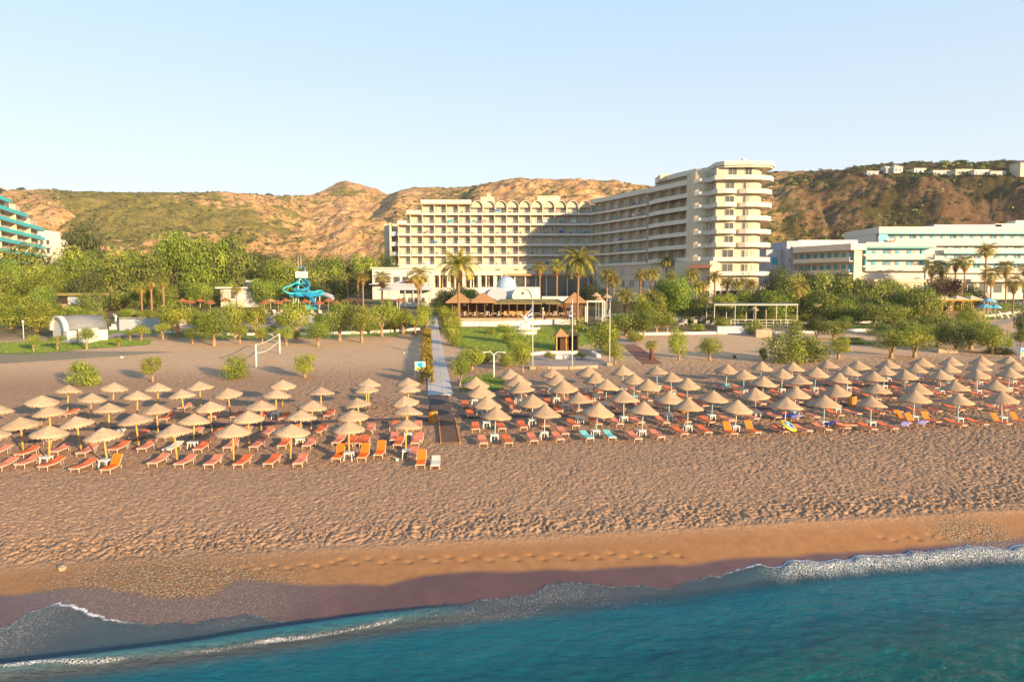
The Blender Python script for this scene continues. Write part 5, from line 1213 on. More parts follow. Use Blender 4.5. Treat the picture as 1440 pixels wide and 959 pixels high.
# ---- white annex left of the hotel, pool bar and small houses
def simple_block(name, label, x0, x1, y0, y1, z0, z1, mat, roof=M_BAND, over=.35, cat='building', rt=.3):
    t = empty(name, ((x0 + x1) / 2, (y0 + y1) / 2, z0), 0, label, cat); cx, cy = (x0 + x1) / 2, (y0 + y1) / 2
    b = MB(); b.bx(x0 - cx, x1 - cx, y0 - cy, y1 - cy, -1.0, z1 - z0); b.build('wall', mat, t)
    b = MB(); b.bx(x0 - cx - over, x1 - cx + over, y0 - cy - over, y1 - cy + over, z1 - z0 + .002, z1 - z0 + rt); b.build('roof', roof, t)
    return t, lambda x, y, z: (x - cx, y - cy, z - z0)
def opening(t, f, x, y, z, w_, h_, mat, name='window', fr=M_WF):
    b = MB(); px, py, pz = f(x, y, z); b.bx(px, px + w_, py - .06, py + .05, pz, pz + h_); o = b.build(name, mat, t)
    g = MB()
    for (a, c, d, e) in ((-.07, 0, -.07, h_ + .07), (w_, w_ + .07, -.07, h_ + .07), (0, w_, h_, h_ + .07), (0, w_, -.07, 0)): g.bx(px + a, px + c, py - .10, py + .02, pz + d, pz + e)
    g.build('frame', fr, o); return o
t, f = simple_block('annex', 'low white flat-roofed hotel annex left of the cream hotel', -37.5, -22, 184, 196, tzs(-30, 184), 16.0, M_WALLW, M_BAND, .5)
for k in range(6): opening(t, f, -36.6 + k * 2.4, 184, 12.2, 1.7, 1.6, M_GLB, 'dark_opening')
b = MB(); b.bx(-8.2, 7.8, -8.2, -5.8, 8.0 - 9.0 + 5, 8.2 - 9.0 + 5); b.build('awning', M_GREYW, t)
D = 152; g0 = tzs(xa(565, D), D)
x0, x1 = xa(537, D), xa(604, D)
t = empty('pool_bar', ((x0 + x1) / 2, D, g0), 0, 'white tent-roofed pool bar left of the stocky palm', 'pool bar'); hw = (x1 - x0) / 2
b = MB(); za_, zb_ = za(408, D) - g0, za(398, D) - g0
b.add([(-hw - 1, -1, za_), (hw + 1, -1, za_), (hw + 1, 9, za_), (-hw - 1, 9, za_), (-2.2, 4, zb_ + .4), (2.8, 4, zb_ + .4)], [(0, 1, 5, 4), (1, 2, 5), (2, 3, 4, 5), (3, 0, 4), (0, 3, 2, 1)]); b.build('tent_roof', M_ROOFW, t)
b = MB(); b.bx(-hw * .3, hw * .9, 2, 7, 0, za_ - .02); b.build('bar_wall', M_WALLW, t)
for k in range(7):
    b = MB(); b.tube([(-hw + k * hw / 3, -.6, -.3), (-hw + k * hw / 3, -.6, za_)], .09, 8); b.build('post', M_WALLW, t)
for k in range(4): b = MB(); b.bx(-hw * .2 + k * 1.4, -hw * .2 + k * 1.4 + .9, 1.92, 2.05, 1.0, 2.1); b.build('serving_window', M_GLB, t)
b = MB(); b.add([(-.8, 1.4, zb_ + .35), (3.4, 1.4, zb_ + .35), (3.4, 5, zb_ + .35), (-.8, 5, zb_ + .35), (1.3, 3.2, zb_ + 1.3)], [(0, 1, 4), (1, 2, 4), (2, 3, 4), (3, 0, 4), (0, 3, 2, 1)]); b.build('tiled_cap', M_TILE, t)
D = 150
t, f = simple_block('flat_roofed_house', 'white flat-roofed house among trees with a solar water heater on top', xa(311, D), xa(362, D), D, D + 6, tzs(xa(335, D), D), za(406, D), M_WALLW, M_BAND, .8, rt=.35)
opening(t, f, xa(315, D), D, za(420, D), 1.6, 1.6, M_GLC); opening(t, f, xa(325, D), D, za(420, D), 1.0, 1.6, M_GLB)
sh = empty('solar_water_heater', (xa(345, D), D + 2, za(404, D)), 0, 'tilted solar panel with tank on the white flat-roofed house', 'solar heater')
b = MB(); b.box((0, 0, .6), (1.6, .08, 1.6), .5, -.8); b.build('panel', M_GLB, sh); b = MB(); b.tube([(-.7, .7, 1.3), (.8, .9, 1.3)], .25, 10); b.build('tank', M_WALLW, sh); b = MB(); b.tube([(0, .8, 0), (0, .8, 1.2)], .05, 5); b.build('stand', M_RAIL, sh)
D = 128
t, f = simple_block('beach_kiosk', 'small kiosk with mossy roof and painted hatch under bright trees', xa(70, D), xa(122, D), D, D + 5, tzs(xa(95, D), D), za(416, D), M_STONE, M_THG, .9, rt=.5)
opening(t, f, xa(73, D), D, za(427, D), 3.0, 1.3, M_DARK, 'counter_opening', M_BROWN); opening(t, f, xa(98, D), D, za(428, D), 2.2, 1.5, pm('pale_painted_panel', (.45, .42, .55), (.25, .55, .65), 1.2), 'painted_panel')
# barrel-vaulted chapel
x, y, z = gp(80, 484); k_ = y / F
t = empty('chapel', (x, y, z), R(0), 'small white barrel-vaulted chapel with grey roof on the left lawn', 'chapel')
wd, lg, ht = 4.6, 5.2, 38 * k_
def vault(w_, l_, h0, h1, n=16):
    pr = [(w_ / 2 * math.cos(PI * i / n), h0 + (h1 - h0) * math.sin(PI * i / n)) for i in range(n + 1)]
    return pr
pr = vault(wd, lg, 1.7, ht); A = R(36); ca, sa = math.cos(A), math.sin(A)
def cp_(u, v, z): return (u * ca + v * sa - 1.0, -u * sa + v * ca + 2.2, z)
b = MB(); m = len(pr)
b.add([cp_(u, 0, h) for u, h in [(wd / 2, -.5)] + pr + [(-wd / 2, -.5)]], [tuple(range(m + 2))[::-1]]); b.add([cp_(u, lg, h) for u, h in [(wd / 2, -.5)] + pr + [(-wd / 2, -.5)]], [tuple(range(m + 2))])
b.add([cp_(u, v, h) for u in (wd / 2,) for v in (0, lg) for h in (-.5, 1.7)], [(0, 1, 3, 2)]); b.add([cp_(-wd / 2, v, h) for v in (0, lg) for h in (-.5, 1.7)], [(0, 2, 3, 1)])
b.build('wall', M_WALLW, t)
b = MB(); vs = [cp_(u * 1.02, v, h * 1.0 + .04) for v in (.25, lg - .1) for u, h in pr]; b.add(vs, [(i, i + 1, m + i + 1, m + i) for i in range(m - 1)]); o = b.build('vault_roof', pm('grey_roof_felt', (.22, .23, .25), (.17, .18, .2), 2, .9, .2, obj=False), t, True); o.modifiers.new('t', 'SOLIDIFY').thickness = .06
b = MB(); vs = [cp_(u * s_, v, 1.7 + (h - 1.7) * s_) for v in (-.35, .25) for s_ in (1.06, .93) for u, h in pr]; fs = []
for i in range(m - 1): fs += [(i, i + 1, m + i + 1, m + i), (2 * m + i + 1, 2 * m + i, 3 * m + i, 3 * m + i + 1), (i + 1, i, 2 * m + i, 2 * m + i + 1), (m + i, m + i + 1, 3 * m + i + 1, 3 * m + i)]
b.add(vs, fs); b.build('front_arch', M_WALLW, t)
b = MB(); q = cp_(.9, -.02, 1.2); b.box(q, (.4, .06, .7), -A); b.build('window', M_GLB, t)
b = MB(); q = cp_(wd / 2 + .01, 2.6, 1.1); b.box(q, (.7, .06, 1.0), PI / 2 - A); b.build('window', M_GLB, t)
b = MB(); b.bx(2.3, 3.6, 1.0, 3.4, -.3, 2.0); b.build('lean_to', M_WALLW, t)
# stage wall and statue
a_ = gp(165, 466); b_ = gp(228, 465)
t = empty('stage_wall', ((a_[0] + b_[0]) / 2, a_[1] + .6, a_[2]), 0, 'long pale grey slatted stage wall behind the left lawn', 'wall'); L = b_[0] - a_[0]; kk = a_[1] / F
b = MB(); b.bx(-L / 2, L / 2, 0, .3, -.3, 17 * kk); b.build('panel', M_GREYW, t)
for k in range(6): b = MB(); b.bx(-L / 2, L / 2, -.06, -.002, .25 + k * .36, .33 + k * .36); b.build('batten', M_GREYW, t)
x, y, z = gp(163.5, 463)
st = empty('garden_statue', (x, y, z), 0, 'small white classical statue on a stepped pedestal left of the stage wall', 'statue')
b = MB(); b.box((0, 0, .15), (1.5, 1.3, .5)); b.box((0, 0, .6), (.95, .9, .45)); b.build('pedestal', M_WALLW, st)
def skin_figure(name, joints, edges, parent, mat, loc=(0, 0, 0), s=1.0):
    me = bpy.data.meshes.new(name); me.from_pydata([(p[0] * s, p[1] * s, p[2] * s) for p in joints], edges, [])
    o = bpy.data.objects.new(name, me); C.objects.link(o); o.parent = parent; o.location = loc; me.materials.append(mat)
    md = o.modifiers.new('skin', 'SKIN')
    for i, p in enumerate(joints): me.skin_vertices[0].data[i].radius = (p[3] * s, p[3] * s)
    me.skin_vertices[0].data[0].use_root = True
    md.use_smooth_shade = True; o.modifiers.new('sub', 'SUBSURF').levels = 1; o.modifiers['sub'].render_levels = 1
    return o
FIG = [(0, 0, .95, .15), (0, 0, 1.25, .14), (0, 0, 1.5, .07), (0, -.02, 1.68, .105), (.2, 0, 1.42, .055), (.32, -.1, 1.2, .045), (.25, -.28, 1.25, .035), (-.2, 0, 1.42, .055), (-.36, 0, 1.6, .045), (-.34, -.05, 1.85, .035), (.1, 0, .9, .1), (.11, -.05, .5, .08), (.11, 0, .08, .06), (-.1, 0, .9, .1), (-.12, .03, .5, .08), (-.12, .08, .08, .06)]
FE = [(0, 1), (1, 2), (2, 3), (1, 4), (4, 5), (5, 6), (1, 7), (7, 8), (8, 9), (0, 10), (10, 11), (11, 12), (0, 13), (13, 14), (14, 15)]
skin_figure('figure', FIG, FE, st, M_WALLW, (0, 0, .78), .95)
# ---- thatched restaurant
D = 123.0; g0 = 4.75
x0, x1 = xa(630, D), xa(824, D)
t = empty('thatched_restaurant', (0, D, g0), 0, 'open-sided restaurant under brown thatched roofs with many posts', 'restaurant')
ez = za(424.5, D) - g0
def hip(b, xa_, xb_, y0, y1, z0, z1, ridge=.0, th=.18):
    xm0, xm1 = xa_ + (xb_ - xa_) * (.5 - ridge / 2), xa_ + (xb_ - xa_) * (.5 + ridge / 2); ym = (y0 + y1) / 2
    vs = [(xa_, y0, z0), (xb_, y0, z0), (xb_, y1, z0), (xa_, y1, z0), (xm0, ym, z1), (xm1, ym, z1)]
    vs += [(xa_, y0, z0 - th), (xb_, y0, z0 - th), (xb_, y1, z0 - th), (xa_, y1, z0 - th)]
    b.add(vs, [(0, 1, 5, 4), (1, 2, 5), (2, 3, 4, 5), (3, 0, 4), (0, 6, 7, 1), (1, 7, 8, 2), (2, 8, 9, 3), (3, 9, 6, 0), (9, 8, 7, 6)])
for px0, px1 in ((628, 663), (661, 698), (793, 824)):
    b = MB(); hip(b, xa(px0, D), xa(px1, D), -1.5, 3.4, ez, ez + 1.75); b.build('thatched_peak', M_THR, t)
b = MB(); hip(b, xa(694, D), xa(795, D), -.8, 8, ez - .2, ez + .45, .82, .2); b.build('reed_roof', M_THG, t)
b = MB(); hip(b, xa(640, D), xa(700, D), 3.6, 8, ez - .15, ez + .5, .8); b.build('reed_roof', M_THG, t)
b = MB(); b.bx(x0, x1, 7.6, 7.9, -.3, ez - .3); b.build('back_wall', M_BROWN, t)
b = MB(); b.bx(x0 + .5, x1 - .5, -.9, 7.5, -1.2, .75); b.build('floor_deck', M_STONE, t)
for k in range(17):
    for yy in (-.5, 4):
        b = MB(); b.tube([(x0 + .8 + k * (x1 - x0 - 1.6) / 16, yy, -.2), (x0 + .8 + k * (x1 - x0 - 1.6) / 16, yy, ez)], .10, 6); b.build('post', M_BROWN, t)
for k in range(6): b = MB(); b.box((x0 + 3 + k * 4.0, .1, ez - .45), (.34, .34, .3)); b.build('hanging_lamp', M_WALLW, t)
b = MB(); b.bx(-1.5, 3.5, 3, 4.2, .7, 1.85); b.build('bar_counter', M_ORWOOD, t)
def chair():
    t = empty('dining_chair'); b = MB(); b.box((0, 0, .45), (.5, .5, .08)); b.build('seat', M_CREAM, t)
    b = MB(); b.box((0, .21, .80), (.5, .06, .62)); b.build('backrest', M_CREAM, t)
    for sx in (-1, 1):
        for sy in (-1, 1): b = MB(); b.tube([(sx * .19, sy * .19, 0), (sx * .19, sy * .19, .43)], .02, 5); b.build('leg', M_BROWN, t)
    return t
def dtable():
    t = empty('dining_table'); b = MB(); b.box((0, 0, .74), (.95, .95, .05)); b.build('tabletop', M_BAND, t); b = MB(); b.tube([(0, 0, 0), (0, 0, .72)], .05, 6); b.box((0, 0, .02), (.5, .5, .04)); b.build('pedestal', M_BROWN, t); return t
rg = random.Random(8)
for k in range(11):
    for r_ in (0, 1):
        x = x0 + 1.9 + k * (x1 - x0 - 3.4) / 10.4 + rg.uniform(-.2, .2); y = D + .9 + r_ * 2.2; rw = 'front' if r_ == 0 else 'rear'
        place('dtable', dtable, (x, y, g0 + .75), rg.uniform(-.2, .2), f"restaurant table {ordw(k)} from the left, {rw} row under the thatch", 'table', 'restaurant tables')
        for s in (-1, 1):
            place('dchair', chair, (x + s * .75, y + rg.uniform(-.1, .1), g0 + .75), -s * PI / 2 + rg.uniform(-.3, .3), f"pale chair {'left' if s < 0 else 'right'} of the {ordw(k)} {rw} row restaurant table", 'chair', 'restaurant chairs')
def wallrun(name, label, pts, h_, th, mat, cat='wall', base=-.3, dz=0.0):
    P = [gp(*p) if len(p) == 2 else p for p in pts]; mb = MB()
    for a, b in zip(P[:-1], P[1:]):
        n = max(1, int(math.hypot(b[0] - a[0], b[1] - a[1]) / 3))
        for k in range(n):
            u0, u1 = k / n, (k + 1) / n; q0 = [a[i] + (b[i] - a[i]) * u0 for i in range(3)]; q1 = [a[i] + (b[i] - a[i]) * u1 for i in range(3)]
            d = Vector((q1[0] - q0[0], q1[1] - q0[1])); L = d.length; z = (q0[2] + q1[2]) / 2
            mb.box(((q0[0] + q1[0]) / 2, (q0[1] + q1[1]) / 2, z + dz + (h_ + base) / 2 + (.003 if k % 2 else 0)), (L + .001 * k, th, h_ - base), math.atan2(d.y, d.x))
    return tag(mb.build(name, mat), label, cat)
wallrun('garden_wall', 'white parapet wall in front of the thatched restaurant', [(646, 459), (700, 459), (760, 456.5), (812, 456)], .85, .3, M_WALLW)
# domed building
D = 141.0; g0 = 5.8
t = empty('domed_building', (xa(718, D), D, g0), 0, 'white vaulted building with a pale blue dome behind the thatched restaurant', 'building')
cx0 = xa(718, D)
def arcs(n, r, zc, sc_=1.0): return [(r * math.cos(PI * i / n), zc + r * sc_ * math.sin(PI * i / n)) for i in range(n + 1)]
zt = za(403.5, D) - g0
b = MB(); xl, xr = xa(671, D) - cx0, xa(760, D) - cx0
n = 12; pr = arcs(n, 2.6, zt - 2.2, .85)
vs = [(x, 4 + u, z) for x in (xl, xr) for u, z in [(2.6, -1)] + pr + [(-2.6, -1)]]; m = n + 3
b.add(vs, [(i, i + 1, m + i + 1, m + i) for i in range(m - 1)] + [tuple(range(m)), tuple(range(m, 2 * m))[::-1]]); b.build('long_vault', M_WALLW, t)
for px_, r_, mt, y0 in ((735, 2.05, M_WALLW, -.6), (699, 2.2, M_GREYW, .6)):
    xc = xa(px_, D) - cx0; pr = arcs(14, r_, zt - r_ - .15); mm = len(pr)
    b = MB(); vs = [(xc + u, y, z) for y in (y0, 4.2) for u, z in [(r_, -1)] + pr + [(-r_, -1)]]; m = mm + 2
    b.add(vs, [(i + 1, i, m + i, m + i + 1) for i in range(m - 1)] + [tuple(range(m))[::-1], tuple(range(m, 2 * m))]); b.build('cross_vault', mt, t)
    if px_ == 735:
        b = MB(); b.lathe([(.0, 0), (.30, 0), (.30, .05), (0, .05)], 14); o = b.build('round_window', M_BROWN, t); o.rotation_euler.x = PI / 2; o.location = (xc, y0 - .0, zt - 1.3)
        b = MB(); vs = [(xc + u * s_, y, (zt - r_ - .15) + (z - (zt - r_ - .15)) * s_) for y in (y0 - .25, y0) for s_ in (1.07, .93) for u, z in pr]; fs = []
        for i in range(mm - 1): fs += [(i, i + 1, mm + i + 1, mm + i), (2 * mm + i + 1, 2 * mm + i, 3 * mm + i, 3 * mm + i + 1), (i + 1, i, 2 * mm + i, 2 * mm + i + 1), (mm + i, mm + i + 1, 3 * mm + i + 1, 3 * mm + i)]
        b.add(vs, fs); b.build('arch_moulding', M_WALLW, t)
b = MB(); zz = zt + .1; R_ = 2.1
b.lathe([(R_ + .12, zz - 1.2), (R_ + .12, zz), (R_, zz + .01)] + [(R_ * math.cos(a * PI / 20), zz + .05 + R_ * 1.0 * math.sin(a * PI / 20)) for a in range(0, 10)] + [(.02, zz + .05 + R_)], 24, (xa(712, D) - cx0, 4.6, 0)); b.build('dome', M_BLDOME, t, True)
b = MB(); b.tube([(xa(712, D) - cx0, 4.6, zz + R_), (xa(712, D) - cx0, 4.6, zz + R_ + .6)], .05, 5); b.build('finial', M_WALLW, t)
wallrun('terrace_wall', 'low white terrace wall between the domed building and the shaded wing', [(xa(762, 150), 150, 6.4), (xa(805, 150), 150, 6.4)], 2.6, .4, M_WALLW)
# ---- right hotel
RH = empty('hotel', (0, 0, 0), 0, 'long white hotel with turquoise trim and blue shutters at the right edge', 'hotel')
W2 = MB()
def arched(p, u, n, w_, h_, mat, name='window'):
    u = Vector((u[0], u[1], 0)); n_ = Vector((n[0], n[1], 0)); p = Vector(p); m = 8
    pr = [(0, 0), (w_, 0)] + [(w_ / 2 + w_ / 2 * math.cos(PI * i / m), h_ - w_ * .3 + w_ * .3 * math.sin(PI * i / m)) for i in range(m + 1)]
    vs = [p + u * a + Vector((0, 0, b)) + n_ * d for d in (.0, .07) for a, b in pr]; k = len(pr)
    b = MB(); b.add(vs, [tuple(range(k)), tuple(range(k, 2 * k))[::-1]] + [(i, (i + 1) % k, k + (i + 1) % k, k + i) for i in range(k)]); o = b.build(name, mat, RH)
    q = MB(); q.box(p + u * w_ * .3 + Vector((0, 0, h_ * .45)) + n_ * .11, (w_ * .42, .07, h_ * .75), math.atan2(u.y, u.x)); q.build('shutter', M_SHUT, o)
b = MB(); b.bx(111, 215, 210.3, 230, 7, 29.0); b.build('upper_block_wall', M_WALLW, RH)
for i, z in enumerate((24.9, 21.9, 18.9, 15.9)):
    x0 = 111 if i == 0 else 131
    s_ = MB(); s_.bx(x0, 215, 208.6, 210.28, z - .3, z); s_.build('balcony_slab', M_BAND, RH)
    s_ = MB(); s_.bx(x0, 215, 208.4, 208.6, z - (1.2 if i == 0 else .5), z + .95); s_.build('balcony_parapet', M_BAND, RH)
    tr = MB(); tr.bx(x0, 215, 208.3, 210.2, z + 2.32, z + 2.58); tr.build('turquoise_trim', M_TURQ, RH)
    for k in range(20):
        x = x0 + 1.2 + k * 3.08
        if x > 178: break
        arched((x, 210.3, z + .1), (1, 0), (0, -1), 1.9, 2.1, [M_GLC, M_GLG, M_GLC, M_GLB][k % 4])
b = MB(); b.bx(110.9, 215, 208.2, 230.2, 27.5, 29.4); b.build('roof_parapet', M_BAND, RH)
b = MB(); b.bx(111, 113.6, 208.3, 208.42, 24.2, 27.3); b.build('painted_panel', pm('sky_blue_paint', (.20, .58, .66)), RH)
b = MB(); xx = 112.6
for k in range(6): b.tube([(xx + k * .42, 208.15, 24.75), (xx + k * .42 + .12, 208.15, 25.25 + (.25 if k == 0 else 0)), (xx + k * .42 + .28, 208.15, 24.85), (xx + k * .42 + .42, 208.15, 25.05)], .085, 5)
b.build('script_lettering', pm('purple_paint', (.16, .02, .16)), RH)
b = MB(); b.tube([(xx + 2.7, 208.15, 24.6), (xx + 3.3, 208.15, 25.6), (xx + 3.7, 208.15, 26.1)], .10, 5); b.tube([(xx + 3.0, 208.15, 25.3), (xx + 3.5, 208.15, 25.1)], .07, 5); b.build('palm_emblem', pm('ochre_paint', (.45, .28, .05)), RH)
for (x0, x1, y0, y1, z1) in ((131, 152, 214, 222, 30.6), (150, 178, 214, 220, 30.9), (157, 163, 215, 219, 32.0)):
    b = MB(); b.bx(x0, x1, y0, y1, 29.4, z1); b.build('rooftop_box', M_BAND if x0 != 131 else M_GREYW, RH)
b = MB(); b.lathe([(0, 0), (.6, .1), (1.1, .4), (1.3, .8), (1.25, .8), (.6, .2), (0, .1)], 14); o = b.build('satellite_dish', M_GREYW, RH); o.location = (164, 213, 31.6); o.rotation_euler = (.6, .6, 0)
# nearer block with four bays
b = MB(); b.bx(89.2, 106, 174.6, 188, 6, 21.9); b.build('near_block_wall', M_WALLW, RH)
for z in (18.5, 15.6):
    s_ = MB(); s_.bx(89.2, 106.2, 173, 174.58, z - .3, z); s_.build('balcony_slab', M_BAND, RH)
    s_ = MB(); s_.bx(89.1, 106.4, 172.8, 173, z - .45, z + .95); s_.build('balcony_parapet', M_BAND, RH)
    tr = MB(); tr.bx(89.0, 106.2, 172.9, 174.5, z + 2.35, z + 2.58); tr.bx(89.0, 89.25, 172.9, 174.5, z + .95, z + 2.35); tr.bx(103.8, 104.6, 174.3, 174.55, z, z + 2.35); tr.build('turquoise_trim', M_TURQ, RH)
    for k in range(4): arched((91.2 + k * 3.0, 174.6, z + .1), (1, 0), (0, -1), 2.2, 2.1, [M_GLC, M_GLG][k % 2])
b = MB(); b.bx(88.9, 106.5, 172.7, 188.2, 21.2, 22.4); b.build('roof_parapet', M_BAND, RH)
b = MB(); b.bx(88.0, 110.5, 166, 174, 6, 12.2); b.bx(87.6, 111, 165.6, 174, 12.2, 13.0); b.build('ground_floor_block', M_CREAM, RH)
for x in (93, 97.4, 103.8): b = MB(); b.bx(x, x + 1.9, 165.9, 166.05, 8.6, 11.6); b.build('doorway', M_GLG, RH)
# obliquely seen wing with blue shutters
Q = [(84.2, 171.5), (80.5, 179.5), (76.8, 187.5)][::-1]
b = MB(); b.prism(off(Q, 1.5) + [(96, 178), (96, 192)][::1], 6, 20.4) if False else b.prism([(78.2, 188.2), (85.7, 172.1), (88.9, 174.5), (88.9, 192)], 6, 20.4); b.build('shutter_wing_wall', M_CREAM, RH)
for z in (14.6, 17.7):
    s_ = MB(); s_.prism([(76.8, 187.5), (84.3, 171.4), (85.6, 172.0), (78.1, 188.1)], z - .25, z); s_.ribbon([(76.8, 187.5), (84.3, 171.4)], -.14, z - .25, z + .9); s_.build('balcony', M_BAND, RH)
    for k in range(8):
        t_ = (k + .4) / 8; x = 78.1 + 7.5 * t_; y = 188.1 - 16.1 * t_; d = Vector((7.5, -16.1)).normalized(); nn = (d.y, -d.x)
        mb = MB(); mb.box((x + nn[0] * .05 + d.x * .5, y + nn[1] * .05 + d.y * .5, z + 1.15), (1.15, .08, 2.1), math.atan2(d.y, d.x)); mb.build('shutter', M_SHUT, RH)
b = MB(); b.prism([(76.6, 187.6), (84.3, 171.1), (88.8, 172.5), (88.8, 193)], 20.4, 22.0); b.build('roof_parapet', M_BAND, RH)
b = MB(); b.prism([(85.5, 171.6), (89.1, 174), (89.1, 186), (85.5, 186)], 6, 21.8); b.build('link_wall', M_CREAM, RH)
b = MB(); b.bx(75.5, 79.5, 189, 200, 6, 23.8); b.build('stair_block', M_GREYW, RH); b = MB(); b.bx(79.5, 96, 191, 200, 6, 24.2); b.build('rear_block', M_WALLW, RH)
for k, (x, z) in enumerate(((76.6, 21.4), (76.2, 18.2), (78, 20.6), (77.6, 17.6))): b = MB(); b.bx(x, x + .5, 188.92, 189.02, z, z + .9); b.build('window', M_GLB, RH)
b = MB(); b.bx(71, 75.4, 192, 202, 6, 21.6); b.build('low_side_block', M_GREYW, RH); b = MB(); b.bx(72.6, 74.2, 191.9, 192.02, 17.4, 19.4); b.build('window', M_SHUT, RH)
# ground-level terraces of the right hotel
b = MB(); b.bx(112, 214, 203, 208.3, 6, 12.6); b.bx(112, 214, 201, 208.3, 12.6, 13.0); b.build('ground_terrace', M_BAND, RH)
for k in range(16): b = MB(); b.bx(126 + k * 4.2, 128.4 + k * 4.2, 202.9, 203.05, 9.4, 12.4); b.build('glass_door', M_GLB, RH)
# ---- left hotel with turquoise balconies
LH = empty('hotel', (0, 0, 0), 0, 'cream hotel with bright turquoise balcony bands cut by the left edge', 'hotel')
Q0 = Vector((-119, 130)); Q1 = Vector((-157, 228)); d = (Q1 - Q0).normalized(); nrm = Vector((d.y, -d.x))
def lp(s_, o_): p = Q0 + d * s_ + nrm * o_; return (p.x, p.y)
LL = (Q1 - Q0).length
for i, z in enumerate((18.0, 20.9, 23.8, 26.7, 29.7, 32.6, 35.2)):
    e = LL * (1.0 if i < 5 else .83 if i == 5 else .68)
    if i == 0: e = LL * .80
    b = MB(); b.prism([lp(0, 0), lp(e, 0), lp(e, -14), lp(0, -14)], z, z + 2.9); b.build('floor_wall', M_CREAM, LH)
    b = MB(); b.prism([lp(0, 1.7), lp(e + 1, 1.7), lp(e + 1, 0), lp(0, 0)], z - .25, z); b.build('balcony_slab', M_BAND, LH)
    b = MB(); b.ribbon([lp(0, 1.75), lp(e + 1, 1.75), lp(e + 1, .1)], .08, z - .2, z + .85); b.build('glass_balustrade', M_TEAL, LH)
    for k in range(int(e / 7)):
        b = MB(); p = lp(k * 7 + 3, .02); b.box((p[0], p[1], z + 1.1), (2.6, .1, 2.2), math.atan2(d.y, d.x)); b.build('window', M_GLG if k % 2 else M_GLC, LH)
    for k in range(int(e / 14)):
        p = lp(k * 14 + 7, .8); b = MB(); b.box((p[0], p[1], z + 1.3), (.3, 1.5, 2.6), math.atan2(d.y, d.x)); b.build('partition', M_CREAM, LH)
b = MB(); b.prism([lp(0, 0), lp(LL, 0), lp(LL, -14), lp(0, -14)], 6, 18); b.build('lower_wall', M_CREAM, LH)
b = MB(); b.prism([lp(0, 1.6), lp(LL * .68, 1.6), lp(LL * .68, -14), lp(0, -14)], 38.1, 38.6); b.build('roof', M_BAND, LH)
t = empty('apartment_block', (xa(69, 236), 236, 12), 0, 'small white balconied apartment block right behind the turquoise hotel', 'building')
for i in range(4):
    b = MB(); b.bx(-6.5, 2.4 - (0 if i < 3 else 3), 0, 9, i * 3 + 6.6, i * 3 + 9.55); b.build('floor_wall', M_WALLW, t)
    b = MB(); b.bx(-6.5, 2.6 - (0 if i < 3 else 3), -1.3, -.02, i * 3 + 6.4, i * 3 + 7.5); b.build('balcony', M_BAND, t)
    for k in range(4 if i < 3 else 2): b = MB(); b.bx(-5.9 + k * 2.1, -4.9 + k * 2.1, -.05, .04, i * 3 + 7.5, i * 3 + 9.1); b.build('window', M_GLB, t)
b = MB(); b.bx(-6.4, 2.3, .05, 9, -3, 6.6); b.build('lower_wall', M_CREAM, t)
# ---- houses on the right ridge
for px0, px1, D, pt, pb, lb, mt in [(1236, 1247, 388, 238, 244, 'white house with pitched gable on the ridge, leftmost but one', M_GREYW), (1247, 1259, 387, 236, 244, 'white gabled house with pointed end on the ridge', M_WALLW), (1210, 1226, 392, 242, 246, 'low white wall-like house at the left end of the ridge', M_GREYW), (1275, 1291, 384, 238, 243, 'low white flat house half hidden by scrub on the ridge', M_WALLW),
    (1301, 1330, 380, 241, 247, 'long white house with dark windows on the ridge', M_WALLW), (1332, 1358, 378, 239.5, 246.5, 'cream row house in the middle of the ridge houses', M_CREAM), (1358, 1378, 378, 240, 246, 'pale house at the right end of the middle ridge group', M_WALLW), (1380, 1402, 378, 243.5, 246, 'very low white wall building beside the dark ridge trees', M_GREYW),
    (1421, 1450, 372, 230, 249, 'large cream two-storey villa at the right end of the ridge', M_CREAM)]:
    D = gp((px0 + px1) / 2, pb)[1] - 1.0; x0, x1 = xa(px0, D), xa(px1, D); z0 = za(pb, D); z1 = max(za(pt, D), z0 + 1.3)
    t, f = simple_block('ridge_house', lb, x0, x1, D - 1, D + 6, z0 + .9, z1, mt, M_BAND, .25, 'house', .25)
    t['group'] = 'houses on the right ridge'
    if 'gable' in lb or 'villa' in lb:
        b = MB(); hw = (x1 - x0) / 2; h0 = z1 - (z0 + .9) + .26; hip(b, -hw, hw, -4, 4, h0, h0 + (1.6 if 'gable' in lb else .9), .0 if 'pointed' in lb else .6, .02); b.build('pitched_roof', M_BAND if 'gable' in lb else M_TILE, t)
    nw = int((x1 - x0) / 2.2)
    for k in range(nw):
        for zz in ([z1 - 1.9] if pb - pt < 10 else [z1 - 2.4, z1 - 5.4]): opening(t, f, x0 + .6 + k * 2.2, D - 1, zz, .9, 1.2, M_GLB)
x, D = xa(1432, 372), 372

HT.scale.z = .985; HT.scale.x = .982; HT.location.z = .165
RH.scale.z = .988; RH.location.z = .13
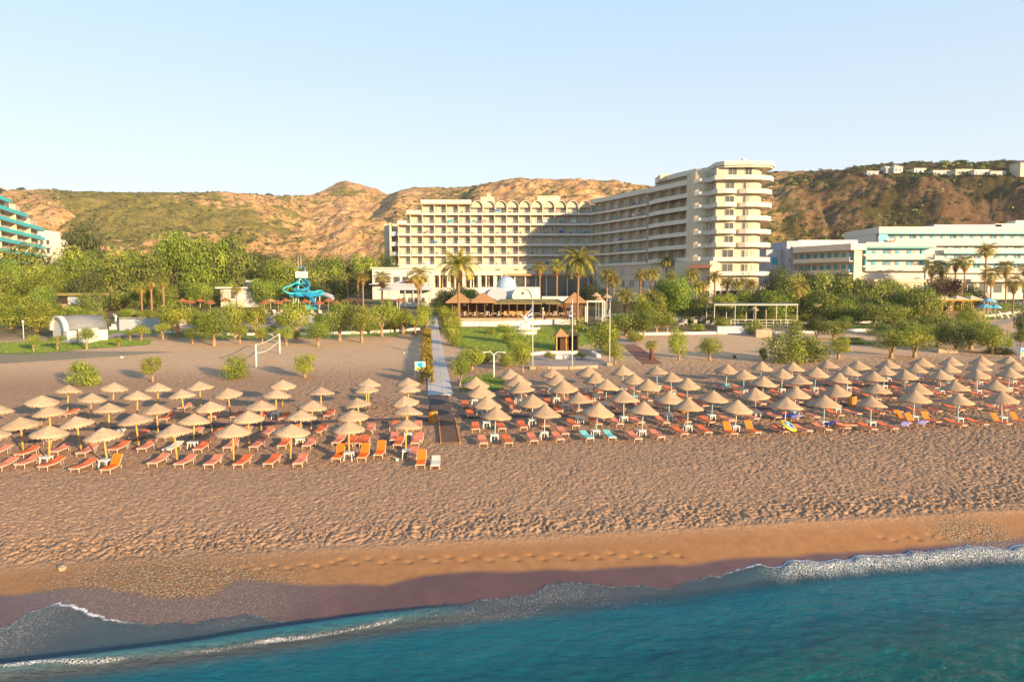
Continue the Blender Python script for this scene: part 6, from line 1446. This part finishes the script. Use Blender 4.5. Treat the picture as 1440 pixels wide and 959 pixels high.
# ------------------------------------------------------------------ lawns, plaza, furniture of the gardens
def patch(name, px, dz, mat, kind='structure', h=None):
    import bmesh
    P = [gp(*p)[:2] for p in px]; bm = bmesh.new(); bm.faces.new([bm.verts.new((x, y, 0)) for x, y in P])
    bmesh.ops.triangulate(bm, faces=bm.faces[:])
    for _ in range(5): bmesh.ops.subdivide_edges(bm, edges=[e for e in bm.edges if e.calc_length() > 2.0], cuts=1); bmesh.ops.triangulate(bm, faces=[f for f in bm.faces if len(f.verts) > 3])
    for v in bm.verts: v.co.z = tzs(v.co.x, v.co.y) + dz + float(bumps(np.array([v.co.x]), np.array([v.co.y]))[0])
    bmesh.ops.recalc_face_normals(bm, faces=bm.faces[:])
    me = bpy.data.meshes.new(name); bm.to_mesh(me); bm.free(); me.materials.append(mat)
    if me.polygons[0].normal.z < 0: me.flip_normals()
    return tag(link(name, me), kind=kind)
m, nt, bs = newmat('lawn_grass')
pos = N(nt, 'ShaderNodeNewGeometry').outputs['Position']
nt.links.new(ramp(nt, noise(nt, pos, .5, 6, .7), [(.3, (.08, .15, .012)), (.5, (.17, .26, .02)), (.72, (.33, .37, .04))]), bs.inputs['Base Color']); bs.inputs['Roughness'].default_value = .8
bump(nt, bs, noise(nt, pos, 9, 4, .7), 1.0, .15)
M_LAWN = m
def blades(name, px, mat, n=40, hgt=.12):
    """short grass leaves standing on a lawn"""
    P = [gp(*p)[:2] for p in px]; g = np.random.default_rng(len(px) * 7 + int(px[0][0])); xs = [p[0] for p in P]; ys = [p[1] for p in P]
    area = (max(xs) - min(xs)) * (max(ys) - min(ys)); k = int(min(area * n, 60000)); X = g.uniform(min(xs), max(xs), k); Y = g.uniform(min(ys), max(ys), k)
    ins = np.zeros(k, bool)
    for i in range(len(P)):
        (x0, y0), (x1, y1) = P[i], P[(i + 1) % len(P)]
        c = ((y0 > Y) != (y1 > Y)) & (X < (x1 - x0) * (Y - y0) / (y1 - y0 + 1e-9) + x0); ins ^= c
    X, Y = X[ins], Y[ins]; k = len(X); Z = tz(X, Y) + .02; a = g.uniform(0, 6.28, k); hh = hgt * g.uniform(.5, 1.3, k); w_ = .03
    V = np.stack([np.stack([X - np.cos(a) * w_, Y - np.sin(a) * w_, Z], 1), np.stack([X + np.cos(a) * w_, Y + np.sin(a) * w_, Z], 1), np.stack([X + g.normal(size=k) * .04, Y + g.normal(size=k) * .04, Z + hh], 1)], 1).reshape(-1, 3)
    tag(link(name, npmesh(name, V, np.arange(k * 3).reshape(k, 3), mat, False, {'tint': ('FACE', g.random(k))})), 'short green grass blades on the lawn', 'grass', None, 'stuff')
L1 = [(642, 487), (640, 462), (700, 460), (812, 459), (838, 468), (842, 480), (800, 492), (745, 494), (690, 497)]
patch('lawn', L1, .03, M_LAWN); blades('lawn_grass', L1, M_BRT)
L2 = [(-60, 500), (60, 497), (120, 491), (210, 485), (214, 478), (150, 476), (118, 474), (60, 480), (-60, 484)]
patch('lawn', L2, .03, M_LAWN); blades('lawn_grass', L2, M_BRT)
L3 = [(143, 472), (155, 464), (232, 463), (232, 470)]
patch('lawn', L3, .03, M_LAWN)
L4 = [(648, 548), (646, 534), (690, 526), (712, 536), (708, 548), (670, 553)]
patch('lawn', L4, .05, M_LAWN); blades('lawn_grass', L4, M_GRN, 60, .16)
for k, q in enumerate([[(232, 472), (300, 470), (420, 472), (420, 476), (300, 477)], [(420, 472), (560, 468), (560, 472), (430, 476)], [(1180, 456), (1260, 456), (1320, 452), (1320, 462), (1200, 464)], [(1375, 447), (1460, 440), (1460, 446), (1390, 450)]]):
    patch('grass_verge', q, .03, M_LAWN)
M_PAVE = pm('pink_grey_paving', (.36, .29, .26), (.30, .24, .21), .7, .85, .1, obj=False)
patch('plaza', [(742, 515), (748, 500), (800, 498), (838, 502), (856, 512), (840, 516), (770, 518)], .05, M_PAVE)
patch('plaza', [(842, 500), (836, 486), (870, 474), (900, 484), (862, 486)], .05, M_PAVE)
patch('path', [(120, 478), (165, 469), (232, 470), (232, 473), (170, 473), (128, 481)], .06, M_PAVE)
patch('path', [(905, 512), (932, 512), (900, 488), (878, 478), (868, 478)], .035, pm('reddish_dirt_path', (.26, .12, .08), (.2, .09, .06), 1, .9, .1, obj=False))
patch('path', [(1395, 470), (1460, 478), (1460, 500), (1430, 500), (1405, 482), (1372, 462), (1440, 440), (1460, 443), (1405, 458)], .04, M_PAVE)
patch('pool_terrace', [(836, 450), (842, 441), (1010, 438), (1050, 442), (1060, 447), (950, 450)], .05, M_PAVE)
patch('pool_terrace', [(250, 462), (262, 446), (420, 444), (560, 446), (560, 458), (420, 464)], .05, M_PAVE)
patch('pool_terrace', [(1290, 424), (1300, 418), (1460, 417), (1460, 430), (1400, 432)], .05, M_PAVE)
KW = 'kerb_wall'
wallrun(KW, 'long low white kerb wall behind the right beach', [(898, 471.5), (1000, 470), (1120, 469), (1232, 465)], .42, .35, M_WALLW)
wallrun(KW, 'low white kerb wall behind the tamarisks, left of the walkway', [(232, 468), (330, 472), (430, 471), (520, 469), (590, 464)], .4, .3, M_WALLW)
wallrun(KW, 'white retaining wall stub beside the palms, below the pool terrace', [(938, 452), (965, 452)], 1.0, .4, M_WALLW)
wallrun(KW, 'curved white planter wall between lawn and plaza', [(744, 500.5), (760, 498), (785, 497.5), (812, 497.5)], .35, .5, M_WALLW)
wallrun(KW, 'thick white bench-like wall on the plaza below the huts', [(781, 505), (810, 505)], .5, .6, M_WALLW)
wallrun(KW, 'small white slanting wall right of the wooden huts', [(830, 494), (842, 503)], .35, .5, M_WALLW)
wallrun(KW, 'low stone edging at the seaward side of the plaza', [(742, 517), (770, 519), (802, 519), (840, 517)], .3, .35, M_STONE)
wallrun(KW, 'white stone wall piece under the spreading trees', [(1318, 496), (1345, 496)], .5, .5, M_STONE)
wallrun(KW, 'white edging of the terrace by the orange pergola', [(1384, 446), (1424, 441), (1445, 439)], .4, .4, M_WALLW)
wallrun(KW, 'broken pale stone blocks below the white railing', [(1062, 474), (1084, 474)], 1.2, .8, M_STONE)
wallrun(KW, 'grey blue retaining wall at the left end of the railing deck', [(1008, 470), (1052, 470)], 1.3, .5, M_GREYW)
wallrun(KW, 'pale low wall with shadows beside the water slide', [(385, 452), (420, 452), (455, 456)], 1.3, .4, M_WALLW)
wallrun(KW, 'whitewashed bar counter wall among the tamarisks', [(250, 458), (262, 457)], 1.0, .4, M_WALLW)
# fountain with statue
x, y, z = gp(738, 469)
t = empty('fountain', (x, y, z), 0, 'white round fountain basin topped by a seated white figure group on the lawn', 'fountain')
b = MB(); b.lathe([(0, -.2), (1.9, -.2), (1.9, .35), (2.45, .75), (2.5, 1.0), (2.2, 1.0), (2.05, .7), (0, .65)], 28); b.build('basin', M_WALLW, t)
b = MB(); b.lathe([(0, .9), (2.15, .9)], 28); b.build('water', M_BLDOME, t)
b = MB(); b.lathe([(0, .6), (1.0, .7), (.9, 1.3), (.6, 1.7), (0, 1.8)], 12, (0, 0, 0), .15, 3); b.build('rock', M_WALLW, t)
FS = [(0, 0, .35, .22), (.05, 0, .75, .2), (.08, 0, 1.05, .09), (.1, -.03, 1.28, .14), (.4, -.1, .85, .07), (.7, -.3, .7, .05), (-.3, .05, .95, .07), (-.6, 0, 1.25, .05), (.35, -.4, .3, .12), (.45, -.6, -.2, .08), (-.3, -.4, .28, .12), (-.45, -.5, -.25, .08)]
skin_figure('figure', FS, [(0, 1), (1, 2), (2, 3), (1, 4), (4, 5), (1, 6), (6, 7), (0, 8), (8, 9), (0, 10), (10, 11)], t, M_WALLW, (0, 0, 1.6), 1.15)
# flags
def flagpole(px, pb, pt, label, cols, fy0, fy1, fw):
    x, y, z = gp(px, pb); k = y / F; h = (pb - pt) * k
    t = empty('flagpole', (x, y, z), 0, label, 'flagpole', 'flagpoles on the plaza')
    b = MB(); b.tube([(0, 0, -.2), (0, 0, h * .5), (0, 0, h)], [.07, .055, .04], 8); b.build('pole', M_WHITEPOLE, t, True)
    b = MB(); b.box((0, 0, .12), (.6, .6, .4)); b.build('base', M_STONE, t); b = MB(); b.lathe([(0, h - .02), (.08, h + .05), (0, h + .14)], 8); b.build('finial', M_WHITEPOLE, t)
    z1, z0 = (pb - fy0) * k, (pb - fy1) * k; w_ = fw * k; nx, nz = 9, 12; vs = []; fs = []; mi = []
    for j in range(nz + 1):
        for i in range(nx + 1):
            u = i / nx; v_ = j / nz; dr = .55 * u
            vs.append((-u * w_ * (.55 + .45 * v_), .10 * math.sin(u * 9 + v_ * 2) * u, z1 - (z1 - z0) * (v_ * (1 - dr * .3) + dr * .6 * (1 - v_ * .5))))
    mb = MB(); mb.add(vs, [])
    for j in range(nz):
        for i in range(nx): a = j * (nx + 1) + i; mb.f.append((a, a + 1, a + nx + 2, a + nx + 1)); mb.m.append((j // 2) % 2 if not (j < 5 and i < 4) else (1 if (i in (1, 2) or j == 2) and False else 0))
    o = mb.build('flag', cols, t, True); o.modifiers.new('t', 'SOLIDIFY').thickness = .01
flagpole(749, 519, 424, 'nearest flagpole left of the huts with a limp blue and white flag', [M_BLU, M_WALLW], 427, 450, 8)
flagpole(804.5, 519, 421, 'flagpole in front of the wooden huts with a purple-blue flag', [M_PUR, M_BLU], 425, 448, 5)
flagpole(857, 514, 424, 'flagpole right of the dense tamarisk with a small white and blue flag', [M_WALLW, M_BLU], 433, 446, 4)
# wooden huts with pyramid roofs
for px, lb in ((790, 'left of two dark wooden changing huts with pyramid roofs on the lawn edge'), (806, 'right of two dark wooden changing huts with pyramid roofs on the lawn edge')):
    x, y, z = gp(px, 494 if px < 800 else 493); k = y / F; t = empty('wooden_hut', (x, y + .6, z), .1, lb, 'hut', 'changing huts')
    h = 21 * k; w_ = 14 * k / 2
    b = MB(); b.bx(-w_, w_, w_ * 1.9, w_ * 2, 0, h); b.bx(-w_, -w_ + .06, 0, w_ * 2, 0, h); b.bx(w_ - .06, w_, 0, w_ * 2, 0, h); b.build('wall', M_BROWN, t)
    for s in (-1, 1): b = MB(); b.bx(s * w_ - .08, s * w_ + .08, -.08, .08, 0, h); b.build('post', M_ORWOOD, t)
    b = MB(); b.bx(-w_ * .3, w_ * .85, -.02, .04, .05, h * .85); b.build('door', M_DARKWOOD, t)
    b = MB(); hip(b, -w_ - .25, w_ + .25, -.4, w_ * 2 + .3, h, h + 11 * k, 0, .08); b.build('pyramid_roof', M_THR, t)
    b = MB(); b.tube([(0, w_, h + 10 * k), (0, w_, h + 13 * k)], .04, 5); b.build('finial', M_BROWN, t)
# lamps
def lamp(px, pb, pt, label, arms=0):
    x, y, z = gp(px, pb); h = (pb - pt) * y / F; t = empty('street_lamp', (x, y, z), 0, label, 'street lamp')
    b = MB(); b.tube([(0, 0, -.2), (0, 0, h - .2)], [.09, .07] if arms else [.06, .05], 8); b.build('pole', M_WALLW, t, True)
    if arms:
        for s in (-1, 1):
            b = MB(); b.tube([(0, 0, h - .3), (s * .35, 0, h - .02), (s * .9, 0, h - .05)], .045, 6); b.build('arm', M_WALLW, t)
            b = MB(); b.lathe([(0, .1), (.16, .06), (.2, -.02), (0, -.05)], 10); o = b.build('lamp_head', M_WALLW, t); o.location = (s * .95, 0, h - .08)
    else:
        b = MB(); b.lathe([(0, -.16), (.13, -.12), (.17, 0), (.13, .12), (0, .16)], 12); o = b.build('globe', M_WALLW, t, True); o.location = (0, 0, h - .08)
        b = MB(); b.lathe([(0, h - .26), (.09, h - .26), (.07, h - .2), (0, h - .2)], 8); b.build('collar', M_WALLW, t)
lamp(694.5, 531, 494, 'white two-armed street lamp between tamarisks and parasols', 1)
lamp(33.5, 477, 451, 'white globe lamp left of the chapel')
lamp(763.5, 456, 433, 'white globe lamp by the restaurant parapet')
lamp(973, 450, 430, 'white globe lamp on the pool terrace edge')
lamp(1336, 447, 431, 'white globe lamp in front of the orange pergola')
lamp(1390, 446, 431, 'white globe lamp below the blue parasols')
# volleyball net
a = gp(360.5, 517); b_ = gp(393.5, 497)
t = empty('volleyball_net', a, 0, 'white beach volleyball net sagging between two posts on the sand', 'volleyball net')
d = Vector(b_) - Vector(a)
for q, hh in (((0, 0, 0), 32 * a[1] / F), (tuple(d), 27.5 * b_[1] / F)):
    b = MB(); b.tube([(q[0], q[1], q[2] - .2), (q[0], q[1], q[2] + hh)], .10, 8); b.build('post', M_WALLW, t, True)
for lv, sg in ((2.25, .25), (1.45, .45)):
    b = MB(); b.tube([tuple(d * (i / 12) + Vector((0, 0, lv * 1.08 - sg * 4 * (i / 12) * (1 - i / 12) * (1 - .4 * i / 12)))) for i in range(13)], .05, 5); b.build('net_band', M_WALLW, t)
b = MB()
for i in range(1, 30):
    u = i / 30; s4 = 4 * u * (1 - u) * (1 - .4 * u); p = d * u; b.tube([tuple(p + Vector((0, 0, 1.45 * 1.08 - .45 * s4))), tuple(p + Vector((0, 0, 2.25 * 1.08 - .25 * s4)))], .006, 3, False)
b.build('net_mesh', M_RAIL, t)
# sign boards
def board(px, pb, pt, wpx, label, rz=0):
    x, y, z = gp(px, pb); k = y / F; h = (pb - pt) * k; w_ = wpx * k; t = empty('sign_board', (x, y, z), rz, label, 'sign')
    for s in (-1, 1): b = MB(); b.bx(s * w_ / 2 - .04, s * w_ / 2 + .04, -.04, .04, -.2, h); b.build('post', M_WHITEPOLE, t)
    b = MB(); b.bx(-w_ / 2 + .04, w_ / 2 - .04, -.03, .03, h * .52, h); p = b.build('panel', pm('sky_blue_board', (.28, .68, .74), (.36, .72, .74), 1.5, .5), t)
    b = MB(); b.bx(-w_ / 2 + .05, w_ / 2 - .05, -.045, -.033, h * .42, h * .6); b.build('yellow_stripe', pm('yellow_board', (.75, .62, .12), None, 2, .5), t)
    b = MB(); b.bx(-w_ * .02, w_ / 2 - .05, -.03, .03, h * .24, h * .41); b.build('lower_panel', M_WALLW, t)
    b = MB(); b.bx(-w_ / 2 + .05, -w_ * .06, -.03, .03, h * .30, h * .415); b.build('lower_panel', M_CREAM, t)
    b = MB(); b.lathe([(0, 0), (.24, 0), (.24, .012), (0, .012)], 16); o = b.build('emblem', pm('turquoise_print', (.02, .42, .62), None, 2, .5), p); o.rotation_euler.x = PI / 2; o.location = (w_ * .03, -.045, h * .76)
board(591, 528, 508, 14, 'blue and yellow notice board on white legs left of the walkway')
board(1438.5, 506, 489, 7, 'pale blue notice board cut by the right picture edge')
# pergolas and canopies
def pergola(name, px0, px1, D, ptop, dep, label, mat, rmat, n=4, zb=None, rt=.18, posts_r=.08):
    x0, x1 = xa(px0, D), xa(px1, D); g0 = tzs((x0 + x1) / 2, D) if zb is None else zb; h = za(ptop, D) - g0
    t = empty(name, ((x0 + x1) / 2, D, g0), 0, label, 'pergola'); hw = (x1 - x0) / 2
    b = MB(); b.bx(-hw, hw, 0, dep, h - rt, h); b.build('roof', rmat, t)
    for k in range(n):
        for yy in (.1, dep - .1): b = MB(); b.tube([(-hw + .1 + k * (2 * hw - .2) / (n - 1), yy, -.5), (-hw + .1 + k * (2 * hw - .2) / (n - 1), yy, h - rt)], posts_r, 6); b.build('post', mat, t)
    return t, hw, h
pergola('pergola', 825, 851, 122, 423, 3, 'small white square pergola right of the thatched restaurant', M_WALLW, M_WALLW, 2, None, .25, .14)
D = 118; t, hw, h = pergola('shade_canopy', 1004, 1122, D, 427, 5, 'long flat dark-roofed shade canopy on thin white posts over the terrace', M_WALLW, pm('dark_blue_grey_roof', (.14, .17, .19), None, 1, .7, obj=False), 5, None, .16, .06)
b = MB(); b.bx(-hw, hw, -.05, .02, h - .32, h - .1); b.build('fascia', M_RAIL, t)
a, c = xa(1028, 112), xa(1118, 112); g0 = tzs((a + c) / 2, 112)
t = empty('railing', ((a + c) / 2, 112, g0 - .2), 0, 'white three-bar railing along the raised deck below the long canopy', 'railing'); hw = (c - a) / 2
for z in (.9, 1.35, 1.8, 2.3): b = MB(); b.bx(-hw, hw, -.03, .03, z, z + .07); b.build('rail', M_WALLW, t)
for k in range(10): b = MB(); b.bx(-hw + k * hw * 2 / 9 - .04, -hw + k * hw * 2 / 9 + .04, -.04, .04, 0, 2.35); b.build('post', M_WALLW, t)
a, c = xa(1120, 116), xa(1235, 116); 
wallrun('garden_wall', 'thin white wall line among the young olive trees', [(1124, 456), (1160, 455), (1240, 454)], .35, .25, M_WALLW)
D = 140; g0 = tzs(xa(1355, D), D)
t, hw, h = pergola('pergola', 1324, 1384, D, 421, 4, 'orange timber pergola bar with curved braces and dark slatted front', M_ORWOOD, M_ORWOOD, 5, None, .2, .11)
for k in range(4):
    xl = -hw + .1 + k * (2 * hw - .2) / 4; xr_ = xl + (2 * hw - .2) / 4; b = MB()
    b.tube([(xl + (xr_ - xl) * (.5 - .5 * math.cos(PI * i / 8)), 0, h - .95 + .75 * math.sin(PI * i / 8)) for i in range(9)], .07, 5); b.build('arched_brace', M_ORWOOD, t)
b = MB(); b.bx(-hw, hw * .35, -.3, -.2, -.3, 1.3); b.build('slatted_front', M_BROWN, t); b = MB(); b.bx(hw * .37, hw, -.3, -.2, -.3, 1.3); b.build('pale_front', M_STONE, t)
for k in range(3): b = MB(); hip(b, -hw + k * hw * .68, -hw + (k + .9) * hw * .68, .2, 3.8, h, h + .8, 0, .05); b.build('canvas_peak', M_CREAM, t)
def big_parasol(px, D, ptop, w_px, mat, label, group=None, hh=2.6):
    x = xa(px, D); g0 = tzs(x, D); h = max(za(ptop, D) - g0, hh); r = w_px * D / F / 2
    t = empty('garden_parasol', (x, D, g0), 0, label, 'parasol', group)
    b = MB(); b.tube([(0, 0, -.2), (0, 0, h - .05)], .04, 6); b.build('pole', M_WHITEPOLE, t)
    b = MB(); b.lathe([(.02, h), (r * .5, h - .30), (r, h - .62), (r, h - .78), (r * .97, h - .66), (.05, h - .12)], 8); b.build('canopy', mat, t)
    return t
M_BLPAR = pm('sky_blue_canvas', (.06, .38, .62), (.30, .56, .68), .5, .7, obj=False)
big_parasol(1389, 138, 419, 19, M_BLPAR, 'upper sky blue parasol right of the orange pergola')
big_parasol(1385, 133, 427, 18, M_BLPAR, 'lower sky blue parasol in front of the upper one, left'); big_parasol(1399, 133, 427.5, 16, M_BLPAR, 'pale blue parasol right of the two sky blue ones')
M_RBR = pm('red_brown_parasol', (.30, .11, .05), (.24, .085, .04), 3, .85, .3)
for i, px in enumerate((257, 268, 282, 296, 318, 372, 381, 392, 402, 449, 462, 474, 489, 500, 562, 430)):
    big_parasol(px, 134 + (i * 5) % 11, 419 + (i * 3) % 6, 15, M_RBR if px != 381 else M_THR, f"red-brown pool parasol, {ordw(i)} of the dark ones scattered left of the walkway", 'red-brown parasols round the pools', 2.3)
for i, (px, pt) in enumerate(((838, 411), (842, 416), (853, 413), (1017, 431), (1148, 425), (1164, 428), (1180, 427), (1182, 431), (1192, 430), (996, 421), (1060, 431))):
    big_parasol(px, 128, pt, 14, M_CREAM if i in (5, 7) else M_THATCH_R, f"small {'white' if i in (5, 7) else 'pale thatched'} garden parasol, {ordw(i)} from the pergola rightwards", 'pale garden parasols', 2.3)
# pool loungers
def lounger():
    t = empty('pool_lounger'); b = MB(); b.box((0, .35, .34), (.62, 1.25, .10)); b.build('seat', M_CREAM, t); b = MB(); b.box((0, -.48, .62), (.62, .78, .09), 0, -R(50)); b.build('backrest', M_CREAM, t)
    for sx in (-1, 1):
        for yy in (-.2, .85): b = MB(); b.tube([(sx * .27, yy, 0), (sx * .27, yy, .32)], .025, 5); b.build('leg', M_WHITE, t)
    return t
rg = random.Random(21); ix = 0
for r_, (D, xs) in enumerate(((121, [852, 862, 884, 893, 905, 919, 930, 944, 958, 966, 979, 992, 1002]), (126, [848, 858, 870, 882, 896, 910, 922, 937, 950, 963, 975, 986, 997, 1010]))):
    for i, px in enumerate(xs):
        x = xa(px, D); y = D + rg.uniform(-.8, .8)
        place('lounger', lounger, (x, y, tzs(x, y) + .05), PI - .5 + rg.uniform(-.5, .5), f"cream pool lounger, {ordw(i)} from the left, {'seaward' if r_ == 0 else 'hotel side'} row of the pool terrace", 'lounger', 'cream loungers on the pool terrace')
for r_, (D, xs) in enumerate(((137, [1402, 1412, 1421, 1431]), (143, [1398, 1410, 1424, 1436]), (131, [375, 388, 398, 409, 440, 452]))):
    for i, px in enumerate(xs):
        x = xa(px, D); place('lounger', lounger, (x, D, tzs(x, D) + .05), PI + .6 + rg.uniform(-.3, .3), f"pale lounger, {ordw(i)} from the left, {['front row by the right hotel', 'rear row by the right hotel', 'pool deck below the water slide'][r_]}", 'lounger', 'loungers by the other pools')
# water slide
D = 150; x0 = xa(425, D); g0 = tzs(x0, D); k = D / F
M_SLB = pm('blue_slide_fibreglass', (.02, .28, .52), (.015, .22, .45), 1, .3, 0, obj=False); M_SLT = pm('turquoise_slide_fibreglass', (.04, .48, .52), (.03, .4, .46), 1, .3, 0, obj=False)
t = empty('water_slide', (x0, D, g0), 0, 'blue and turquoise water slide tower with curling chutes and twin masts', 'water slide')
def lp_(px, py, y=0): return ((px - 425) * k, y, za(py, D) - g0)
for (a, c) in ((413, 420), (436, 427), (418, 423), (441, 431)):
    b = MB(); b.tube([lp_(a, 425, 1 if a in (413, 436) else -1), lp_(c, 392)], .13, 6); b.build('tower_leg', M_SLB, t)
for py in (416, 407, 399):
    hw = (py - 380) * .34 * k; b = MB(); z = lp_(425, py)[2]; b.tube([(-hw, -1, z), (hw, -1, z), (hw, 1.2, z), (-hw, 1.2, z), (-hw, -1, z)], .09, 5); b.build('frame_ring', M_SLT, t)
for s in (-1, 1):
    for (a, c) in (((413, 416), (436, 407)), ((415, 407), (431, 396)), ((417, 399), (428, 389))):
        b = MB(); b.tube([lp_(425 + s * (a[0] - 425), a[1], -.9), lp_(425 + s * (c[0] - 425), c[1], -.9)], .07, 5); b.build('brace', M_SLT, t)
b = MB(); b.prism([(-1.0, -.9), (1.0, -.9), (1.2, .9), (-1.2, .9)], lp_(0, 391)[2], lp_(0, 382)[2]); b.build('tower_cabin', M_WALLW, t)
b = MB(); z0 = lp_(0, 382)[2]; z1 = lp_(0, 376)[2]; b.tube([(-.9, 0, z0), (-.8, 0, z1), (.8, 0, z1), (.9, 0, z0)], .09, 6); b.build('top_hoop', M_SLB, t)
for px in (421, 425): b = MB(); b.tube([lp_(px, 378), lp_(px, 360)], .06, 6); b.build('mast', M_RAIL, t)
def chute(pts, r, mat, nm='chute'):
    P = [Vector(p) for p in pts]; Q = []
    for i in range(len(P) - 1):
        p0, p1, p2, p3 = P[max(i - 1, 0)], P[i], P[i + 1], P[min(i + 2, len(P) - 1)]
        for q in range(6): u = q / 6; Q.append(.5 * ((2 * p1) + (p2 - p0) * u + (2 * p0 - 5 * p1 + 4 * p2 - p3) * u * u + (3 * p1 - p0 - 3 * p2 + p3) * u ** 3))
    Q.append(P[-1]); b = MB(); b.tube(Q, r, 8, False); o = b.build(nm, mat, t, True)
chute([lp_(422, 396), lp_(412, 402, -1.5), lp_(404, 406, -2), lp_(408, 410, -3), lp_(416, 413, -2.5), lp_(428, 412, -2)], .20, M_SLT)
chute([lp_(428, 392), lp_(437, 398, -1), lp_(438, 404, -1.5), lp_(430, 408, -2.5), lp_(420, 411, -2), lp_(424, 416, -3)], .22, M_SLB)
chute([lp_(430, 408, .5), lp_(440, 411, .5), lp_(449, 409, 1), lp_(454, 412, .5), lp_(448, 415, -1), lp_(440, 415, -2)], .22, M_SLT)
chute([lp_(432, 414, -2), lp_(443, 418, -3), lp_(450, 424, -4), lp_(452, 430, -5)], .32, M_SLB)
chute([lp_(452, 414, 1), lp_(462, 416, 0), lp_(470, 419, -.5)], .55, M_GREYW, 'closed_tube')
b = MB(); b.bx(lp_(412, 0)[0], lp_(452, 0)[0], -2.2, 1.0, lp_(0, 417)[2], lp_(0, 411)[2]); b.build('platform', M_SLB, t)
b = MB(); b.bx(lp_(443, 0)[0], lp_(455, 0)[0], -6.5, -4.5, lp_(0, 434)[2], lp_(0, 428)[2]); b.build('splash_box', M_SLT, t)
for px in (414, 421, 429, 437, 445, 451): b = MB(); b.tube([lp_(px, 417, -.5), (lp_(px, 0)[0], -.5, -.4)], .10, 6); b.build('support', M_WALLW, t)
# brown tents beside the walkway, ridge mast
x, y, z = gp(608, 462)
for px, pb, lb in ((560, 466, 'small brown ridge tent left of the walkway under the tamarisks'), (571, 462, 'pale brown triangular shade tent near the pool bar')):
    x, y, z = gp(px, pb); k = y / F; b = MB(); hip(b, -1.3, 1.3, -1.1, 1.1, .9, .9 + 12 * k, 0, .05); t = empty('shade_tent', (x, y, z), .2, lb, 'tent'); b.build('tent_roof', M_THR, t)
    for sx in (-1, 1):
        for sy in (-1, 1): b = MB(); b.tube([(sx * 1.2, sy * 1.0, -.1), (sx * 1.2, sy * 1.0, .9)], .05, 5); b.build('post', M_BROWN, t)
D = 548; x = xa(415, D); z = tzs(x, D); t = empty('radio_mast', (x, D, z), 0, 'thin lattice mast on the skyline of the left ridge', 'mast')
b = MB(); hm = za(264.5, D) - z; b.tube([(0, 0, -1), (0, 0, hm)], [.25, .12], 5); b.build('pole', M_RAIL, t); b = MB(); b.box((0, 0, hm * .8), (1.6, .2, .2)); b.build('crossbar', M_RAIL, t)
# small things left on the sand
for px, pb, s_, mt, lb in [(558, 648, .09, M_CRM, 'small pale scrap lying between sunbeds near the walkway'), (171, 503, .2, M_WALLW, 'small white scrap on open sand below the tamarisks'), (568, 497, .15, M_WALLW, 'tiny white scrap on the shaded sand left of the walkway'), (88, 800, .16, M_STONE, 'pale stone on the smooth sand near the waterline, left')]:
    x, y, z = gp(px, pb); b = MB(); b.lathe([(0, s_ * .9), (s_ * .6, s_ * .6), (s_, .1), (s_ * .8, -.05), (0, -.06)], 7, (0, 0, 0), .25, int(px)); o = b.build('stone' if mt is M_STONE else 'scrap', mt, None, False, (x, y, z + .02)); tag(o, lb, 'stone' if mt is M_STONE else 'litter')

# ------------------------------------------------------------------ the air
m = bpy.data.materials.new('pale_air'); m.use_nodes = True; nt = m.node_tree; nt.nodes.clear()
o_ = nt.nodes.new('ShaderNodeOutputMaterial'); v_ = nt.nodes.new('ShaderNodeVolumePrincipled')
v_.inputs['Color'].default_value = (.93, .95, 1, 1); v_.inputs['Density'].default_value = .00014; v_.inputs['Anisotropy'].default_value = 0.0
nt.links.new(v_.outputs[0], o_.inputs['Volume'])
b = MB(); b.bx(-14200, 14200, -700, 4100, -15, 100); tag(b.build('haze', m), 'faint pale morning air over the whole scene', 'haze', None, 'stuff')
sc.cycles.volume_bounces = 0
